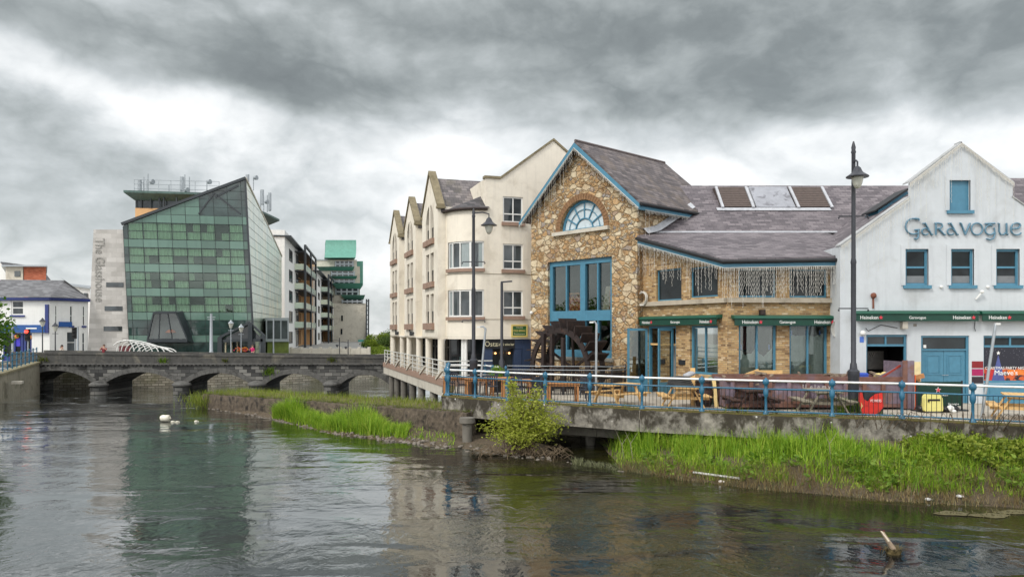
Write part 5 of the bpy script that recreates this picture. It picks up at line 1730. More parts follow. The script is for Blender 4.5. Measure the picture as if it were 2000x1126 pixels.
mb.bar(FG.P(ga(420), gzf(420, 385), .06), FG.P(ga(466), gzf(466, 362), .06), .2, .08, FG.n)
mb.build('prow_brace', M['prow'], hotel)
# receding side wall of pale stained panels
Kc = FG.P(lean(aRt, GR), 0, 0)
FH = Fr(FG.P(aR, 0)[:2], (-.187, .982))
m, t, b = newmat('pale stained glass panels')
p = t.n('NewGeometry').outputs['Position']
uu = t.dot(p, tuple(FH.u)); zz = t.n('SeparateXYZ', {0: p}).outputs[2]
n_ = t.noise(t.comb(t.math('MULTIPLY', uu, .3), t.math('MULTIPLY', zz, .12), 0.0), 1.6, 7, .65, .6)
c = t.ramp(n_, [(.3, srgb(146, 168, 152)), (.5, srgb(188, 202, 184)), (.62, srgb(206, 206, 178)), (.75, srgb(164, 182, 168))])
t.link(c, b.inputs['Base Color']); b.inputs['Roughness'].default_value = .18
M['side_panel'] = m
aF = 29.5
zF = gz(500, 101)
def htop(a): return zA + (zF - zA) * a / aF
def hfront(z): return -(zA - z) * .0
mb, fr_ = MB(), MB()
fr_.prism([FH.P(0, GR, -.05) + FG.u * (zA - GR) * slope, FH.P(aF, GR, -.05), FH.P(aF, zF, -.05), FH.P(0, zA, -.05)], FH.n * -.2)
fr_.build('side_frame', M['mullion'], hotel)
nr = 19
nc = 7
for i in range(nr):
    za, zb = GR + (zA - GR) * i / nr, GR + (zA - GR) * (i + 1) / nr
    for j in range(nc):
        a0, a1 = aF * j / nc, aF * (j + 1) / nc
        cell = clip([(a0, za), (a1, za), (a1, zb), (a0, zb)], lambda q: htop(q[0]) - .1 - q[1])
        if len(cell) < 3: continue
        cx = sum(q[0] for q in cell) / len(cell); cz = sum(q[1] for q in cell) / len(cell)
        pts = []
        for q in cell:
            x_ = cx + (q[0] - cx) * .985; z_ = cz + (q[1] - cz) * (1 - .05 / (zb - za))
            pts.append(FH.P(x_, z_, 0) + FG.u * ((zA - z_) * slope * (1 - x_ / aF)))
        mb.prism(pts, FH.n * .03)
mb.build('side_panes', M['side_panel'], hotel)
mb = MB(); mb.bar(FH.P(0, zA, .0), FH.P(aF, zF, .0), .2, .25, FH.n); mb.build('edge_trim', M['conc_pale'], hotel)
# body behind so the glass never reads as a screen
mb = MB()
mb.prism([FG.P(aL + .3, 0, -.7), FG.P(lean(aRt, GR) - .7, 0, -.7), FH.P(aF, 0, -.5), FG.P(aL + .3, 0, -26)], (0, 0, .01))
mb.v = [V(q[0], q[1], (GR if i % 8 < 4 else 13.6)) for i, q in enumerate(mb.v)]
mb.build('body', M['tan_clad'], hotel)
# pale stair tower with its lettering
M['tower_tile'] = brickm('pale tower tile', tuple(FG.u), (0, 0, 1), [(.1, srgb(176, 172, 166)), (.5, srgb(194, 190, 184)), (.9, srgb(208, 204, 198))], srgb(160, 156, 150), .9, .45, .006, .8, .15, srgb(150, 146, 138), .4, .5)
mb = MB()
tl = [(ga(168), GR), (ga(252), GR), (ga(241), gzf(241, 447)), (ga(180), gzf(180, 447))]
mb.prism([FG.P(a, z, -.35) for a, z in tl], FG.n * -7)
tow = mb.build('stair_tower', M['tower_tile'], hotel)
for (xa, xb, y) in ((205, 239, 555.5), (202, 237, 602), (200, 236, 641.5)):
    mb = MB(); FG.box(mb, ga(xa), ga(xb), gzf(220, y + 4.5), gzf(220, y - 4.5), -.36, -.31); mb.build('slot_window', M['win_mid'], tow)
m_let = pm('steel letters', srgb(146, 144, 138), .45, .15)
ttl = 'The Glasshouse'
zt, zb = gzf(190, 464), gzf(185, 588)
o = text(ttl, 1.15, FG, ga(183.5), zt, -.32, m_let, tow, align='LEFT', rot=-math.pi / 2, ext=.03, width=zt - zb)
# penthouse with its wing roof and the mast field
mb = MB()
mb.prism([V(-39.2, 74, 0), V(-31.0, 75.2, 0), V(-32.5, 92, 0), V(-41, 91, 0)], (0, 0, .01))
q_ = [V(gx(264, 75), 75, 0), V(gx(420, 76), 76, 0), V(gx(420, 76), 90, 0), V(gx(264, 75), 90, 0)]
mb = MB(); mb.prism([q + V(0, 0, gz(460, 75)) for q in q_], (0, 0, gz(406, 75) - gz(460, 75))); mb.build('penthouse_wall', M['tan_clad'], hotel)
q2 = [V(gx(266, 75), 75.2, 0), V(gx(420, 76), 76.2, 0), V(gx(420, 76), 89, 0), V(gx(266, 75), 89, 0)]
mb = MB(); mb.prism([q + V(0, 0, gz(406, 75)) for q in q2], (0, 0, gz(386, 75) - gz(406, 75))); mb.build('penthouse_window', M['win_mid'], hotel)
mb = MB()
for px in (266, 276, 294, 311, 320, 345, 372):
    mb.bar((gx(px, 75.1), 75.12, gz(406, 75)), (gx(px, 75.1), 75.12, gz(386, 75)), .12)
mb.build('penthouse_frame', M['prow'], hotel)
rim = [V(gx(241, 74), 74, 18.15), V(gx(420, 75.5), 75.5, 18.15), V(gx(446, 76.5), 76.5, 18.15), V(gx(546, 91.5), 91.5, 17.85), V(gx(330, 92), 92, 18.0)]
low = [V(gx(262, 75), 75, 17.55), V(gx(400, 76.2), 76.2, 17.55), V(gx(430, 77.5), 77.5, 17.55), V(gx(512, 91), 91, 16.9), V(gx(340, 90), 90, 17.5)]
mb = MB()
n = len(rim)
mb.mesh(low + rim + [q + V(0, 0, .22) for q in rim], [tuple(range(n))] + [(i, (i + 1) % n, n + (i + 1) % n, n + i) for i in range(n)] + [(n + i, n + (i + 1) % n, 2 * n + (i + 1) % n, 2 * n + i) for i in range(n)] + [tuple(range(2 * n, 3 * n))[::-1]])
mb.build('wing_roof', pm('green ribbed soffit', srgb(72, 96, 90), .5, .25, 1.2, streak=.5), hotel)
rl_ = MB()
rp = [V(gx(262, 75.5), 75.5, 18.37), V(gx(345, 76), 76, 18.37), V(gx(428, 76.5), 76.5, 18.37)]
for h in (.45, .9, 1.35): rl_.tube([q + V(0, 0, h) for q in rp], .022, 4)
for i in range(8):
    q = rp[0].lerp(rp[2], i / 7); rl_.bar(q, q + V(0, 0, 1.35), .045)
rl_.build('roof_rail', M['galv'], hotel)
def mast(px, Y, ybase, ytop, drum=None, panel=None):
    mb = MB()
    x = gx(px, Y)
    mb.tube([(x, Y, gz(ybase, Y)), (x, Y, gz(ytop, Y))], .05, 6)
    if panel:
        w_, p0, p1 = panel
        mb.lathe((x + w_, Y - .15, gz(p1, Y)), [(.17, 0), (.19, .05), (.19, gz(p0, Y) - gz(p1, Y))], 10)
        mb.bar((x, Y, gz(p0 + 5, Y)), (x + w_, Y - .15, gz(p0 + 5, Y)), .04)
    if drum:
        c = V(x + drum[0], Y - .2, gz(drum[1], Y))
        mb.tube([c, c + V(.3, -.12, 0)], [.22, .26], 10)
        mb.bar(V(x, Y, c.z), c, .04)
    mb.build('antenna', M['galv'], hotel)
mast(281, 76, 376, 346, None, (-.35, 352, 375)); mast(289, 76, 376, 339, (.4, 356)); mast(270, 76, 376, 360)
mast(361, 77, 379, 341, None, (-.25, 346, 374)); mast(370, 77, 379, 345, (-.3, 372)); mast(404, 78, 380, 352, (.2, 356)); mast(330, 77, 377, 361)
mast(486, 80, 372, 340, None, (-.1, 342, 372)); mast(495, 82, 372, 345, (.2, 348)); mast(509, 86, 408, 371, None, (.25, 371, 400)); mast(522, 88, 414, 381, None, (.35, 377, 412)); mast(515, 87, 412, 385, (.3, 395))
# bay pod over the entrance level
mb = MB()
pdv = 1.5
pod = [(ga(297), gzf(300, 664)), (ga(374), gzf(370, 664)), (ga(352), gzf(350, 611)), (ga(309), gzf(310, 611))]
ff = [FG.P(a, z, pdv) for a, z in pod]
bb = [FG.P(a - .25 if i in (0, 3) else a + .25, z - (.3 if i < 2 else -.2), 0) for i, (a, z) in enumerate(pod)]
for i in range(4):
    mb.face([ff[i], ff[(i + 1) % 4], bb[(i + 1) % 4], bb[i]])
mb.bar(ff[0], ff[1], .45, .3); mb.bar(ff[2], ff[3], .3, .2)
mb.bar(ff[1], ff[2], .12); mb.bar(ff[3], ff[0], .12)
for k in (.28, .62): mb.bar(ff[0].lerp(ff[1], k), ff[3].lerp(ff[2], k), .07)
pd = mb.build('bay_pod', M['prow'], hotel)
g = MB(); g.face([q + FG.n * -.05 for q in ff]); g.build('pane', glassm('pod glass', (.75, .8, .78), .10), pd)
g = MB(); cpt = FG.P(ga(338), gzf(338, 650), .8); g.lathe(tuple(cpt), [(.1, 0), (.5, .05), (.28, .3), (.02, .36)], 12); g.build('lamp', pm('orange shade', srgb(206, 104, 48), .6, .1), pd)
g = MB(); g.prism([FG.P(ga(300), gzf(300, 662), .6), FG.P(ga(372), gzf(372, 662), .6), FG.P(ga(352), gzf(352, 614), .35), FG.P(ga(310), gzf(310, 614), .35)], FG.n * -.05); g.build('lining', pm('pod lining', srgb(92, 98, 98), .7, .2), pd)
# entrance gable
mb = MB()
eY = 68.2
E = lambda px, py, dy=0: V(gx(px, eY + dy), eY + dy, gz(py, eY))
for pts in (((426, 657), (487, 627), (487, 632), (426, 662)), ((487, 627), (518, 655), (518, 660), (487, 632))):
    mb.prism([E(*p) for p in pts], (-1.1, 3.4, 0))
for px, yt, ww in ((430, 658, .5), (489, 630, .42), (513, 655, .25)):
    mb.bar((gx(px, eY), eY + .1, GR), (gx(px, eY), eY + .1, gz(yt, eY)), ww, .4)
mb.bar(E(428, 666, .1), E(489, 663, .1), .25); mb.bar(E(489, 664, .1), E(514, 664, .1), .25)
en = mb.build('entrance_porch', M['prow'], hotel)
g = MB(); g.prism([E(432, 664, .4), E(486, 664, .4), E(486, 634, .4)], (0, .03, 0)); g.prism([E(492, 664, .4), E(512, 662, .4), E(492, 640, .4)], (0, .03, 0)); g.build('gable_pane', M['win_mid'], en)
g = MB(); g.box(gx(434, eY), gx(487, eY), eY + 1.6, eY + 1.65, GR, gz(667, eY)); g.build('lobby_glass', M['vision_dark'], en)
g = MB()
for px in (440, 452, 463): g.bar((gx(px, eY + 1.4), eY + 1.5, GR), (gx(px, eY + 1.4), eY + 1.5, gz(667, eY)), .12)
g.build('door_frame', pm('cream door frame', srgb(186, 176, 148), .6, .1), en)
# boxed glass lounge on the right of the entrance
mb = MB(); x0, x1, Yb_ = gx(521, 78), gx(563, 78), 78
mb.obox((x0, Yb_, gz(664, Yb_)), (x1 - x0, 0, 0), (-3.2, 8, 0), (0, 0, gz(622, Yb_) - gz(664, Yb_))); lb = mb.build('lounge_box', M['win_mid'], hotel)
mb = MB()
for z in (664, 623): mb.obox((x0 - .1, Yb_ - .12, gz(z, Yb_) - .15), (x1 - x0 + .2, 0, 0), (-3.2, 8, 0), (0, 0, .3))
for px in (521, 535, 549, 563): mb.bar((gx(px, Yb_), Yb_ - .05, gz(664, Yb_)), (gx(px, Yb_), Yb_ - .05, gz(622, Yb_)), .12)
mb.build('frame', M['galv'], lb)
mb = MB(); mb.obox((x0, Yb_ + .2, GR), (x1 - x0, 0, 0), (-2.8, 7, 0), (0, 0, gz(666, Yb_) - GR)); mb.build('ground_glass', pm('mottled green glass', srgb(96, 108, 52), .2, .5, .8), lb)  # glass with a mottled green base colour

# ---------------------------------------------------------------- apartment blocks and copper-topped tower
def apart(name, pxc, Yc, ytop, L, cols_, label):
    """block whose long side runs away from the viewer; pale end wall, stacked balconies"""
    o = (gx(pxc, Yc), Yc)
    fr = Fr(o, (-.187, .982))
    ff_ = Fr((o[0] - 9, o[1] - 1.7), (.982, .187))
    top = gz(ytop, Yc)
    root = thing(name, fr.P(6, GR), label, 'apartment block', 'apartment blocks behind the hotel')
    mb = MB()
    mb.prism([fr.P(0, GR, 0), fr.P(L * .42, GR, 0), fr.P(L * .42, GR, -9), fr.P(0, GR, -9)], (0, 0, top - GR))
    mb.build('wall', M['white_house'], root)
    mb = MB()
    mb.prism([fr.P(L * .42, GR, -.8), fr.P(L, GR, -.8), fr.P(L, GR, -9), fr.P(L * .42, GR, -9)], (0, 0, top - 1.2 - GR))
    mb.build('tan_wall', M['tan_clad'], root)
    mb = MB(); fr.box(mb, L * .81, L, GR, top - 1.3, -.79, .9); mb.build('tan_bay', M['tan_clad'], root)
    mb = MB(); fr.box(mb, -.2, L + .5, top - .95, top - .75, -9, .9); mb.build('roof', M['prow'], root)
    st = (top - 1.5 - GR) / 5
    g = MB()
    for k in range(5):
        z = GR + st * k
        window(fr, L * .12, L * .22, z + .8, z + st - .5, root, M['gutter'], M['win_mid'], d=.005, fw=.1, cols=(.5,), dep=.05)
        b = MB(); fr.box(b, L * .3, L * .80, z + st - .14, z + st, -1, 1.7)
        ba = b.build('balcony', M['prow'], root)
        b = MB()
        if k < 4:
            fr.box(b, L * .3, L * .80, z + st + .1, z + st + 1.05, 1.6, 1.64); fr.box(b, L * .3, L * .3 + .05, z + st + .1, z + st + 1.05, -.7, 1.6)
            b.build('glass_guard', M['side_panel'], ba)
        for x0_, x1_, d0_ in ((.34, .42, .01), (.45, .56, -.79), (.62, .72, -.79)):
            b = MB(); fr.box(b, L * x0_, L * x1_, z + .2, z + st - .3, d0_, d0_ + .05); b.build('glazed_door', M['win_mid'], root)
        b = MB(); fr.box(b, L * .88, L * .92, z + .9, z + st - .5, -.79, -.74); b.build('window', M['win'], root)
    b = MB()
    for a in (.3, .55, .80):
        b.bar(fr.P(L * a, GR, 1.6), fr.P(L * a, top - .6, 1.6), .3)
    b.bar(fr.P(L * .3, top - .6, 1.6), fr.P(L * .8, top - .6, 1.6), .3)
    b.build('balcony_frame', M['prow'], root)
    return root, fr, top
apart('apartment_block', 556, 104, 449, 46, None, 'nearer white and tan apartment block beside the glass hotel')
apart('apartment_block', 617, 142, 520, 46, None, 'farther white apartment block partly in front of the copper topped tower')
twr = thing('copper_tower', (gx(680, 175), 175, GR), 'pale concrete tower with curved green copper top and stepped green ledges', 'tower')
Y = 175
def tb(mb, a, b, t, bo, y0=0, y1=12):
    mb.obox((gx(a, Y + y0), Y + y0, gz(bo, Y)), (gx(b, Y + y0) - gx(a, Y + y0), 0, 0), (gx(b, Y + y0) / (Y + y0) * (y1 - y0) - .4, y1 - y0, 0), (0, 0, gz(t, Y) - gz(bo, Y))); return mb
tb(MB(), 651, 717, 592, 700).build('lower_block', M['conc_pale'], twr)
tb(MB(), 614, 697, 506, 594, 1.2, 14).build('upper_block', M['conc_pale'], twr)
tb(MB(), 690, 709, 507, 555, 3.5, 14).build('copper_fin', M['copper'], twr)
tb(MB(), 689, 703, 518, 592, 2.8, 3.4).build('upper_wall', M['conc_pale'], twr)
mb = MB()
pr = []
for i in range(9):
    k = i / 8
    pr.append((633 + 4 * k ** 1.6, 467 + 37 * k, 693 + 4 * k ** 1.4, -2.2 * (1 - k) ** 2 + 1.5))
vs = []
for l, y, r_, dy in pr: vs += [V(gx(l, Y), Y + 1.5 - 3.0 * ((y - 467) / 37) ** 2, gz(y, Y)), V(gx(r_, Y), Y + 1.5 - 3.0 * ((y - 467) / 37) ** 2, gz(y, Y))]
top_ = len(vs)
vs += [v + V(-2.2, 8, 0) for v in vs]
fs_ = []
for i in range(8):
    fs_ += [(2 * i, 2 * i + 1, 2 * i + 3, 2 * i + 2), (top_ + 2 * i, top_ + 2 * i + 2, top_ + 2 * i + 3, top_ + 2 * i + 1), (2 * i, 2 * i + 2, top_ + 2 * i + 2, top_ + 2 * i), (2 * i + 1, top_ + 2 * i + 1, top_ + 2 * i + 3, 2 * i + 3)]
fs_ += [(0, top_, top_ + 1, 1), (16, 17, top_ + 17, top_ + 16)]
mb.mesh(vs, fs_)
mb.build('copper_roof', M['copper'], twr)
for a, b, t_, bo in ((617, 692, 521, 528), (642, 698, 539, 544), (650, 708, 553, 563), (668, 713, 576, 585)):
    mb = MB(); vs_ = [V(gx(a, Y), Y - 1, gz(t_, Y)), V(gx(b + 2, Y), Y - 1, gz(t_, Y)), V(gx(b - 5, Y), Y + 1, gz(bo, Y)), V(gx(a + 5, Y), Y + 1, gz(bo, Y))]
    mb.mesh(vs_ + [v + V(-1.8, 7, 0) for v in vs_], [(0, 1, 2, 3), (7, 6, 5, 4), (0, 4, 5, 1), (1, 5, 6, 2), (2, 6, 7, 3), (3, 7, 4, 0)])
    mb.build('copper_ledge', M['copper'], twr)
for a, b, t_, bo in ((654, 688, 509, 521), (646, 690, 529, 539), (651, 690, 545, 553), (654, 698, 563, 575), (669, 708, 585, 592)):
    tb(MB(), a, b, t_, bo, 1.0 if t_ < 580 else -.1, 2).build('window_band', M['win_mid'], twr)
    mb = MB()
    for i in range(5):
        x = a + (b - a) * i / 4; mb.bar((gx(x, Y), Y + (.9 if t_ < 580 else -.2), gz(bo, Y)), (gx(x, Y), Y + (.9 if t_ < 580 else -.2), gz(t_, Y)), .3)
    yy_ = Y + (.8 if t_ < 580 else -.3); mb.bar((gx(a, Y), yy_, gz((t_ + bo) / 2, Y)), (gx(b, Y), yy_, gz((t_ + bo) / 2, Y)), .3)
    mb.build('window_frame', M['galv'], twr)
for x, y in ((668, 621), (667, 647), (666, 674)): tb(MB(), x - 1.5, x + 1.8, y - 5.5, y + 5.5, -.1, 1).build('slit_window', M['win'], twr)
tb(MB(), 700, 716, 663, 700, -.4, 1).build('copper_door', pm('turquoise cladding', srgb(86, 176, 168), .5, .2, .5, streak=.4), twr)
mb = MB()
for px in (717, 721): mb.bar((gx(px, Y), Y - 1, GR), (gx(px + .5, Y), Y - 1, gz(584, Y)), .3)
for y in range(588, 690, 9): mb.bar((gx(717, Y), Y - 1, gz(y, Y)), (gx(721, Y), Y - 1, gz(y, Y)), .2)
mb.build('ladder_frame', M['prow'], twr)
tb(MB(), 618, 640, 505, 507, 1, 3).build('parapet', M['galv'], twr)

lw_ = MB(); lw_.box(gx(568, 80), gx(720, 80), 80, 80.4, GR, 2.35)
for i in range(9): lw_.box(gx(568 + 19 * i, 80) - .12, gx(568 + 19 * i, 80) + .12, 79.9, 80.5, GR, 2.5)
tag(lw_.build('low_wall', M['conc_pale']), 'low pale wall with small piers before the apartment blocks and the tower', 'wall')
# ---------------------------------------------------------------- left bank houses
HY = 66
FW = Fr((gx(-60, HY), HY), (1, .06))
FW2o = FW.P(FW.a(97), 0)
FW2 = Fr(FW2o[:2], (.40, .92))
wh = thing('corner_shop', FW.P(6, GR), 'white two storey corner shop with blue trim and hipped slate roof', 'shop')
ez = gz(580, HY)
LFW, LW2 = FW.a(97), FW2.a(172)
M['slate_far'] = brickm('far slates', (1, 0, 0), (0, .5, .9), [(.1, srgb(92, 92, 94)), (.5, srgb(112, 112, 114)), (.9, srgb(134, 134, 136))], srgb(80, 80, 82), .5, .25, .012, .8, .4)
mb = MB()
w1 = (FW.a(22), FW.a(47), gz(615, HY), gz(586, HY))
sh = (FW.a(6), FW.a(62), GR, gz(650, HY))
FW.wall(mb, rect(0, LFW, GR, ez), [rect(*w1), rect(*sh)], .2)
w2 = [(FW2.a(107), FW2.a(112)), (FW2.a(136), FW2.a(142)), (FW2.a(161), FW2.a(166))]
hz = []
for i, (a_, b_) in enumerate(w2):
    hz.append((a_, b_, 4.75, 6.6))
hz.append((FW2.a(130), FW2.a(150), 2.2, 4.2)); hz.append((FW2.a(160), FW2.a(166), 2.1, 4.1))
FW2.wall(mb, rect(0, LW2, GR, ez), [rect(*q) for q in hz], .15)
mb.build('wall', M['white_house'], wh)
mb = MB()
c0, c1, c2, c3 = FW.P(0, ez, .3), FW.P(LFW, ez, .3) + FW2.n * .3, FW2.P(LW2, ez, .3), FW.P(0, ez, -10)
r0, r1 = FW.P(0, gz(545, HY + 4), -4.5), FW.P(FW.a(70), gz(547, HY + 5), -4.8)
r2 = FW2.P(LW2 * .85, gz(550, 76), -3)
mb.mesh([c0, c1, c2, c3, r0, r1, r2], [(0, 1, 5, 4), (1, 2, 6, 5), (4, 5, 6, 2, 3)])
mb.mesh([q - V(0, 0, .2) for q in (c0, c1, c2, c3)], [(0, 1, 2, 3)])
mb.build('roof', M['slate_far'], wh)
mb = MB(); FW.box(mb, 0, LFW + .25, ez - .3, ez - .02, .02, .32); FW2.box(mb, -.25, LW2, ez - .28, ez - .02, .02, .30); mb.build('fascia_board', M['royal'], wh)
window(FW, *w1, wh, M['upvc'], M['win_mid'], d=-.12, fw=.12, rows=(.5,), sill=(M['royal'], .15, .12))
for q in hz: window(FW2, *q, wh, M['upvc'], M['win_mid'], d=-.1, fw=.07, rows=(.5,), sill=(M['royal'], .16, .12))
mb = MB(); FW.box(mb, FW.a(90), FW.a(96), gz(650, HY), gz(594, HY), .02, .2); mb.build('blue_fin', M['royal'], wh)
mb = MB(); FW.box(mb, FW.a(4), FW.a(90), gz(649, HY), gz(634, HY), .02, .25); fs_o = mb.build('fascia_sign', M['shop_blue'], wh)
mb = MB(); FW.box(mb, FW.a(54), FW.a(75), gz(642, HY), gz(639.5, HY), .25, .28); mb.build('sign_stripe', M['lettering'], fs_o)
mb = MB(); FW2.box(mb, FW2.a(114), FW2.a(138), gz(638, 68), gz(628, 68), .05, .2); mb.build('projecting_sign', M['shop_blue'], wh)
mb = MB(); FW.box(mb, sh[0], sh[1], GR, sh[3], -.19, -.16); so_ = mb.build('shop_window', M['win'], wh)
mb = MB()
for px in (6, 27, 42, 48, 61): FW.box(mb, FW.a(px) - .1, FW.a(px) + .1, GR, sh[3], -.16, -.05)
FW.box(mb, sh[0], sh[1], GR, GR + .5, -.15, -.06)
mb.build('frame', M['royal'], so_)
mb = MB(); FW.box(mb, FW.a(28), FW.a(38), gz(676, HY), gz(660, HY), -.15, -.12); mb.build('poster', pm('violet poster', srgb(70, 60, 190), .5, .2), so_)
for px, py in ((32, 657), (58, 658)):
    mb = MB(); mb.ball(FW.P(FW.a(px), gz(py, HY), -.05), .2, 8, 6); mb.build('lantern', pm('orange lantern', srgb(220, 140, 70), .5, .1), so_)
ob = thing('brick_block', (gx(60, 100), 100, GR), 'orange brick and grey flat roofed block behind the corner shop', 'building')
mb = MB(); mb.obox((gx(46, 100), 100, GR), (gx(90, 100) - gx(46, 100), 0, 0), (-7.8, 12, 0), (0, 0, gz(521, 100) - GR)); mb.build('wall', brickm('orange brick', (1, 0, 0), (0, 0, 1), [(.1, srgb(150, 78, 52)), (.5, srgb(172, 90, 62)), (.9, srgb(188, 108, 78))], srgb(150, 110, 90), .4, .15, .01), ob)
mb = MB(); mb.obox((gx(12, 100), 99.9, GR), (gx(46, 100) - gx(12, 100), 0, 0), (-7.8, 12, 0), (0, 0, gz(521, 100) - GR)); mb.build('wall', M['conc_pale'], ob)
mb = MB(); mb.obox((gx(10, 100), 99.3, gz(521, 100)), (gx(99, 100) - gx(10, 100), 0, 0), (-8.6, 13.5, 0), (0, 0, gz(518, 100) - gz(521, 100))); mb.build('roof', M['galv'], ob)
mb = MB(); mb.box(gx(28, 99.8), gx(39, 99.8), 99.8, 99.9, gz(540, 100), gz(529, 100)); mb.build('window', M['win_mid'], ob)
lo_ = thing('long_block', (gx(140, 95), 95, GR), 'long pale flat roofed block between the corner shop and the hotel', 'building')
mb = MB(); mb.prism([V(gx(92, 95), 95, GR), V(gx(176, 95), 95, GR), V(gx(176, 95), 95, gz(562, 95)), V(gx(92, 95), 95, gz(550, 95))], (-6, 10, 0)); mb.build('wall', M['white_house'], lo_)
for a in range(3):
    mb = MB(); mb.box(gx(146 + a * 9, 94.9), gx(153 + a * 9, 94.9), 94.85, 94.95, gz(585, 95), gz(572, 95)); mb.build('window', M['win_mid'], lo_)
mb = MB(); mb.prism([V(gx(90, 94.6), 94.6, gz(552, 95)), V(gx(176, 94.6), 94.6, gz(564, 95)), V(gx(176, 94.6), 94.6, gz(561, 95)), V(gx(90, 94.6), 94.6, gz(549, 95))], (0, 11, 0)); mb.build('roof', M['galv'], lo_)
wg = thing('white_gable_house', (gx(-4, 110), 110, GR), 'white gabled house at the far left behind the corner shop', 'house')
mb = MB(); mb.prism([V(gx(-40, 110), 110, GR), V(gx(22, 110), 110, GR), V(gx(22, 110), 110, gz(541, 110)), V(gx(2, 110), 110, gz(514, 110)), V(gx(-40, 110), 110, gz(530, 110))], (0, 9, 0)); mb.build('wall', M['white_house'], wg)
mb = MB(); mb.prism([V(gx(1, 109.8), 109.8, gz(513, 110)), V(gx(24, 109.8), 109.8, gz(543, 110)), V(gx(24, 109.8), 109.8, gz(541, 110)), V(gx(1, 109.8), 109.8, gz(511, 110))], (0, 9.4, 0)); mb.build('roof', M['slate_far'], wg)

# ---------------------------------------------------------------- promenade railing
def railing(name, pts, h, label, grp=None, knob=True, white=True, back=False):
    root = thing(name, (pts[0][0], pts[0][1], DECK), label, 'railing', grp)
    for i, (x, y) in enumerate(pts):
        mb = MB()
        k = h / 1.1
        mb.lathe((x, y, DECK - .04), [(.05, 0), (.09, .02), (.10, .10), (.06, .16), (.045, .2), (.042, .62 * k), (.07, .66 * k), (.085, .74 * k), (.085, .84 * k), (.05, .9 * k), (.05, 1.0 * k), (.09, 1.04 * k), (.11, 1.12 * k), (.09, 1.18 * k), (.03, 1.21 * k), (.02, 1.24 * k), (.004, 1.25 * k)], 12)
        mb.build('post', M['rail_blue'], root, smooth=45)
    for (xa, ya), (xb, yb) in zip(pts, pts[1:]):
        a, b = V(xa, ya, 0), V(xb, yb, 0)
        for nm, z, r_, mt in (('top_rail', h, .034, M['rail_white'] if white else M['rail_blue']), ('middle_rail', h * .76, .028, M['rail_blue']), ('bottom_rail', .12, .026, M['rail_blue'])):
            mb = MB(); mb.tube([a + V(0, 0, DECK + z), b + V(0, 0, DECK + z)], r_, 8); mb.build(nm, mt, root, smooth=60)
        mb = MB()
        n = max(4, int((b - a).length / .125))
        for i in range(1, n):
            p = a.lerp(b, i / n)
            mb.tube([p + V(0, 0, DECK + .12), p + V(0, 0, DECK + h * .76)], .0085, 5)
        mb.build('baluster_panel', M['gutter'], root)
    return root
railing('railing', EDGE, 1.1, 'blue cast iron railing with white top rail along the river edge')
railing('railing', [(-2.72, 30.6), (-2.82, 32.2), (-2.95, 33.9), (-3.05, 35.4)], 1.1, 'short blue railing returning from the river corner towards the cream house')
railing('railing', [(gx(872, 37), 37.0), (gx(925, 36.8), 36.8), (gx(948, 36.4), 36.4), (gx(963, 35.2), 35.2), (gx(988, 34.4), 34.4)], .98, 'blue and white railing behind the cafe tables by the navy shop')
# left bank railing
lr = thing('railing', (-33, 48, 1.7), 'blue bar railing on the far left quay wall', 'railing')
qp = [qb.lerp(qc, i / 9) + V(-.1, 0, 1.68 + .29 * i / 9) for i in range(10)]
qp = [qb + (qa - qb) * .25 + V(-.1, 0, 1.67)] + qp
for p in qp:
    mb = MB(); mb.tube([p, p + V(0, 0, 1.0)], .04, 8); mb.ball(p + V(0, 0, 1.03), .055, 8, 5); mb.build('post', M['rail_blue'], lr)
for h in (.15, .55, .95):
    mb = MB(); mb.tube([p + V(0, 0, h) for p in qp], .028, 6); mb.build('rail', M['rail_blue'], lr)

# ---------------------------------------------------------------- lamp posts and poles
def lantern(mb_metal, mb_glass, c, r_):
    mb_metal.lathe(c, [(r_, 0), (r_ * 1.02, .03), (r_ * .55, .14), (r_ * .42, .2), (r_ * .3, .3), (.04, .36)], 16)
    mb_glass.lathe(c, [(.02, -.36), (r_ * .25, -.33), (r_ * .42, -.2), (r_ * .55, 0)], 14)
def big_lamp(X, Y, ztop, zl_, off, label, bars_, zbase):
    root = thing('street_lamp', (X, Y, DECK), label, 'street lamp')
    mb = MB()
    mb.lathe((X, Y, DECK), [(.17, 0), (.17, zbase - DECK - .2), (.185, zbase - DECK - .16), (.185, zbase - DECK), (.12, zbase - DECK + .06), (.10, zbase - DECK + .24), (.08, zbase - DECK + .28), (.08, (ztop - DECK) * .55), (.095, (ztop - DECK) * .55 + .05), (.068, (ztop - DECK) * .56 + .1), (.062, ztop - DECK - .4), (.08, ztop - DECK - .36), (.06, ztop - DECK - .28), (.07, ztop - DECK - .2), (.02, ztop - DECK)], 14)
    mb.build('pole', M['pole'], root, smooth=40)
    for z in bars_:
        mb = MB(); mb.tube([(X - .48, Y, z), (X + .48, Y, z)], .022, 6); mb.ball((X - .48, Y, z - .06), .035, 6, 4); mb.ball((X + .48, Y, z - .06), .035, 6, 4); mb.build('ladder_bar', M['pole'], root)
    a, g = MB(), MB()
    c = V(X + off[0], Y + off[1], zl_)
    lantern(a, g, tuple(c), .34)
    a.tube([V(X, Y, zl_ + .55), V(X, Y, zl_ + .5).lerp(c + V(0, 0, .5), .6) + V(0, 0, .08), c + V(0, 0, .5), c + V(0, 0, .3)], .03, 6)
    ar = a.build('lantern', M['pole'], root, smooth=40)
    g.build('globe', M['lampglass'], ar, smooth=60)
big_lamp(gx(1667, 24.0), 24.0, gz(276, 24), gz(351, 24), (-.05, -.38), 'tall dark street lamp in front of the rusty skip, lantern towards the river', (gz(422, 24), gz(602, 24)), gz(724, 24))
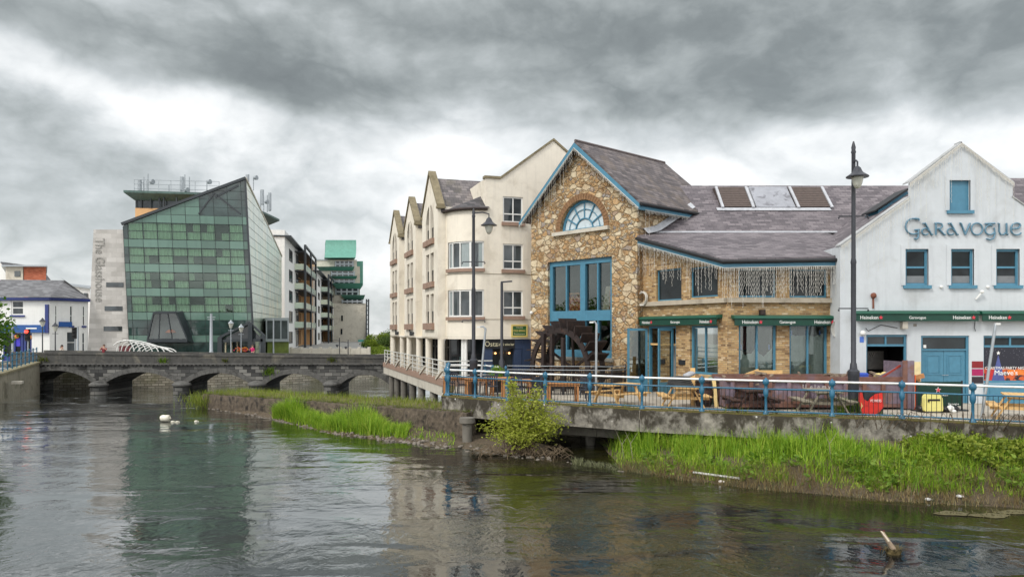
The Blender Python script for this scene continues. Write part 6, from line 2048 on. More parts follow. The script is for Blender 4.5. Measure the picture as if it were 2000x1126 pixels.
big_lamp(gx(925, 31.6), 31.6, gz(406, 31.6), gz(441, 31.6), (.66, -.05), 'tall dark street lamp with lantern on a right hand arm before the cream turret', (gz(511, 31.6), gz(625, 31.6)), gz(703, 31.6))
X, Y = gx(980, 33.4), 33.4
r_ = thing('street_lamp', (X, Y, DECK), 'slim modern street lamp with flat head before the navy shop front', 'street lamp')
mb = MB(); zb_ = gz(705, Y); mb.lathe((X, Y, DECK), [(.13, 0), (.13, zb_ - DECK), (.07, zb_ - DECK + .12), (.06, gz(552, Y) - DECK)], 12); mb.build('pole', M['pole'], r_, smooth=40)
mb = MB(); mb.obox((X - .05, Y - .1, gz(552, Y)), (.52, 0, .04), (0, .2, 0), (0, 0, .06)); mb.build('lamp_head', M['pole'], r_)
def bentpole(pxb, pyb_z, pxt, pyt, Y, hook, label, rad=.045):
    xb, xt, zt_ = gx(pxb, Y), gx(pxt, Y), gz(pyt, Y)
    root = thing('leaning_pole', (xb, Y, DECK), label, 'pole')
    mb = MB()
    top = V(xt, Y, zt_)
    base = V(xb, Y, DECK)
    pts = [base, base.lerp(top, .93), top + V(0, 0, -.02), top + V(hook * .35, 0, .08), top + V(hook, 0, .06)]
    mb.tube(pts, [rad, rad, rad, rad * .8, rad * .7], 8)
    mb.build('pole', M['galv'], root, smooth=60)
    mb = MB(); mb.obox(top + V(hook - .06 * (1 if hook > 0 else -1), -.05, .03), (.14 * (1 if hook > 0 else -1), 0, 0), (0, .1, 0), (0, 0, .06)); mb.build('lamp_head', M['upvc'], root)
bentpole(936, 0, 948.5, 641, 30.8, -.28, 'thin grey pole leaning right behind the left end of the railing')
bentpole(1164, 0, 1165, 632, 27.6, -.18, 'upright thin grey pole with small head in front of the water wheel')
bentpole(1917, 0, 1944, 636, 22.9, .05, 'thin grey pole leaning right in front of the party poster')

# ---------------------------------------------------------------- picnic tables, cafe tables, chairs
def picnic(mat, label, grp='picnic tables on the promenade'):
    root = thing('picnic_table', (0, 0, 0), label, 'picnic table', grp)
    mb = MB()
    for k in range(5): mb.box(-.85, .85, -.40 + k * .16, -.40 + k * .16 + .148, .72, .76)
    for x in (-.6, .6): mb.box(x - .04, x + .04, -.36, .36, .66, .718)
    mb.build('table_top', mat, root)
    for s in (-1, 1):
        mb = MB()
        for k in range(2): mb.box(-.85, .85, s * .70 - .14 + k * .145, s * .70 - .14 + k * .145 + .135, .43, .47)
        mb.build('bench', mat, root)
    for x in (-.6, .6):
        for s in (-1, 1):
            mb = MB(); mb.bar((x, s * .66, 0), (x, s * .26, .70), .045, .11, (1, 0, 0)); mb.build('leg', mat, root)
        mb = MB(); mb.box(x + .03, x + .075, -.80, .80, .33, .428); mb.build('cross_beam', mat, root)
    return root
def place(o, px, Y, rz, label=None):
    o.location = (gx(px, Y), Y, DECK); o.rotation_euler = (0, 0, R(rz))
    if label: o['label'] = label
    return o
place(picnic(M['wood_new'], 'pale pine picnic table right of the upright thin pole'), 1207, 27.0, 38)
t2 = copy_tree(bpy.data.objects['picnic_table'], label='pale pine picnic table carrying folded grey covers before the open doors'); place(t2, 1334, 26.0, 86)
t5 = copy_tree(bpy.data.objects['picnic_table'], label='pale pine picnic table at the right edge under the party poster'); place(t5, 1990, 22.6, 62)
place(picnic(M['wood_dark'], 'dark brown picnic table in front of the left end of the skip'), 1467, 24.75, 88)
place(picnic(M['wood_grey'], 'weathered grey picnic table beside the foot of the tall lamp'), 1606, 24.25, 84)
def cafe(label):
    root = thing('cafe_table', (0, 0, 0), label, 'table', 'orange wooden cafe tables')
    mb = MB()
    for k in range(6): mb.box(-.62, .62, -.36 + k * .12, -.36 + k * .12 + .112, .71, .74)
    mb.build('table_top', M['wood_orange'], root)
    mb = MB(); mb.box(-.56, .56, -.30, -.27, .62, .708); mb.box(-.56, .56, .27, .30, .62, .708); mb.box(-.56, -.53, -.268, .268, .62, .708); mb.box(.53, .56, -.268, .268, .62, .708); mb.build('apron', M['wood_orange'], root)
    for x in (-.53, .53):
        for y in (-.28, .28):
            mb = MB(); mb.box(x - .035, x + .035, y - .035, y + .035, 0, .618); mb.build('leg', M['wood_orange'], root)
    return root
ct = cafe('orange wooden cafe table right of the green bush tips'); place(ct, 1099, 27.9, 4)
for px, Y, rz, lb in ((1008, 29.6, 8, 'orange wooden cafe table behind the green bush tips'), (975, 31.0, 6, 'orange cafe table between the slim lamp and the bush'), (936, 30.6, 12, 'orange cafe table beside the leaning grey pole'), (893, 31.2, 10, 'orange cafe table nearest the railing corner')):
    place(copy_tree(ct, label=lb), px, Y, rz)
def chair():
    root = thing('cafe_chair', (0, 0, 0), 'dark grey cafe chair on the promenade', 'chair', 'dark grey cafe chairs')
    mb = MB(); mb.box(-.22, .22, -.22, .22, .43, .46); mb.build('seat', M['chair'], root)
    mb = MB()
    for k in range(5): mb.bar((-.18 + k * .09, .21, .5), (-.18 + k * .09, .27, .85), .05, .015, (0, 1, 0))
    mb.bar((-.22, .275, .87), (.22, .275, .87), .04, .05); mb.build('backrest', M['chair'], root)
    for x in (-.2, .2):
        for y in (-.2, .2):
            mb = MB(); mb.bar((x, y, .43), (x * 1.12, y * 1.12, 0), .03); mb.build('leg', M['chair'], root)
    return root
ch = chair()
spots = [(905, 30.9, 100, 'dark grey chair between the railing corner and the left street lamp'), (958, 31.2, -70, 'dark grey chair right of the left street lamp'), (962, 30.0, 180, 'dark grey chair with its back to the bush tips'), (1044, 29.4, -80, 'dark grey chair between the two right hand cafe tables'), (1062, 28.8, 60, 'dark grey chair pushed to the left end of the right cafe table'), (1136, 28.3, -85, 'dark grey chair at the right end of the right cafe table'), (1148, 29.6, 20, 'dark grey chair behind the right cafe table near the screen'), (1010, 28.9, 175, 'dark grey chair on the river side behind the bush'), (877, 32.0, 200, 'dark grey chair at the very corner of the promenade')]
for i, (px, Y, rz, lb) in enumerate(spots):
    o = ch if i == 0 else copy_tree(ch)
    place(o, px, Y, rz, lb)

# ---------------------------------------------------------------- skip and the clutter round it
SY, SX0, SX1 = 25.4, gx(1420, 25.4), gx(1768, 25.4)
skip = thing('builders_skip', ((SX0 + SX1) / 2, SY + .8, DECK), 'rusty purple and red builders skip full of rubble before the brick wing', 'skip')
Hs = 1.12
mb = MB()
mb.obox((SX0, SY, DECK + .12), (SX1 - SX0, 0, 0), (0, .05, 0), (0, 0, Hs - .2)); mb.obox((SX0, SY + 1.6, DECK + .12), (SX1 - SX0, 0, 0), (0, .05, 0), (0, 0, Hs - .2))
mb.obox((SX0, SY + .05, DECK + .12), (.05, 0, 0), (0, 1.55, 0), (0, 0, Hs - .2)); mb.obox((SX0, SY + .05, DECK + .06), (SX1 - SX0, 0, 0), (0, 1.55, 0), (0, 0, .06))
mb.build('body', M['skip_purple'], skip)
mb = MB()
mb.box(SX0 - .06, SX1, SY - .10, SY + .06, DECK + Hs - .16, DECK + Hs); mb.box(SX0 - .06, SX1, SY + 1.58, SY + 1.72, DECK + Hs - .14, DECK + Hs); mb.box(SX0 - .06, SX1, SY - .08, SY, DECK + .08, DECK + .2)
mb.build('rim', M['iron_oxide'], skip)
for i in range(10):
    x = SX0 + .1 + (SX1 - SX0 - .3) * i / 9
    mb = MB(); mb.box(x, x + .13, SY - .085, SY, DECK + .2, DECK + Hs - .16); mb.build('rib', M['iron_oxide'] if i % 3 else M['skip_purple'], skip)
mb = MB()
gx0, gx1 = gx(1766, 25.2), gx(1786, 25.2)
mb.box(gx0, gx1, SY - .2, SY - .06, DECK + .04, gz(704, 25.2)); mb.box(gx1 - .05, gx1 + .04, SY - .06, SY + 1.8, DECK + .04, gz(708, 25.2)); mb.build('end_gate', M['skip_purple'], skip)
mb = MB(); mb.box(gx0 - .06, gx0 + .1, SY - .23, SY - .2, DECK + .05, gz(703, 25.2)); mb.build('gate_edge', M['iron_oxide'], skip)
mb = MB(); mb.prism([V(gx(1716, 25.4), SY + .02, DECK + Hs), V(gx0, SY + .02, DECK + Hs), V(gx0, SY + .02, gz(712, 25.4))], (0, .05, 0)); mb.build('sloping_side', M['skip_purple'], skip)
mb = MB(); mb.bar((gx(1724, 25.4), SY + .04, gz(736, 25.4)), (gx0, SY + .04, gz(713, 25.4)), .06); mb.build('edge_bar', pm('red steel', srgb(150, 58, 46), .6, .2), skip)
FK = Fr((SX0, SY - .09), (1, 0))
text('U  e l e m y !', .26, FK, gx(1598, 25.3) - SX0, gz(760, 25.3), .004, pm('worn white paint', srgb(196, 190, 186), .8, .2), skip, ext=.003, width=1.05)
mb = MB()
rn = random.Random(5)
for i in range(60):
    x, y = SX0 + .2 + rn.random() * (SX1 - SX0 - .4), SY + .15 + rn.random() * 1.3
    a = rn.random() * 6
    mb.obox((x, y, DECK + .7 + rn.random() * .42), (.5 * math.cos(a) * rn.random(), .4 * math.sin(a), .06), (-.1 * math.sin(a), .12 * math.cos(a), 0), (0, .02, .06))
stuff(mb.build('rubble', pm('mixed rubble', srgb(128, 112, 96), .9, .4, 3)), 'broken boards and rubble filling the skip', 'rubble')
def simple(name, mb, mat, label, cat, group=None, smooth=None):
    return tag(mb.build(name, mat, None, smooth), label, cat, group)
mb = MB(); x = gx(1685, 25.6); mb.box(x - .18, x + .18, SY + .2, SY + .5, DECK + .92, DECK + 1.24)
for k in range(4): mb.box(x - .2, x + .2, SY + .17, SY + .2, DECK + .96 + k * .07, DECK + .99 + k * .07)
simple('plastic_crate', mb, pm('blue crate', srgb(60, 92, 190), .5, .2, 20), 'blue plastic crate on the skip rubble beside the tall lamp', 'crate')
mb = MB(); x = gx(1722, 25.6); mb.ball((x, SY + .4, DECK + 1.1), .17, 10, 6, .8); mb.ball((x + .22, SY + .45, DECK + 1.1), .16, 10, 6, 1.1); simple('rubble_sack', mb, pm('yellow white sack', srgb(220, 200, 130), .7, .3, 6), 'pale yellow sacks on the skip rubble near its high end', 'sack')
mb = MB(); mb.bar((gx(1770, 25.9), SY + .5, gz(742, 25.9)), (gx(1806, 25.9), SY + .55, gz(733, 25.9)), .05, .16); mb.bar((gx(1768, 25.9), SY + .6, gz(747, 25.9)), (gx(1800, 25.9), SY + .6, gz(741, 25.9)), .05, .12); simple('timber_planks', mb, M['wood_orange'], 'orange timber planks sticking out over the high end of the skip', 'planks')
# folded covers, barrels, plank, dark planters by the doors
mb = MB()
rn = random.Random(2)
x, y = gx(1334, 26.0), 26.0
for k in range(6):
    pts = []
    w_ = .44 - .03 * k
    for i in range(13):
        f = i / 12
        pts.append((x - .10 - w_ + 2 * w_ * f, DECK + .775 + k * .052 + .02 * math.sin(f * 5 + k)))
    prof = pts + [(a, b + .045) for a, b in pts[::-1]]
    mb.prism([V(a, y - .24 + .02 * k, b) for a, b in prof], (0, .46, 0))
cv = thing('folded_covers', (x, y, DECK + .77), 'heap of folded dark and light grey covers on the pine picnic table', 'covers')
mb.build('covers', pm('dark canvas', srgb(58, 60, 62), .85, .3, 8, .3), cv)
mb = MB()
for k in range(3): mb.ball((x + .15 + .08 * k, y + .05 * k, DECK + 1.13 + .03 * k), .16, 9, 6, .55)
mb.build('light_cover', pm('light canvas', srgb(158, 160, 164), .85, .2, 8, .3), cv, smooth=60)
mb = MB(); mb.obox((gx(1349, 26.7), 26.7, DECK), (.17, 0, 0), (0, .05, 0), (.02, .12, 1.35)); mb.obox((gx(1349, 26.7) + .005, 26.69, DECK + .6), (.16, 0, 0), (0, .015, 0), (0, .04, .05)); simple('pine_board', mb, M['wood_new'], 'pale pine board standing behind the folded grey covers', 'board')
mb = MB(); mb.obox((gx(1396, 26.2), 26.2, DECK), (.13, 0, 0), (0, .04, 0), (-.04, .2, .95)); mb.obox((gx(1396, 26.2) - .03, 26.3, DECK + .3), (.14, 0, 0), (0, .02, 0), (0, .0, .05)); simple('pine_plank', mb, pm('fresh plank', srgb(230, 204, 140), .7, .15, 8), 'pale yellow plank leaning between two dark barrels', 'plank')
for px, lb in ((1374, 'dark half barrel left of the pale leaning plank'), (1415, 'dark half barrel right of the pale leaning plank')):
    x, y = gx(px, 26.5), 26.5
    b = thing('barrel', (x, y, DECK), lb, 'barrel', 'dark barrels by the brick wall')
    mb = MB(); mb.lathe((x, y, DECK), [(.26, 0), (.32, .35), (.33, .5), (.28, .92), (.24, .92), (.02, .86)], 16); mb.build('staves', M['wood_dark'], b, smooth=30)
    for z, rr_ in ((.1, .29), (.62, .335), (.84, .3)):
        mb = MB(); mb.lathe((x, y, DECK + z), [(rr_, 0), (rr_, .05)], 16); mb.build('hoop', M['gutter'], b)
mb = MB(); mb.lathe((gx(1390, 27.2), 27.2, DECK), [(.12, 0), (.16, .3), (.15, .9), (.1, 1.0)], 12); simple('gas_bottle', mb, pm('teal bottle', srgb(96, 128, 112), .5, .15), 'tall dull teal bottle behind the leaning plank', 'bottle', smooth=40)
mb = MB(); mb.box(gx(1560, 26.6) - 1.4, gx(1560, 26.6) - .4, 27.1, 27.18, DECK, DECK + 1.25); mb.obox((gx(1440, 27.3), 27.25, DECK + .9), (.8, 0, .3), (0, .04, 0), (-.04, 0, .1)); simple('scrap_boards', mb, M['wood_new'], 'pale scrap boards standing between skip and brick wall', 'boards')
# trough of grass beside the lamp and the torn red banner
x, y = gx(1648, 23.9), 23.9
tr = thing('grass_clump', (x, y, DECK), 'clump of long grass at the foot of the tall lamp', 'grass clump')
mb = MB(); mb.lathe((x + .25, y, DECK), [(.45, 0), (.3, .06), (.02, .09)], 12); mb.build('soil', M['mud'], tr)
M['grass_a'] = leafm('fresh grass', [(.1, (.075, .15, .012)), (.5, (.18, .32, .024)), (.9, (.31, .45, .05))])
M['grass_y'] = leafm('yellow grass', [(.1, (.11, .17, .02)), (.5, (.20, .26, .035)), (.9, (.32, .33, .07))])
M['grass_mix'] = leafm('mixed bank grass', [(.05, (.07, .14, .012)), (.3, (.15, .29, .02)), (.55, (.27, .43, .032)), (.75, (.40, .52, .06)), (.93, (.48, .47, .14))], sc=1.1)
M['straw'] = leafm('dry straw', [(.1, (.16, .11, .05)), (.5, (.30, .23, .11)), (.9, (.44, .37, .20))])
M['moss'] = leafm('weedy tufts', [(.1, (.07, .11, .02)), (.5, (.14, .19, .03)), (.9, (.26, .26, .06))])
def blade(mb, p, h, w_, ang, bend, rnd, seg=3):
    dx_, dy_ = math.cos(ang), math.sin(ang)
    sx, sy = -dy_, dx_
    vs = []
    for j in range(seg + 1):
        t_ = j / seg
        off = bend * t_ * t_ * h
        z = h * (t_ - .25 * bend * t_ * t_ * t_)
        ww = w_ * (1 - t_ * .92) * .5
        c = V(p[0] + dx_ * off, p[1] + dy_ * off, p[2] + z)
        vs += [c + V(sx * ww, sy * ww, 0), c - V(sx * ww, sy * ww, 0)]
    mb.mesh(vs, [(2 * j, 2 * j + 1, 2 * j + 3, 2 * j + 2) for j in range(seg)])
def tuft(mb, p, n, h, rnd, w_=.018, spread=.12):
    for _ in range(n):
        q = (p[0] + rnd.gauss(0, spread), p[1] + rnd.gauss(0, spread), p[2])
        blade(mb, q, h * (.6 + .6 * rnd.random()), w_ * (.7 + .6 * rnd.random()), rnd.random() * 6.283, .15 + .6 * rnd.random(), rnd)
mb = MB(); rn = random.Random(3)
for i in range(9): tuft(mb, (x - .15 + .09 * i, y, DECK + .03), 18, .62, rn)
mb.build('grass', M['grass_a'], tr)
x, y = gx(1705, 23.5), 23.5
bn = thing('red_banner', (x, y, DECK), 'torn red banner with white lettering on a dark board beside the grass clump', 'banner')
mb = MB(); mb.obox((x - .22, y + .06, DECK), (.58, 0, 0), (0, .06, 0), (0, .1, .78)); mb.obox((x - .3, y + .1, DECK), (.06, 0, 0), (0, .5, 0), (0, 0, .06)); mb.build('board', M['gutter'], bn)
red = [(-.40, .72), (-.30, .70), (-.26, .5), (-.14, .42), (-.02, .56), (.12, .66), (.34, .70), (.36, .40), (.37, .26), (.22, .08), (.10, .02), (-.1, -.02), (-.33, .01), (-.36, .22), (-.42, .44)]
mb = MB(); mb.prism([V(x + a, y + .03 + b * .08, DECK + .03 + b) for a, b in red], (0, .012, 0)); rb = mb.build('red_cloth', pm('red cloth', srgb(206, 44, 34), .7, .2, 4, stain=srgb(150, 30, 26), stain_amt=.6, stain_sc=3), bn)
FRb = Fr((x, y + .05), (1, 0))
text('POWERS', .12, FRb, .11, DECK + .44, .022, M['lettering'], rb, ext=.002, width=.34)
mb = MB(); mb.prism([FRb.P(-.38 + a, DECK + .32 + b, .03) for a, b in ((0, .12), (.07, 0), (0, -.12), (.015, 0))], FRb.n * .004); mb.build('mark', M['wood_new'], rb)
# green windbreak, yellow case, black bags
Y = 25.0
X0_, X1_ = gx(1792, Y), gx(1880, Y)
wbk = thing('windbreak', ((X0_ + X1_) / 2, Y, DECK), 'dark green cloth windbreak with a red star between black posts', 'windbreak')
mb = MB(); mb.box(X0_, X1_, Y, Y + .015, DECK + .16, gz(745, Y)); wc_ = mb.build('cloth', pm('bottle green cloth', srgb(14, 52, 42), .8, .2, 4, .1), wbk)
for px in (1791, 1879):
    mb = MB(); xx = gx(px, Y); mb.tube([(xx, Y + .01, DECK), (xx, Y + .01, gz(743, Y)), ], .03, 8); mb.lathe((xx, Y, DECK), [(.2, 0), (.2, .03)], 12); mb.build('post', M['gutter'], wbk)
FWb = Fr((X0_, Y), (1, 0))
st = star(FWb, gx(1832, Y) - X0_, gz(761, Y), .004, .105, M['lettering'], wc_); star(FWb, gx(1832, Y) - X0_, gz(761, Y), .016, .08, M['redstar'], wc_)
text('HEINEKEN', .075, FWb, gx(1839, Y) - X0_, gz(772.5, Y), .006, M['lettering'], wc_, ext=.002, width=.42)
text('Garavogue', .1, FWb, gx(1862, Y) - X0_, gz(790, Y), .006, M['lettering'], wc_, ext=.002, width=.36)
Y = 24.3; x = gx(1824, Y)
yc = thing('yellow_case', (x, Y, DECK), 'pale yellow rounded case with a black band before the green windbreak', 'case')
pr_ = [(-.31, .05), (-.29, .0), (.29, .0), (.31, .05), (.29, .42), (.24, .52), (.14, .57), (-.14, .57), (-.24, .52), (-.29, .42)]
mb = MB(); mb.prism([V(x + a, Y, DECK + .06 + b) for a, b in pr_], (0, .22, 0)); sh_ = mb.build('shell', pm('pale yellow plastic', srgb(222, 214, 130), .5, .08), yc)
mb = MB(); mb.box(x - .2, x + .2, Y - .015, Y, DECK + .40, DECK + .46); mb.box(x - .2, x - .16, Y - .03, Y, DECK + .36, DECK + .46); mb.build('band', M['gutter'], sh_)
mb = MB(); mb.ball((gx(1850, 24.5), 24.6, DECK + .1), .22, 10, 6, .5); mb.ball((gx(1866, 24.6), 24.7, DECK + .1), .18, 10, 6, .6); mb.ball((gx(1800, 24.6), 24.6, DECK + .12), .2, 10, 6, .6); simple('bin_bags', mb, pm('black bags', (.012, .012, .013), .35, .3), 'black plastic bags on the paving beside the yellow case', 'bags', smooth=60)
mb = MB(); mb.ball((gx(1858, 24.4), 24.45, DECK + .14), .12, 8, 5, .9); mb.ball((gx(1862, 24.4), 24.4, DECK + .05), .1, 8, 5, .6); simple('white_bag', mb, M['upvc'], 'crumpled white bag among the black bags', 'bag', smooth=60)
mb = MB(); mb.obox((gx(1788, 25.2), 25.2, DECK + .1), (.03, 0, 0), (0, .03, 0), (-.02, 0, 1.1)); mb.obox((gx(1788, 25.2) - .03, 25.19, DECK), (.09, 0, 0), (0, .05, 0), (0, 0, .1)); simple('orange_pole', mb, pm('orange plastic', srgb(226, 96, 40), .5, .1), 'thin orange pole between skip end and green windbreak', 'pole')

# ---------------------------------------------------------------- far bank street things
def lantern_post(px, Y, ytop, label, mat=None):
    x, zt_ = gx(px, Y), gz(ytop, Y)
    root = thing('lantern_post', (x, Y, GR), label, 'street lamp', 'lantern posts on the bridge road')
    mb = MB(); mb.lathe((x, Y, GR), [(.12, 0), (.12, .5), (.07, .6), (.05, 1.2), (.04, zt_ - GR - .75)], 8); mb.bar((x - .25, Y, zt_ - .95), (x + .25, Y, zt_ - .95), .04); mb.build('pole', mat or M['pole'], root)
    mb = MB(); mb.lathe((x, Y, zt_ - .75), [(.1, 0), (.24, .42)], 8); g = mb.build('lantern', M['lampglass'], root)
    mb = MB(); mb.lathe((x, Y, zt_ - .33), [(.28, 0), (.1, .2), (.02, .33)], 8); mb.build('cap', mat or M['pole'], g)
lantern_post(83, 62.5, 620, 'dark lantern post before the blue shop fascia')
lantern_post(108, 61.8, 629, 'dark lantern post at the blue fin of the corner shop')
lantern_post(451, 66.0, 624, 'pale lantern post left of the hotel entrance', M['galv'])
lantern_post(471, 67.0, 632, 'pale lantern post at the hotel entrance door', M['galv'])
def street_pole(px, Y, ytop, label, r_=.09):
    x = gx(px, Y); root = thing('steel_pole', (x, Y, GR), label, 'pole')
    mb = MB(); mb.lathe((x, Y, GR), [(r_ * 1.3, 0), (r_ * 1.2, 1.0), (r_, 1.05), (r_ * .7, gz(ytop, Y) - GR)], 10); mb.build('pole', M['galv'], root, smooth=40)
    return root, x
rt, x = street_pole(412.5, 63.5, 612, 'tall galvanised pole with short arms before the glass hotel', .15)
mb = MB(); z = gz(619, 63.5); mb.bar((x - .35, 63.5, z), (x + .35, 63.5, z), .06); mb.bar((x - .3, 63.5, z - .2), (x + .3, 63.5, z - .2), .06); mb.build('arm', M['galv'], rt)
street_pole(24.5, 61, 636, 'plain grey pole beside the tree at the far left')
street_pole(152, 62, 637, 'slim grey pole carrying the dark signal head')
rt, x = street_pole(534, 72, 622, 'slim galvanised pole right of the hotel entrance', .07)
rt, x = street_pole(508, 69, 655, 'short galvanised pole beside the hotel entrance', .06)
def signal(px, py, Y, lit, label):
    x = gx(px, Y); zc = gz(py, Y)
    root = thing('traffic_light', (x, Y, GR), label, 'traffic light')
    mb = MB(); mb.box(x - .17, x + .17, Y - .1, Y + .12, zc - .48, zc + .48)
    for k in (-.3, 0, .3): mb.lathe((x, Y - .14, zc + k - .0), [(.13, 0), (.14, .03)], 8)
    h = mb.build('signal_head', M['gutter'], root)
    mb = MB()
    for k in (-.3, 0, .3): mb.obox((x - .15, Y - .3, zc + k + .11), (.3, 0, 0), (0, .2, .02), (0, 0, .03))
    mb.build('visor', M['gutter'], h)
    mb = MB(); mb.tube([(x + .02, Y + .05, GR), (x + .02, Y + .05, zc - .45)], .06, 8); mb.build('pole', M['galv'], root)
    if lit:
        m, t, b = newmat('red signal'); b.inputs['Base Color'].default_value = (.6, .02, .02, 1); b.inputs['Emission Color'].default_value = (1, .05, .03, 1); b.inputs['Emission Strength'].default_value = 2.5
        mb = MB(); mb.ball((x, Y - .14, zc + .3), .15, 10, 6); mb.build('red_lamp', m, root)
signal(53.5, 654, 61.5, True, 'traffic light showing red before the blue shop')
signal(145.5, 650, 62.5, False, 'dark unlit signal head before the white side wall of the shop')
for px, yt in ((663, 659), (680, 663)):
    Y = 79; x = gx(px, Y)
    root = thing('twin_arm_lamp', (x, Y, GR), 'dark lamp with side arm and cone shade, ' + ('left' if px < 670 else 'right') + ' of the pair before the copper tower', 'street lamp', 'cone lamps before the tower')
    mb = MB(); mb.tube([(x, Y, GR), (x, Y, gz(yt, Y))], .05, 6); mb.tube([(x, Y, gz(yt + 6, Y)), (x - .5, Y, gz(yt + 4, Y)), (x - .75, Y, gz(yt + 4, Y))], .025, 5); mb.build('pole', M['pole'], root)
    mb = MB(); mb.lathe((x - .25, Y, gz(yt + 15, Y)), [(.02, -.2), (.16, 0), (.17, .05), (.03, .12)], 8); mb.build('shade', M['pole'], root)
# arched steel ribs
rb_ = thing('arched_sculpture', (gx(285, 64), 64, GR), 'white arched steel ribs standing before the glass hotel', 'sculpture')
Y = 64
def q_(px, py, y=Y): return V(gx(px, y), y, gz(py, y))
for i in range(8):
    k = i / 7
    x0, x1 = 240 + 8 * i, 262 + 12 * i
    pk = 664 + 14 * k
    pts = []
    for j in range(15):
        an = math.pi * j / 14
        u_ = .5 - .5 * math.cos(an)
        pts.append(q_(x0 - 12 + (x1 - x0 + 12) * u_, 693 - (693 - pk) * math.sin(an) ** .8, Y - .6 + i * .3))
    mb = MB(); mb.tube(pts, .045, 6); mb.build('rib', M['upvc'], rb_, smooth=60)
mb = MB(); mb.tube([q_(222 + (345 - 222) * j / 16, 674 - 11 * math.sin(math.pi * min(1, (j / 16) ** .6)) + (16 * (j / 16) ** 2), Y - .7) for j in range(17)], .05, 6); mb.build('spine', M['upvc'], rb_, smooth=60)
for px in (238, 249):
    mb = MB(); xx = gx(px, 66); mb.box(xx - .24, xx + .24, 66, 66.1, GR, gz(676, 66)); mb.box(xx - .26, xx + .26, 66.1, 66.14, GR, gz(675, 66)); simple('notice_panel', mb, pm('dark red panel', srgb(92, 34, 40), .5, .1), 'dark red panel under the arched ribs, ' + ('left one' if px < 240 else 'right one'), 'panel', 'dark red panels')
fl = thing('flower_planter', (gx(474, 68), 68.0, GR), 'planter of orange and pink flowers at the hotel entrance', 'planter')
mb = MB(); x = gx(474, 67.9); mb.lathe((x, 67.9, GR), [(.35, 0), (.45, .7), (.4, .7), (.02, .65)], 10); mb.build('pot', M['gutter'], fl)
mb = MB(); rn = random.Random(8)
for i in range(60):
    p = V(x + rn.gauss(0, .28), 67.9 + rn.gauss(0, .2), GR + .85 + rn.random() * .4); mb.ball(p, .07, 6, 4)
mb.build('flowers', leafm('flower heads', [(.2, (.5, .05, .12)), (.5, (.6, .18, .03)), (.8, (.5, .3, .05))]), fl)

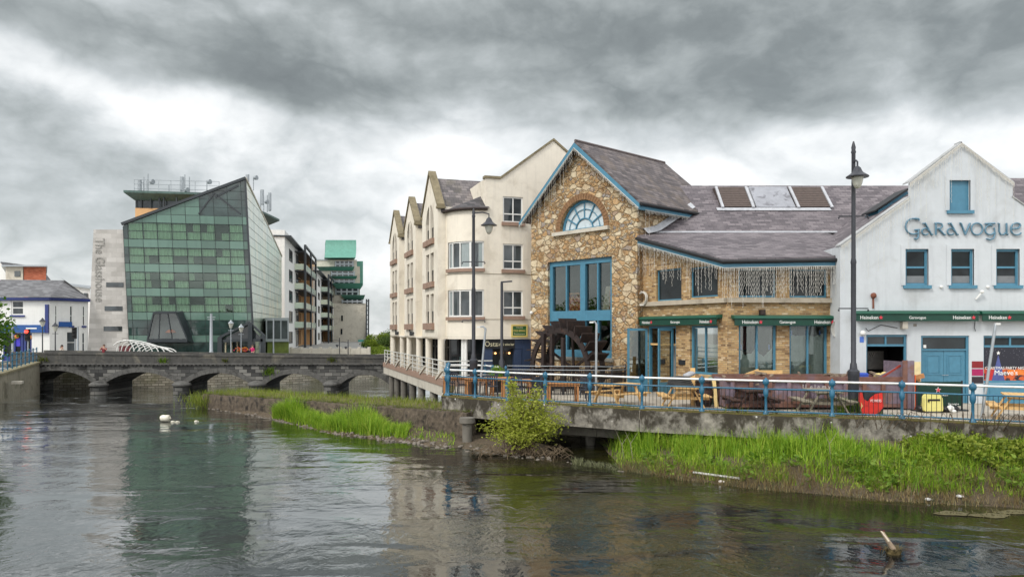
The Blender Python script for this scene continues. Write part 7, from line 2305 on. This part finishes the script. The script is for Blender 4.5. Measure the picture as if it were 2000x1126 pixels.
# ---------------------------------------------------------------- people on the bridge
SKIN = pm('skin', srgb(206, 160, 136), .6, .05, 8, coord='obj')
def person(x, y, z, h, face, joints, parts, label, hairlong=False):
    """skinned body from joints (units of body height), clothing as children over the same joints"""
    root = thing('person', (x, y, z), label, 'person', rz=0)
    def sk(name, names, edges, rad, mat, sub=2):
        me = bpy.data.meshes.new(name)
        idx = {n_: i for i, n_ in enumerate(names)}
        me.from_pydata([tuple(Matrix.Rotation(face, 3, 'Z') @ (V(joints[n_]) * h)) for n_ in names], [(idx[a], idx[b]) for a, b in edges], [])
        o = bpy.data.objects.new(name, me)
        COL.objects.link(o)
        o.parent = root
        me.materials.append(mat)
        mo = o.modifiers.new('skin', 'SKIN')
        for i, n_ in enumerate(names):
            r__ = rad[n_]
            me.skin_vertices[0].data[i].radius = (r__[0] * h, r__[1] * h) if isinstance(r__, tuple) else (r__ * h, r__ * h)
        me.skin_vertices[0].data[0].use_root = True
        mo.use_smooth_shade = True
        s_ = o.modifiers.new('sub', 'SUBSURF'); s_.levels = sub; s_.render_levels = sub
        return o
    body = ['pelvis', 'chest', 'neck', 'head', 'crown', 'shL', 'elL', 'haL', 'fiL', 'shR', 'elR', 'haR', 'fiR', 'hiL', 'knL', 'anL', 'toL', 'hiR', 'knR', 'anR', 'toR']
    be = [('pelvis', 'chest'), ('chest', 'neck'), ('neck', 'head'), ('head', 'crown'), ('chest', 'shL'), ('shL', 'elL'), ('elL', 'haL'), ('haL', 'fiL'), ('chest', 'shR'), ('shR', 'elR'), ('elR', 'haR'), ('haR', 'fiR'), ('pelvis', 'hiL'), ('hiL', 'knL'), ('knL', 'anL'), ('anL', 'toL'), ('pelvis', 'hiR'), ('hiR', 'knR'), ('knR', 'anR'), ('anR', 'toR')]
    br = {'pelvis': .07, 'chest': .075, 'neck': .032, 'head': .052, 'crown': .045}
    for s in 'LR': br.update({'sh' + s: .034, 'el' + s: .026, 'ha' + s: .018, 'fi' + s: .014, 'hi' + s: .052, 'kn' + s: .036, 'an' + s: .024, 'to' + s: .022})
    b_ = sk('body', body, be, br, SKIN)
    bk = {k: v * 1.16 for k, v in br.items()}
    sk('shirt', ['chest', 'pelvis', 'neck', 'shL', 'elL', 'shR', 'elR'], [('chest', 'pelvis'), ('chest', 'neck'), ('chest', 'shL'), ('shL', 'elL'), ('chest', 'shR'), ('shR', 'elR')], dict(bk, neck=.036, elL=.034, elR=.034, pelvis=.083), parts['shirt'])
    sk('trousers', ['pelvis', 'hiL', 'knL', 'anL', 'hiR', 'knR', 'anR'], [('pelvis', 'hiL'), ('hiL', 'knL'), ('knL', 'anL'), ('pelvis', 'hiR'), ('hiR', 'knR'), ('knR', 'anR')], dict(bk, anL=.034, anR=.034), parts['trousers'])
    rot = Matrix.Rotation(face, 3, 'Z')
    hd = V(joints['head']).lerp(V(joints['crown']), .5)
    mb = MB()
    for c_, r__, sz in ((hd + V(0, .012, .018), .064, 1.05),) + (((hd + V(0, .03, -.05)), .05, 1.5),) * hairlong:
        mb.ball(V(x, y, z) + rot @ (V(c_) * h), r__ * h, 10, 7, sz)
    mb.build('hair', parts['hair'], root, smooth=60)
    mb = MB()
    f_ = hd + V(0, -.062, -.012)
    mb.ball(V(x, y, z) + rot @ (V(f_) * h), .012 * h, 6, 5)
    for s in (-1, 1):
        mb.ball(V(x, y, z) + rot @ ((hd + V(s * .055, 0, -.01)) * h), .014 * h, 6, 5)
    mb.build('face_features', SKIN, root, smooth=60)
    return root
def base_j():
    j = {'pelvis': (0, 0, .53), 'chest': (0, 0, .74), 'neck': (0, 0, .845), 'head': (0, -.01, .90), 'crown': (0, -.005, .965)}
    for s, q in (('L', 1), ('R', -1)):
        j.update({'sh' + s: (q * .115, 0, .80), 'el' + s: (q * .15, .01, .63), 'ha' + s: (q * .15, -.04, .48), 'fi' + s: (q * .145, -.05, .41), 'hi' + s: (q * .055, 0, .49), 'kn' + s: (q * .06, -.01, .27), 'an' + s: (q * .06, .01, .035), 'to' + s: (q * .065, -.08, .02)})
    return j
jm = base_j()
for s, q in (('L', 1), ('R', -1)):
    jm.update({'el' + s: (q * .17, -.08, .72), 'ha' + s: (q * .06, -.13, .86), 'fi' + s: (q * .03, -.12, .92)})
hair_d = pm('dark hair', (.03, .02, .015), .6, .3); hair_b = pm('brown hair', (.1, .06, .04), .6, .3)
person(gx(203, 60.4), 60.4, 1.55, 1.62, 0, jm, {'shirt': pm('dark red shirt', srgb(124, 42, 50), .8, .1), 'trousers': pm('grey trousers', srgb(96, 92, 88), .8, .1), 'hair': hair_b}, 'person in dark red shirt raising both hands to the face on the bridge')
jw = base_j(); jw.update({'knL': (.06, -.06, .28), 'anL': (.06, -.02, .035), 'toL': (.065, -.1, .02), 'anR': (-.06, .08, .05), 'toR': (-.065, .0, .02)})
person(gx(121, 61.2), 61.2, 1.52, 1.6, R(90), jw, {'shirt': pm('cream top', srgb(226, 210, 194), .8, .06), 'trousers': pm('pale trousers', srgb(190, 176, 160), .8, .1), 'hair': hair_d}, 'person in cream top with long dark hair walking on the bridge road', True)
jp = base_j(); jp.update({'elR': (-.16, -.08, .68), 'haR': (-.13, -.17, .7), 'fiR': (-.12, -.22, .72)})
person(gx(496, 68.0), 67.6, GR, 1.5, R(-30), jp, {'shirt': pm('pink jacket', srgb(206, 36, 110), .7, .1), 'trousers': pm('dark jeans', srgb(50, 56, 76), .8, .1), 'hair': hair_b}, 'person in bright pink jacket before the hotel entrance')

# ---------------------------------------------------------------- vegetation
def leafq(mb, c, size, rnd, droop=.3, aspect=.5):
    d_ = V(rnd.gauss(0, 1), rnd.gauss(0, 1), rnd.gauss(0, .5) - droop).normalized()
    s_ = d_.cross(V(rnd.gauss(0, 1), rnd.gauss(0, 1), rnd.gauss(0, 1))).normalized()
    u_ = d_.cross(s_)
    k = size * (.7 + .6 * rnd.random())
    a = k * aspect
    mb.mesh([c, c + d_ * k * .45 + s_ * a * .5 + u_ * k * .08, c + d_ * k, c + d_ * k * .45 - s_ * a * .5 + u_ * k * .08], [(0, 1, 2), (0, 2, 3)])

# tall grass on the banks
M['shrub_low'] = leafm('dock leaves', [(.1, (.06, .12, .012)), (.5, (.14, .25, .025)), (.9, (.28, .38, .06))])
mb = MB(); rn = random.Random(21)
def bank_grass(n, xa, xb, ta, tb, hf, mb, dens=None):
    k = 0
    while k < n:
        x = xa + (xb - xa) * rn.random(); t_ = ta + (tb - ta) * rn.random()
        d_ = .42 + .75 * mnoise.noise(V(x * 1.3, t_ * 3, 7))
        if dens: d_ *= dens(x, t_)
        if rn.random() > d_ * 1.5: continue
        p = bank_p(x, t_)
        blade(mb, (p.x, p.y, p.z - .03), hf(x, t_) * (.55 + .6 * rn.random()) * (.75 + .5 * mnoise.noise(V(x * .8, t_ * 3, 2))), .020 + .022 * rn.random(), rn.random() * 6.283, .1 + .95 * rn.random() ** 1.4, rn)
        k += 1
bank_grass(9500, 3.45, 10.1, .14, 1.25, lambda x, t_: (.32 + .60 * min(1, max(0, t_ - .15) * 1.8)) * (.72 + .55 * mnoise.noise(V(x * .9, t_ * 1.5, 11)) + .25), mb, lambda x, t_: min(1, (x - 3.2) * 1.2))
stuff(mb.build('tall_grass', M['grass_mix']), 'tall bright grass under the promenade edge', 'grass')
mb = MB(); bank_grass(5200, 9.4, 15.5, .12, .78, lambda x, t_: (.42 + .5 * t_) * (.95 + .5 * mnoise.noise(V(x * 1.1, t_ * 2, 4))), mb)
stuff(mb.build('tall_grass', M['grass_mix']), 'tall bright grass on the near right bank below the brambles', 'grass')
mb = MB(); bank_grass(7500, -11.8, -4.2, .18, .92, lambda x, t_: .92 + .34 * math.sin(x * 1.6), mb, lambda x, t_: 1 if t_ < .35 + .5 * (x + 12) / 8 + .4 else .5)
bank_grass(380, -5.5, -2.2, .3, .9, lambda x, t_: .3, mb)
stuff(mb.build('tall_grass', M['grass_mix']), 'bright grass clump in front of the low stone wall', 'grass')
mb = MB()
bank_grass(3600, 3.4, 15.8, -.02, .4, lambda x, t_: .27, mb); bank_grass(400, -11.5, -4.0, .02, .25, lambda x, t_: .2, mb)
for i in range(2200):     # bent dry stems lying towards the water
    x = 3.4 + 12.3 * rn.random(); t_ = .02 + .4 * rn.random(); p = bank_p(x, t_)
    blade(mb, (p.x, p.y, p.z), .35 + .4 * rn.random(), .015, rn.uniform(3.6, 5.8), .9 + .5 * rn.random(), rn)
stuff(mb.build('dry_grass', M['straw']), 'dry straw coloured stems along the waterline', 'grass')
mb = MB(); bank_grass(1500, 2.0, 4.2, -.02, .3, lambda x, t_: .3, mb); bank_grass(1400, 4, 15.8, -.05, .16, lambda x, t_: .2, mb)
stuff(mb.build('reeds', leafm('grey green reed', [(.2, (.11, .13, .06)), (.8, (.24, .24, .13))])), 'grey green water plants at the edge right of the bush', 'plants')
mb = MB()
for i in range(1800):
    s_ = L_ * rn.random(); p = spit_p(s_, -.12 + .08 * rn.random()); blade(mb, (p.x, p.y, p.z - .05), .18 + .2 * rn.random(), .022, rn.uniform(3.2, 6.2), .8 + .8 * rn.random(), rn)
for i in range(5200):
    s_ = -1.0 + (L_ + 3.5) * rn.random(); k = rn.random() ** .8 * .85 - .08
    p = spit_p(s_, max(-.02, k))
    blade(mb, (p.x, p.y, p.z - .02), .14 + .22 * rn.random() * (1.5 if rn.random() < .15 else 1), .022, rn.random() * 6.283, .2 + .6 * rn.random(), rn)
stuff(mb.build('short_grass', M['grass_y']), 'short yellow green grass on the spit behind the stone wall', 'grass')
mb = MB()
for i in range(900):
    p = W0 + wd * (rn.gauss(.1, .5)) + wn * rn.gauss(.3, .6)
    blade(mb, (p.x, p.y, -.1 + .6 * rn.random()), .3 + .4 * rn.random(), .03, rn.random() * 6.283, .3 + .8 * rn.random(), rn)
tag(mb.build('grass_tuft', M['grass_y']), 'shaggy grass tuft hanging over the far tip of the stone wall', 'grass tuft')
# moss and weeds along the beam and under the railing
mb = MB()
for i in range(1500):
    x = rn.uniform(-2.4, 15); y = interp(EDGE, x)
    big = 1.0 if mnoise.noise(V(x * .9, 1, 1)) < .1 else 2.1
    if not (6.5 < x < 10.5) and rn.random() < .45: continue
    blade(mb, (x, y - .17 + .26 * rn.random(), DECK + .02), (.05 + .10 * rn.random()) * big, .016, rn.random() * 6.283, .3 + .5 * rn.random(), rn)
stuff(mb.build('weeds', M['moss']), 'weeds and moss growing along the promenade edge', 'weeds')

mb = MB(); rn = random.Random(77)
for i in range(75):
    x = rn.uniform(9.2, 15.4) if i < 55 else rn.uniform(3.6, 9); t_ = rn.uniform(.1, .5); p = bank_p(x, t_)
    for k in range(14):
        an = rn.random() * 6.283
        leafq(mb, p + V(.16 * math.cos(an) * rn.random(), .16 * math.sin(an) * rn.random(), .06 + .30 * rn.random()), .16, rn, -.15, .6)
stuff(mb.build('broad_leaved_weeds', M['shrub_low']), 'broad leaved green plants scattered through the right bank', 'plants')
# bright shrub by the pier
sx, sy = gx(1018, 25.9), 25.9
sh_ = thing('willow_shrub', (sx, sy, .1), 'bright yellow green shrub growing from the bank in front of the railing', 'shrub')
M['shrub'] = leafm('shrub leaves', [(.1, (.17, .21, .02)), (.45, (.35, .40, .05)), (.9, (.55, .57, .13))], tl_=.45)
st, lf = MB(), MB()
rn = random.Random(33)
for i in range(74):
    an = rn.random() * 6.283
    rr_ = rn.random() ** .6
    if i < 6: tip = V(sx - .45 + rn.gauss(0, .10), sy + rn.gauss(0, .1), 2.45 + .3 * rn.random())
    elif i < 11: tip = V(sx + .5 + rn.gauss(0, .1), sy + rn.gauss(0, .1), 2.15 + .3 * rn.random())
    else: tip = V(sx + 1.75 * rr_ * math.cos(an), sy + 1.0 * rr_ * math.sin(an), .2 + 1.75 * math.sqrt(max(0, 1 - .85 * rr_ ** 2)) * (.45 + .72 * rn.random()))
    b0 = V(sx + rn.gauss(0, .25), sy + rn.gauss(0, .2), .05)
    mid = b0.lerp(tip, .5) + V(0, 0, .25)
    st.tube([b0, mid, tip], [.016, .011, .004], 5)
    for j in range(95):
        f = .3 + .7 * rn.random()
        p = b0.lerp(mid, f * 2) if f < .5 else mid.lerp(tip, (f - .5) * 2)
        sp = .17 if 10 < i else .10
        leafq(lf, p + V(rn.gauss(0, sp), rn.gauss(0, sp), rn.gauss(0, sp * .8)), .115, rn, .2, .42)
st.build('branches', M['bark'], sh_)
lf.build('foliage', M['shrub'], sh_)
mb = MB(); rn = random.Random(4)
for i in range(160):
    p = V(sx + rn.uniform(-1.5, 1.5), sy - .3 + rn.gauss(0, .3), rn.uniform(0, .25)); an = rn.random() * 6.28
    mb.tube([p, p + V(.22 * math.cos(an), .16 * math.sin(an), .12), p + V(.45 * math.cos(an), .3 * math.sin(an), -.06)], [.008, .008, .004], 4)
stuff(mb.build('flood_debris', pm('dead twigs', srgb(112, 96, 76), .9, .3, 8)), 'dead twigs and flood debris at the foot of the shrub', 'debris')

# brambles on the right bank
br_ = thing('bramble_thicket', (13.2, 21.0, 1.0), 'sprawling bramble thicket tumbling over the bank below the right end of the railing', 'brambles')
lf, st = MB(), MB()
rn = random.Random(44)
M['bramble'] = leafm('bramble leaves', [(.1, (.07, .11, .012)), (.45, (.17, .23, .022)), (.9, (.34, .38, .06))])
n = 0
while n < 6500:
    x = rn.uniform(10.9, 16.2); t_ = rn.uniform(.45, 1.06)
    p = bank_p(x, t_)
    top = 1.20 + .30 * mnoise.noise(V(x * 1.1, t_ * 4, 3)) + .3 * min(1, (x - 10.9) / 1.5) - .15 - 1.0 * max(0, .8 - t_) + .1 * mnoise.noise(V(x * 4, t_ * 9, 5))
    if top < p.z + .12: n += 1; continue
    z = top - abs(rn.gauss(0, .12)) if rn.random() < .75 else rn.uniform(p.z, top)
    c = V(p.x, p.y - .1, z)
    for k in range(3):
        leafq(lf, c + V(rn.gauss(0, .03), rn.gauss(0, .03), rn.gauss(0, .02)), .115, rn, -.05, .72)
    n += 3
for i in range(40):
    x = rn.uniform(10.4, 15.5); p = bank_p(x, .9); an = rn.uniform(3.4, 6.0)
    st.tube([p + V(0, 0, .4), p + V(.3 * math.cos(an), .3 * math.sin(an), .9), p + V(.9 * math.cos(an), .8 * math.sin(an), .6)], [.010, .008, .003], 4)
st.build('canes', M['bark'], br_)
lf.build('foliage', M['bramble'], br_)
# shrub in a pot on the promenade
ps = thing('potted_shrub', (gx(970, 32.4), 32.4, DECK), 'small bright green shrub in a dark pot at the left end of the black screen', 'shrub')
mb = MB(); mb.lathe((gx(970, 32.4), 32.4, DECK), [(.22, 0), (.3, .5), (.27, .5), (.02, .46)], 12); mb.build('pot', M['gutter'], ps)
lf = MB(); rn = random.Random(9)
for i in range(900):
    d_ = V(rn.gauss(0, 1), rn.gauss(0, 1), rn.gauss(0, 1)).normalized() * rn.random() ** .4
    leafq(lf, V(gx(970, 32.4) + d_.x * .36, 32.4 + d_.y * .3, DECK + .82 + d_.z * .38), .07, rn)
lf.build('foliage', M['grass_a'], ps)

# trees
def tree(x, y, z0, h, rad, n, size, seed, label, mat, name='tree', trunk=.12, cl=26):
    root = thing(name, (x, y, z0), label, 'tree')
    rn_ = random.Random(seed)
    st_, lf_ = MB(), MB()
    st_.tube([(x, y, z0), (x + .1, y, z0 + h * .3), (x, y, z0 + h * .75)], [trunk, trunk * .75, trunk * .2], 8)
    for i in range(cl):
        d_ = V(rn_.gauss(0, 1), rn_.gauss(0, 1), rn_.gauss(0, .9)).normalized() * (.45 + .55 * rn_.random())
        c = V(x + d_.x * rad, y + d_.y * rad, z0 + h * .60 + d_.z * h * .40)
        st_.tube([V(x, y, z0 + h * (.2 + .3 * rn_.random())), c.lerp(V(x, y, c.z), .4) - V(0, 0, h * .05), c], [trunk * .35, trunk * .22, trunk * .06], 5)
        cr = rad * (.28 + .2 * rn_.random())
        for j in range(n // cl):
            q = V(rn_.gauss(0, 1), rn_.gauss(0, 1), rn_.gauss(0, .8)).normalized() * cr * rn_.random() ** .45
            leafq(lf_, c + q, size, rn_, .35, .75)
    st_.build('trunk', M['bark'], root)
    lf_.build('crown', mat, root)
    return root
M['leaf_l'] = leafm('sycamore leaves', [(.1, (.04, .10, .010)), (.5, (.085, .18, .016)), (.9, (.15, .27, .03))])
M['leaf_far'] = leafm('far tree leaves', [(.1, (.09, .15, .014)), (.5, (.19, .27, .025)), (.9, (.32, .38, .05))], sc=.8)
M['leaf_far2'] = leafm('far dark leaves', [(.1, (.04, .08, .016)), (.5, (.09, .15, .03)), (.9, (.16, .22, .05))], sc=.8)
tree(-28.7, 36.5, 1.5, 5.7, 3.5, 9000, .24, 3, 'green leaved tree at the left edge by the quay railing', M['leaf_l'], 'sycamore_tree', .2, 40)
tree(gx(738, 92), 92, 1.4, 2.9, 1.5, 3600, .17, 5, 'bright green rounded tree beyond the bridge, tallest of those by the tower', M['leaf_far'], cl=22)
tree(gx(757, 88), 88, 1.2, 2.7, 1.3, 3000, .17, 6, 'darker green tree right of the bright one beyond the bridge', M['leaf_far2'], cl=20)
tree(gx(727, 95), 95, 1.2, 1.9, 1.3, 2600, .17, 7, 'low grey green bush beside the turquoise cladding of the tower', M['leaf_far2'], 'bush', cl=18)
tree(gx(747, 84), 84, .9, 1.5, 1.6, 3000, .15, 8, 'low bright bush at the foot of the trees beyond the bridge', M['leaf_far'], 'bush', cl=18)
tree(gx(780, 96), 96, 1.2, 3.2, 2.0, 3000, .18, 9, 'dark tree mostly hidden by the cream house', M['leaf_far2'], cl=20)
# ferns growing out of the bridge
for px, py, k, lb in ((319, 706, 1.0, 'fern growing on the bridge parapet above the second arch'), (527, 728, 1.3, 'green fern hanging above the fourth arch of the bridge'), (440, 705, .7, 'small yellow weed on the parapet above the third arch'), (648, 704, .8, 'pale weed on the parapet above the last pier'), (84, 703, .9, 'mossy tuft at the left end of the bridge string course')):
    a = BR.a(px); p = BR.P(a, BR.z(px, py), .06)
    mb = MB(); rn = random.Random(px)
    for i in range(int(60 * k)):
        blade(mb, p + V(rn.gauss(0, .2 * k), 0, rn.gauss(0, .1 * k)), .3 * k * (.5 + rn.random()), .05, rn.uniform(3.4, 6.0), .5 + rn.random(), rn)
    tag(mb.build('fern', M['moss'] if k < 1 else M['grass_a']), lb, 'fern')

# ---------------------------------------------------------------- things in and by the river
mb = MB(); jx, jy = gx(323, 35.2), 35.2
dr = thing('plastic_drum', (jx, jy, 0), 'white plastic drum lying in the river before the rapids', 'drum')
mb.tube([(jx - .20, jy, .14), (jx - .17, jy, .15), (jx + .16, jy, .17), (jx + .2, jy, .17)], [.13, .165, .165, .12], 14); mb.tube([(jx + .2, jy, .17), (jx + .26, jy, .175)], .04, 8)
mb.build('drum', pm('dirty white plastic', srgb(222, 218, 200), .5, .1, 5, stain=srgb(170, 160, 130), stain_amt=.5, stain_sc=4), dr, smooth=50)
mb = MB(); mb.lathe((jx - .1, jy, .30), [(.05, 0), (.05, .03)], 10); mb.build('cap', M['upvc'], dr)
foam_m = pm('white foam', srgb(214, 210, 192), .8, .1, 8)
for px, Yq, s_, lb in ((337, 35.0, .09, 'white foam lump nearest the drum'), (346, 35.0, .08, 'smaller white foam lump right of the drum'), (383, 35.2, .09, 'flat foam piece farthest right of the drum')):
    mb = MB(); mb.ball((gx(px, Yq), Yq, .02), s_, 9, 6, .6); mb.ball((gx(px, Yq) + s_ * .8, Yq + .04, .01), s_ * .6, 8, 5, .6); simple('foam_piece', mb, foam_m, lb, 'foam', 'foam pieces in the river', smooth=60)
dw = thing('driftwood', (gx(1738, 14.5), 14.5, 0), 'broken pale tipped branch sticking out of the river with weed round its base', 'branch')
x0, y0 = gx(1742, 14.5), 14.5
mb = MB(); mb.tube([(x0 + .06, y0, -.1), (x0 + .02, y0, .10), (x0 - .06, y0, .22), (x0 - .17, y0 + .02, .40), (x0 - .22, y0 + .02, .44)], [.06, .055, .045, .035, .008], 8); mb.build('branch', pm('grey branch', srgb(150, 132, 112), .9, .3, 14, .5), dw, smooth=60)
mb = MB(); mb.tube([(x0 - .08, y0 - .03, .25), (x0 - .21, y0 - .01, .435)], [.02, .012], 6); mb.build('pale_cut', pm('pale wood', srgb(226, 214, 190), .8, .08, 9), dw)
mb = MB(); rn = random.Random(6)
for i in range(140): blade(mb, (x0 + rn.gauss(.03, .07), y0 + rn.gauss(0, .06), .0), .12 + .1 * rn.random(), .02, rn.random() * 6.28, 1.2, rn)
mb.ball((x0 + .03, y0, .0), .12, 10, 6, .8)
mb.build('weed', pm('brown weed', srgb(92, 80, 48), .9, .4, 12, .5), dw)
p0, p1 = bank_p(5.35, .17), bank_p(6.45, .14)
mb = MB(); mb.tube([p0 + V(0, 0, .09), p1 + V(0, 0, .09)], .035, 8); simple('plastic_pipe', mb, pm('grey white pipe', srgb(196, 196, 190), .5, .1), 'pale plastic pipe lying on the muddy bank under the grass', 'pipe', smooth=60)
for x, t_, col_, lb in ((5.95, .09, srgb(222, 214, 206), 'crumpled white litter on the mud below the pipe'), (5.38, .26, srgb(214, 150, 110), 'small orange litter scrap above the pipe'), (11.35, .09, srgb(226, 226, 226), 'white litter scrap at the waterline on the right'), (10.6, .06, srgb(200, 200, 196), 'grey litter scrap at the waterline before the brambles')):
    p = bank_p(x, t_); mb = MB(); mb.ball(p + V(0, 0, .05), .07, 7, 5, .6); mb.ball(p + V(.08, .02, .04), .05, 7, 5, .6); simple('litter', mb, pm('litter', col_, .6, .1), lb, 'litter')
mb = MB(); rn = random.Random(13)
for i in range(900):
    x = rn.uniform(-11, 3.5) if i < 650 else rn.uniform(-18, -10); t_ = abs(rn.gauss(.1, .14)); p = bank_p(x, min(t_, .9)); s_ = .03 + .07 * rn.random() ** 2
    mb.ball(p + V(0, 0, s_ * .3), s_, 6, 4, .6)
stuff(mb.build('stones', pm('shore stones', srgb(120, 112, 102), .9, .4, 2.5)), 'loose stones along the gravel shore', 'stones')
mb = MB()
for px, py in ((1860, 1003), (1930, 1007), (1985, 1001)):
    Yq = 4.4 * 1440 / (py - 643); x = gx(px, Yq)
    pts = [V(x + (.3 + .3 * hash2(k, px)) * math.cos(k * .5236), Yq + .16 * math.sin(k * .5236) * (.7 + hash2(k, py)), .012) for k in range(12)]
    mb.prism(pts, (0, 0, .012))
    for i in range(60): blade(mb, (x + rn.gauss(0, .28), Yq + rn.gauss(0, .08), .01), .05 + .05 * rn.random(), .02, rn.random() * 6.28, 1.2, rn)
stuff(mb.build('weed_mats', pm('weed mat', srgb(96, 90, 60), .9, .35, 9, .4)), 'floating weed mats near the right bank', 'weed')
for x, k in ((3.7, 0), (3.95, 1), (9.2, 2)):
    p = bank_p(x, .5); mb = MB()
    mb.tube([p, p + V(-.1, -.1, .6), p + V(-.35, -.2, 1.15)], [.014, .01, .004], 5); mb.tube([p + V(-.1, -.1, .6), p + V(.15, -.15, 1.0)], [.008, .003], 4)
    simple('dead_stem', mb, M['wood_grey'], ['leaning dead stem at the left end of the tall grass', 'second dead stem beside the left end of the tall grass', 'dead stem in the grass under the tall lamp'][k], 'dead stem')
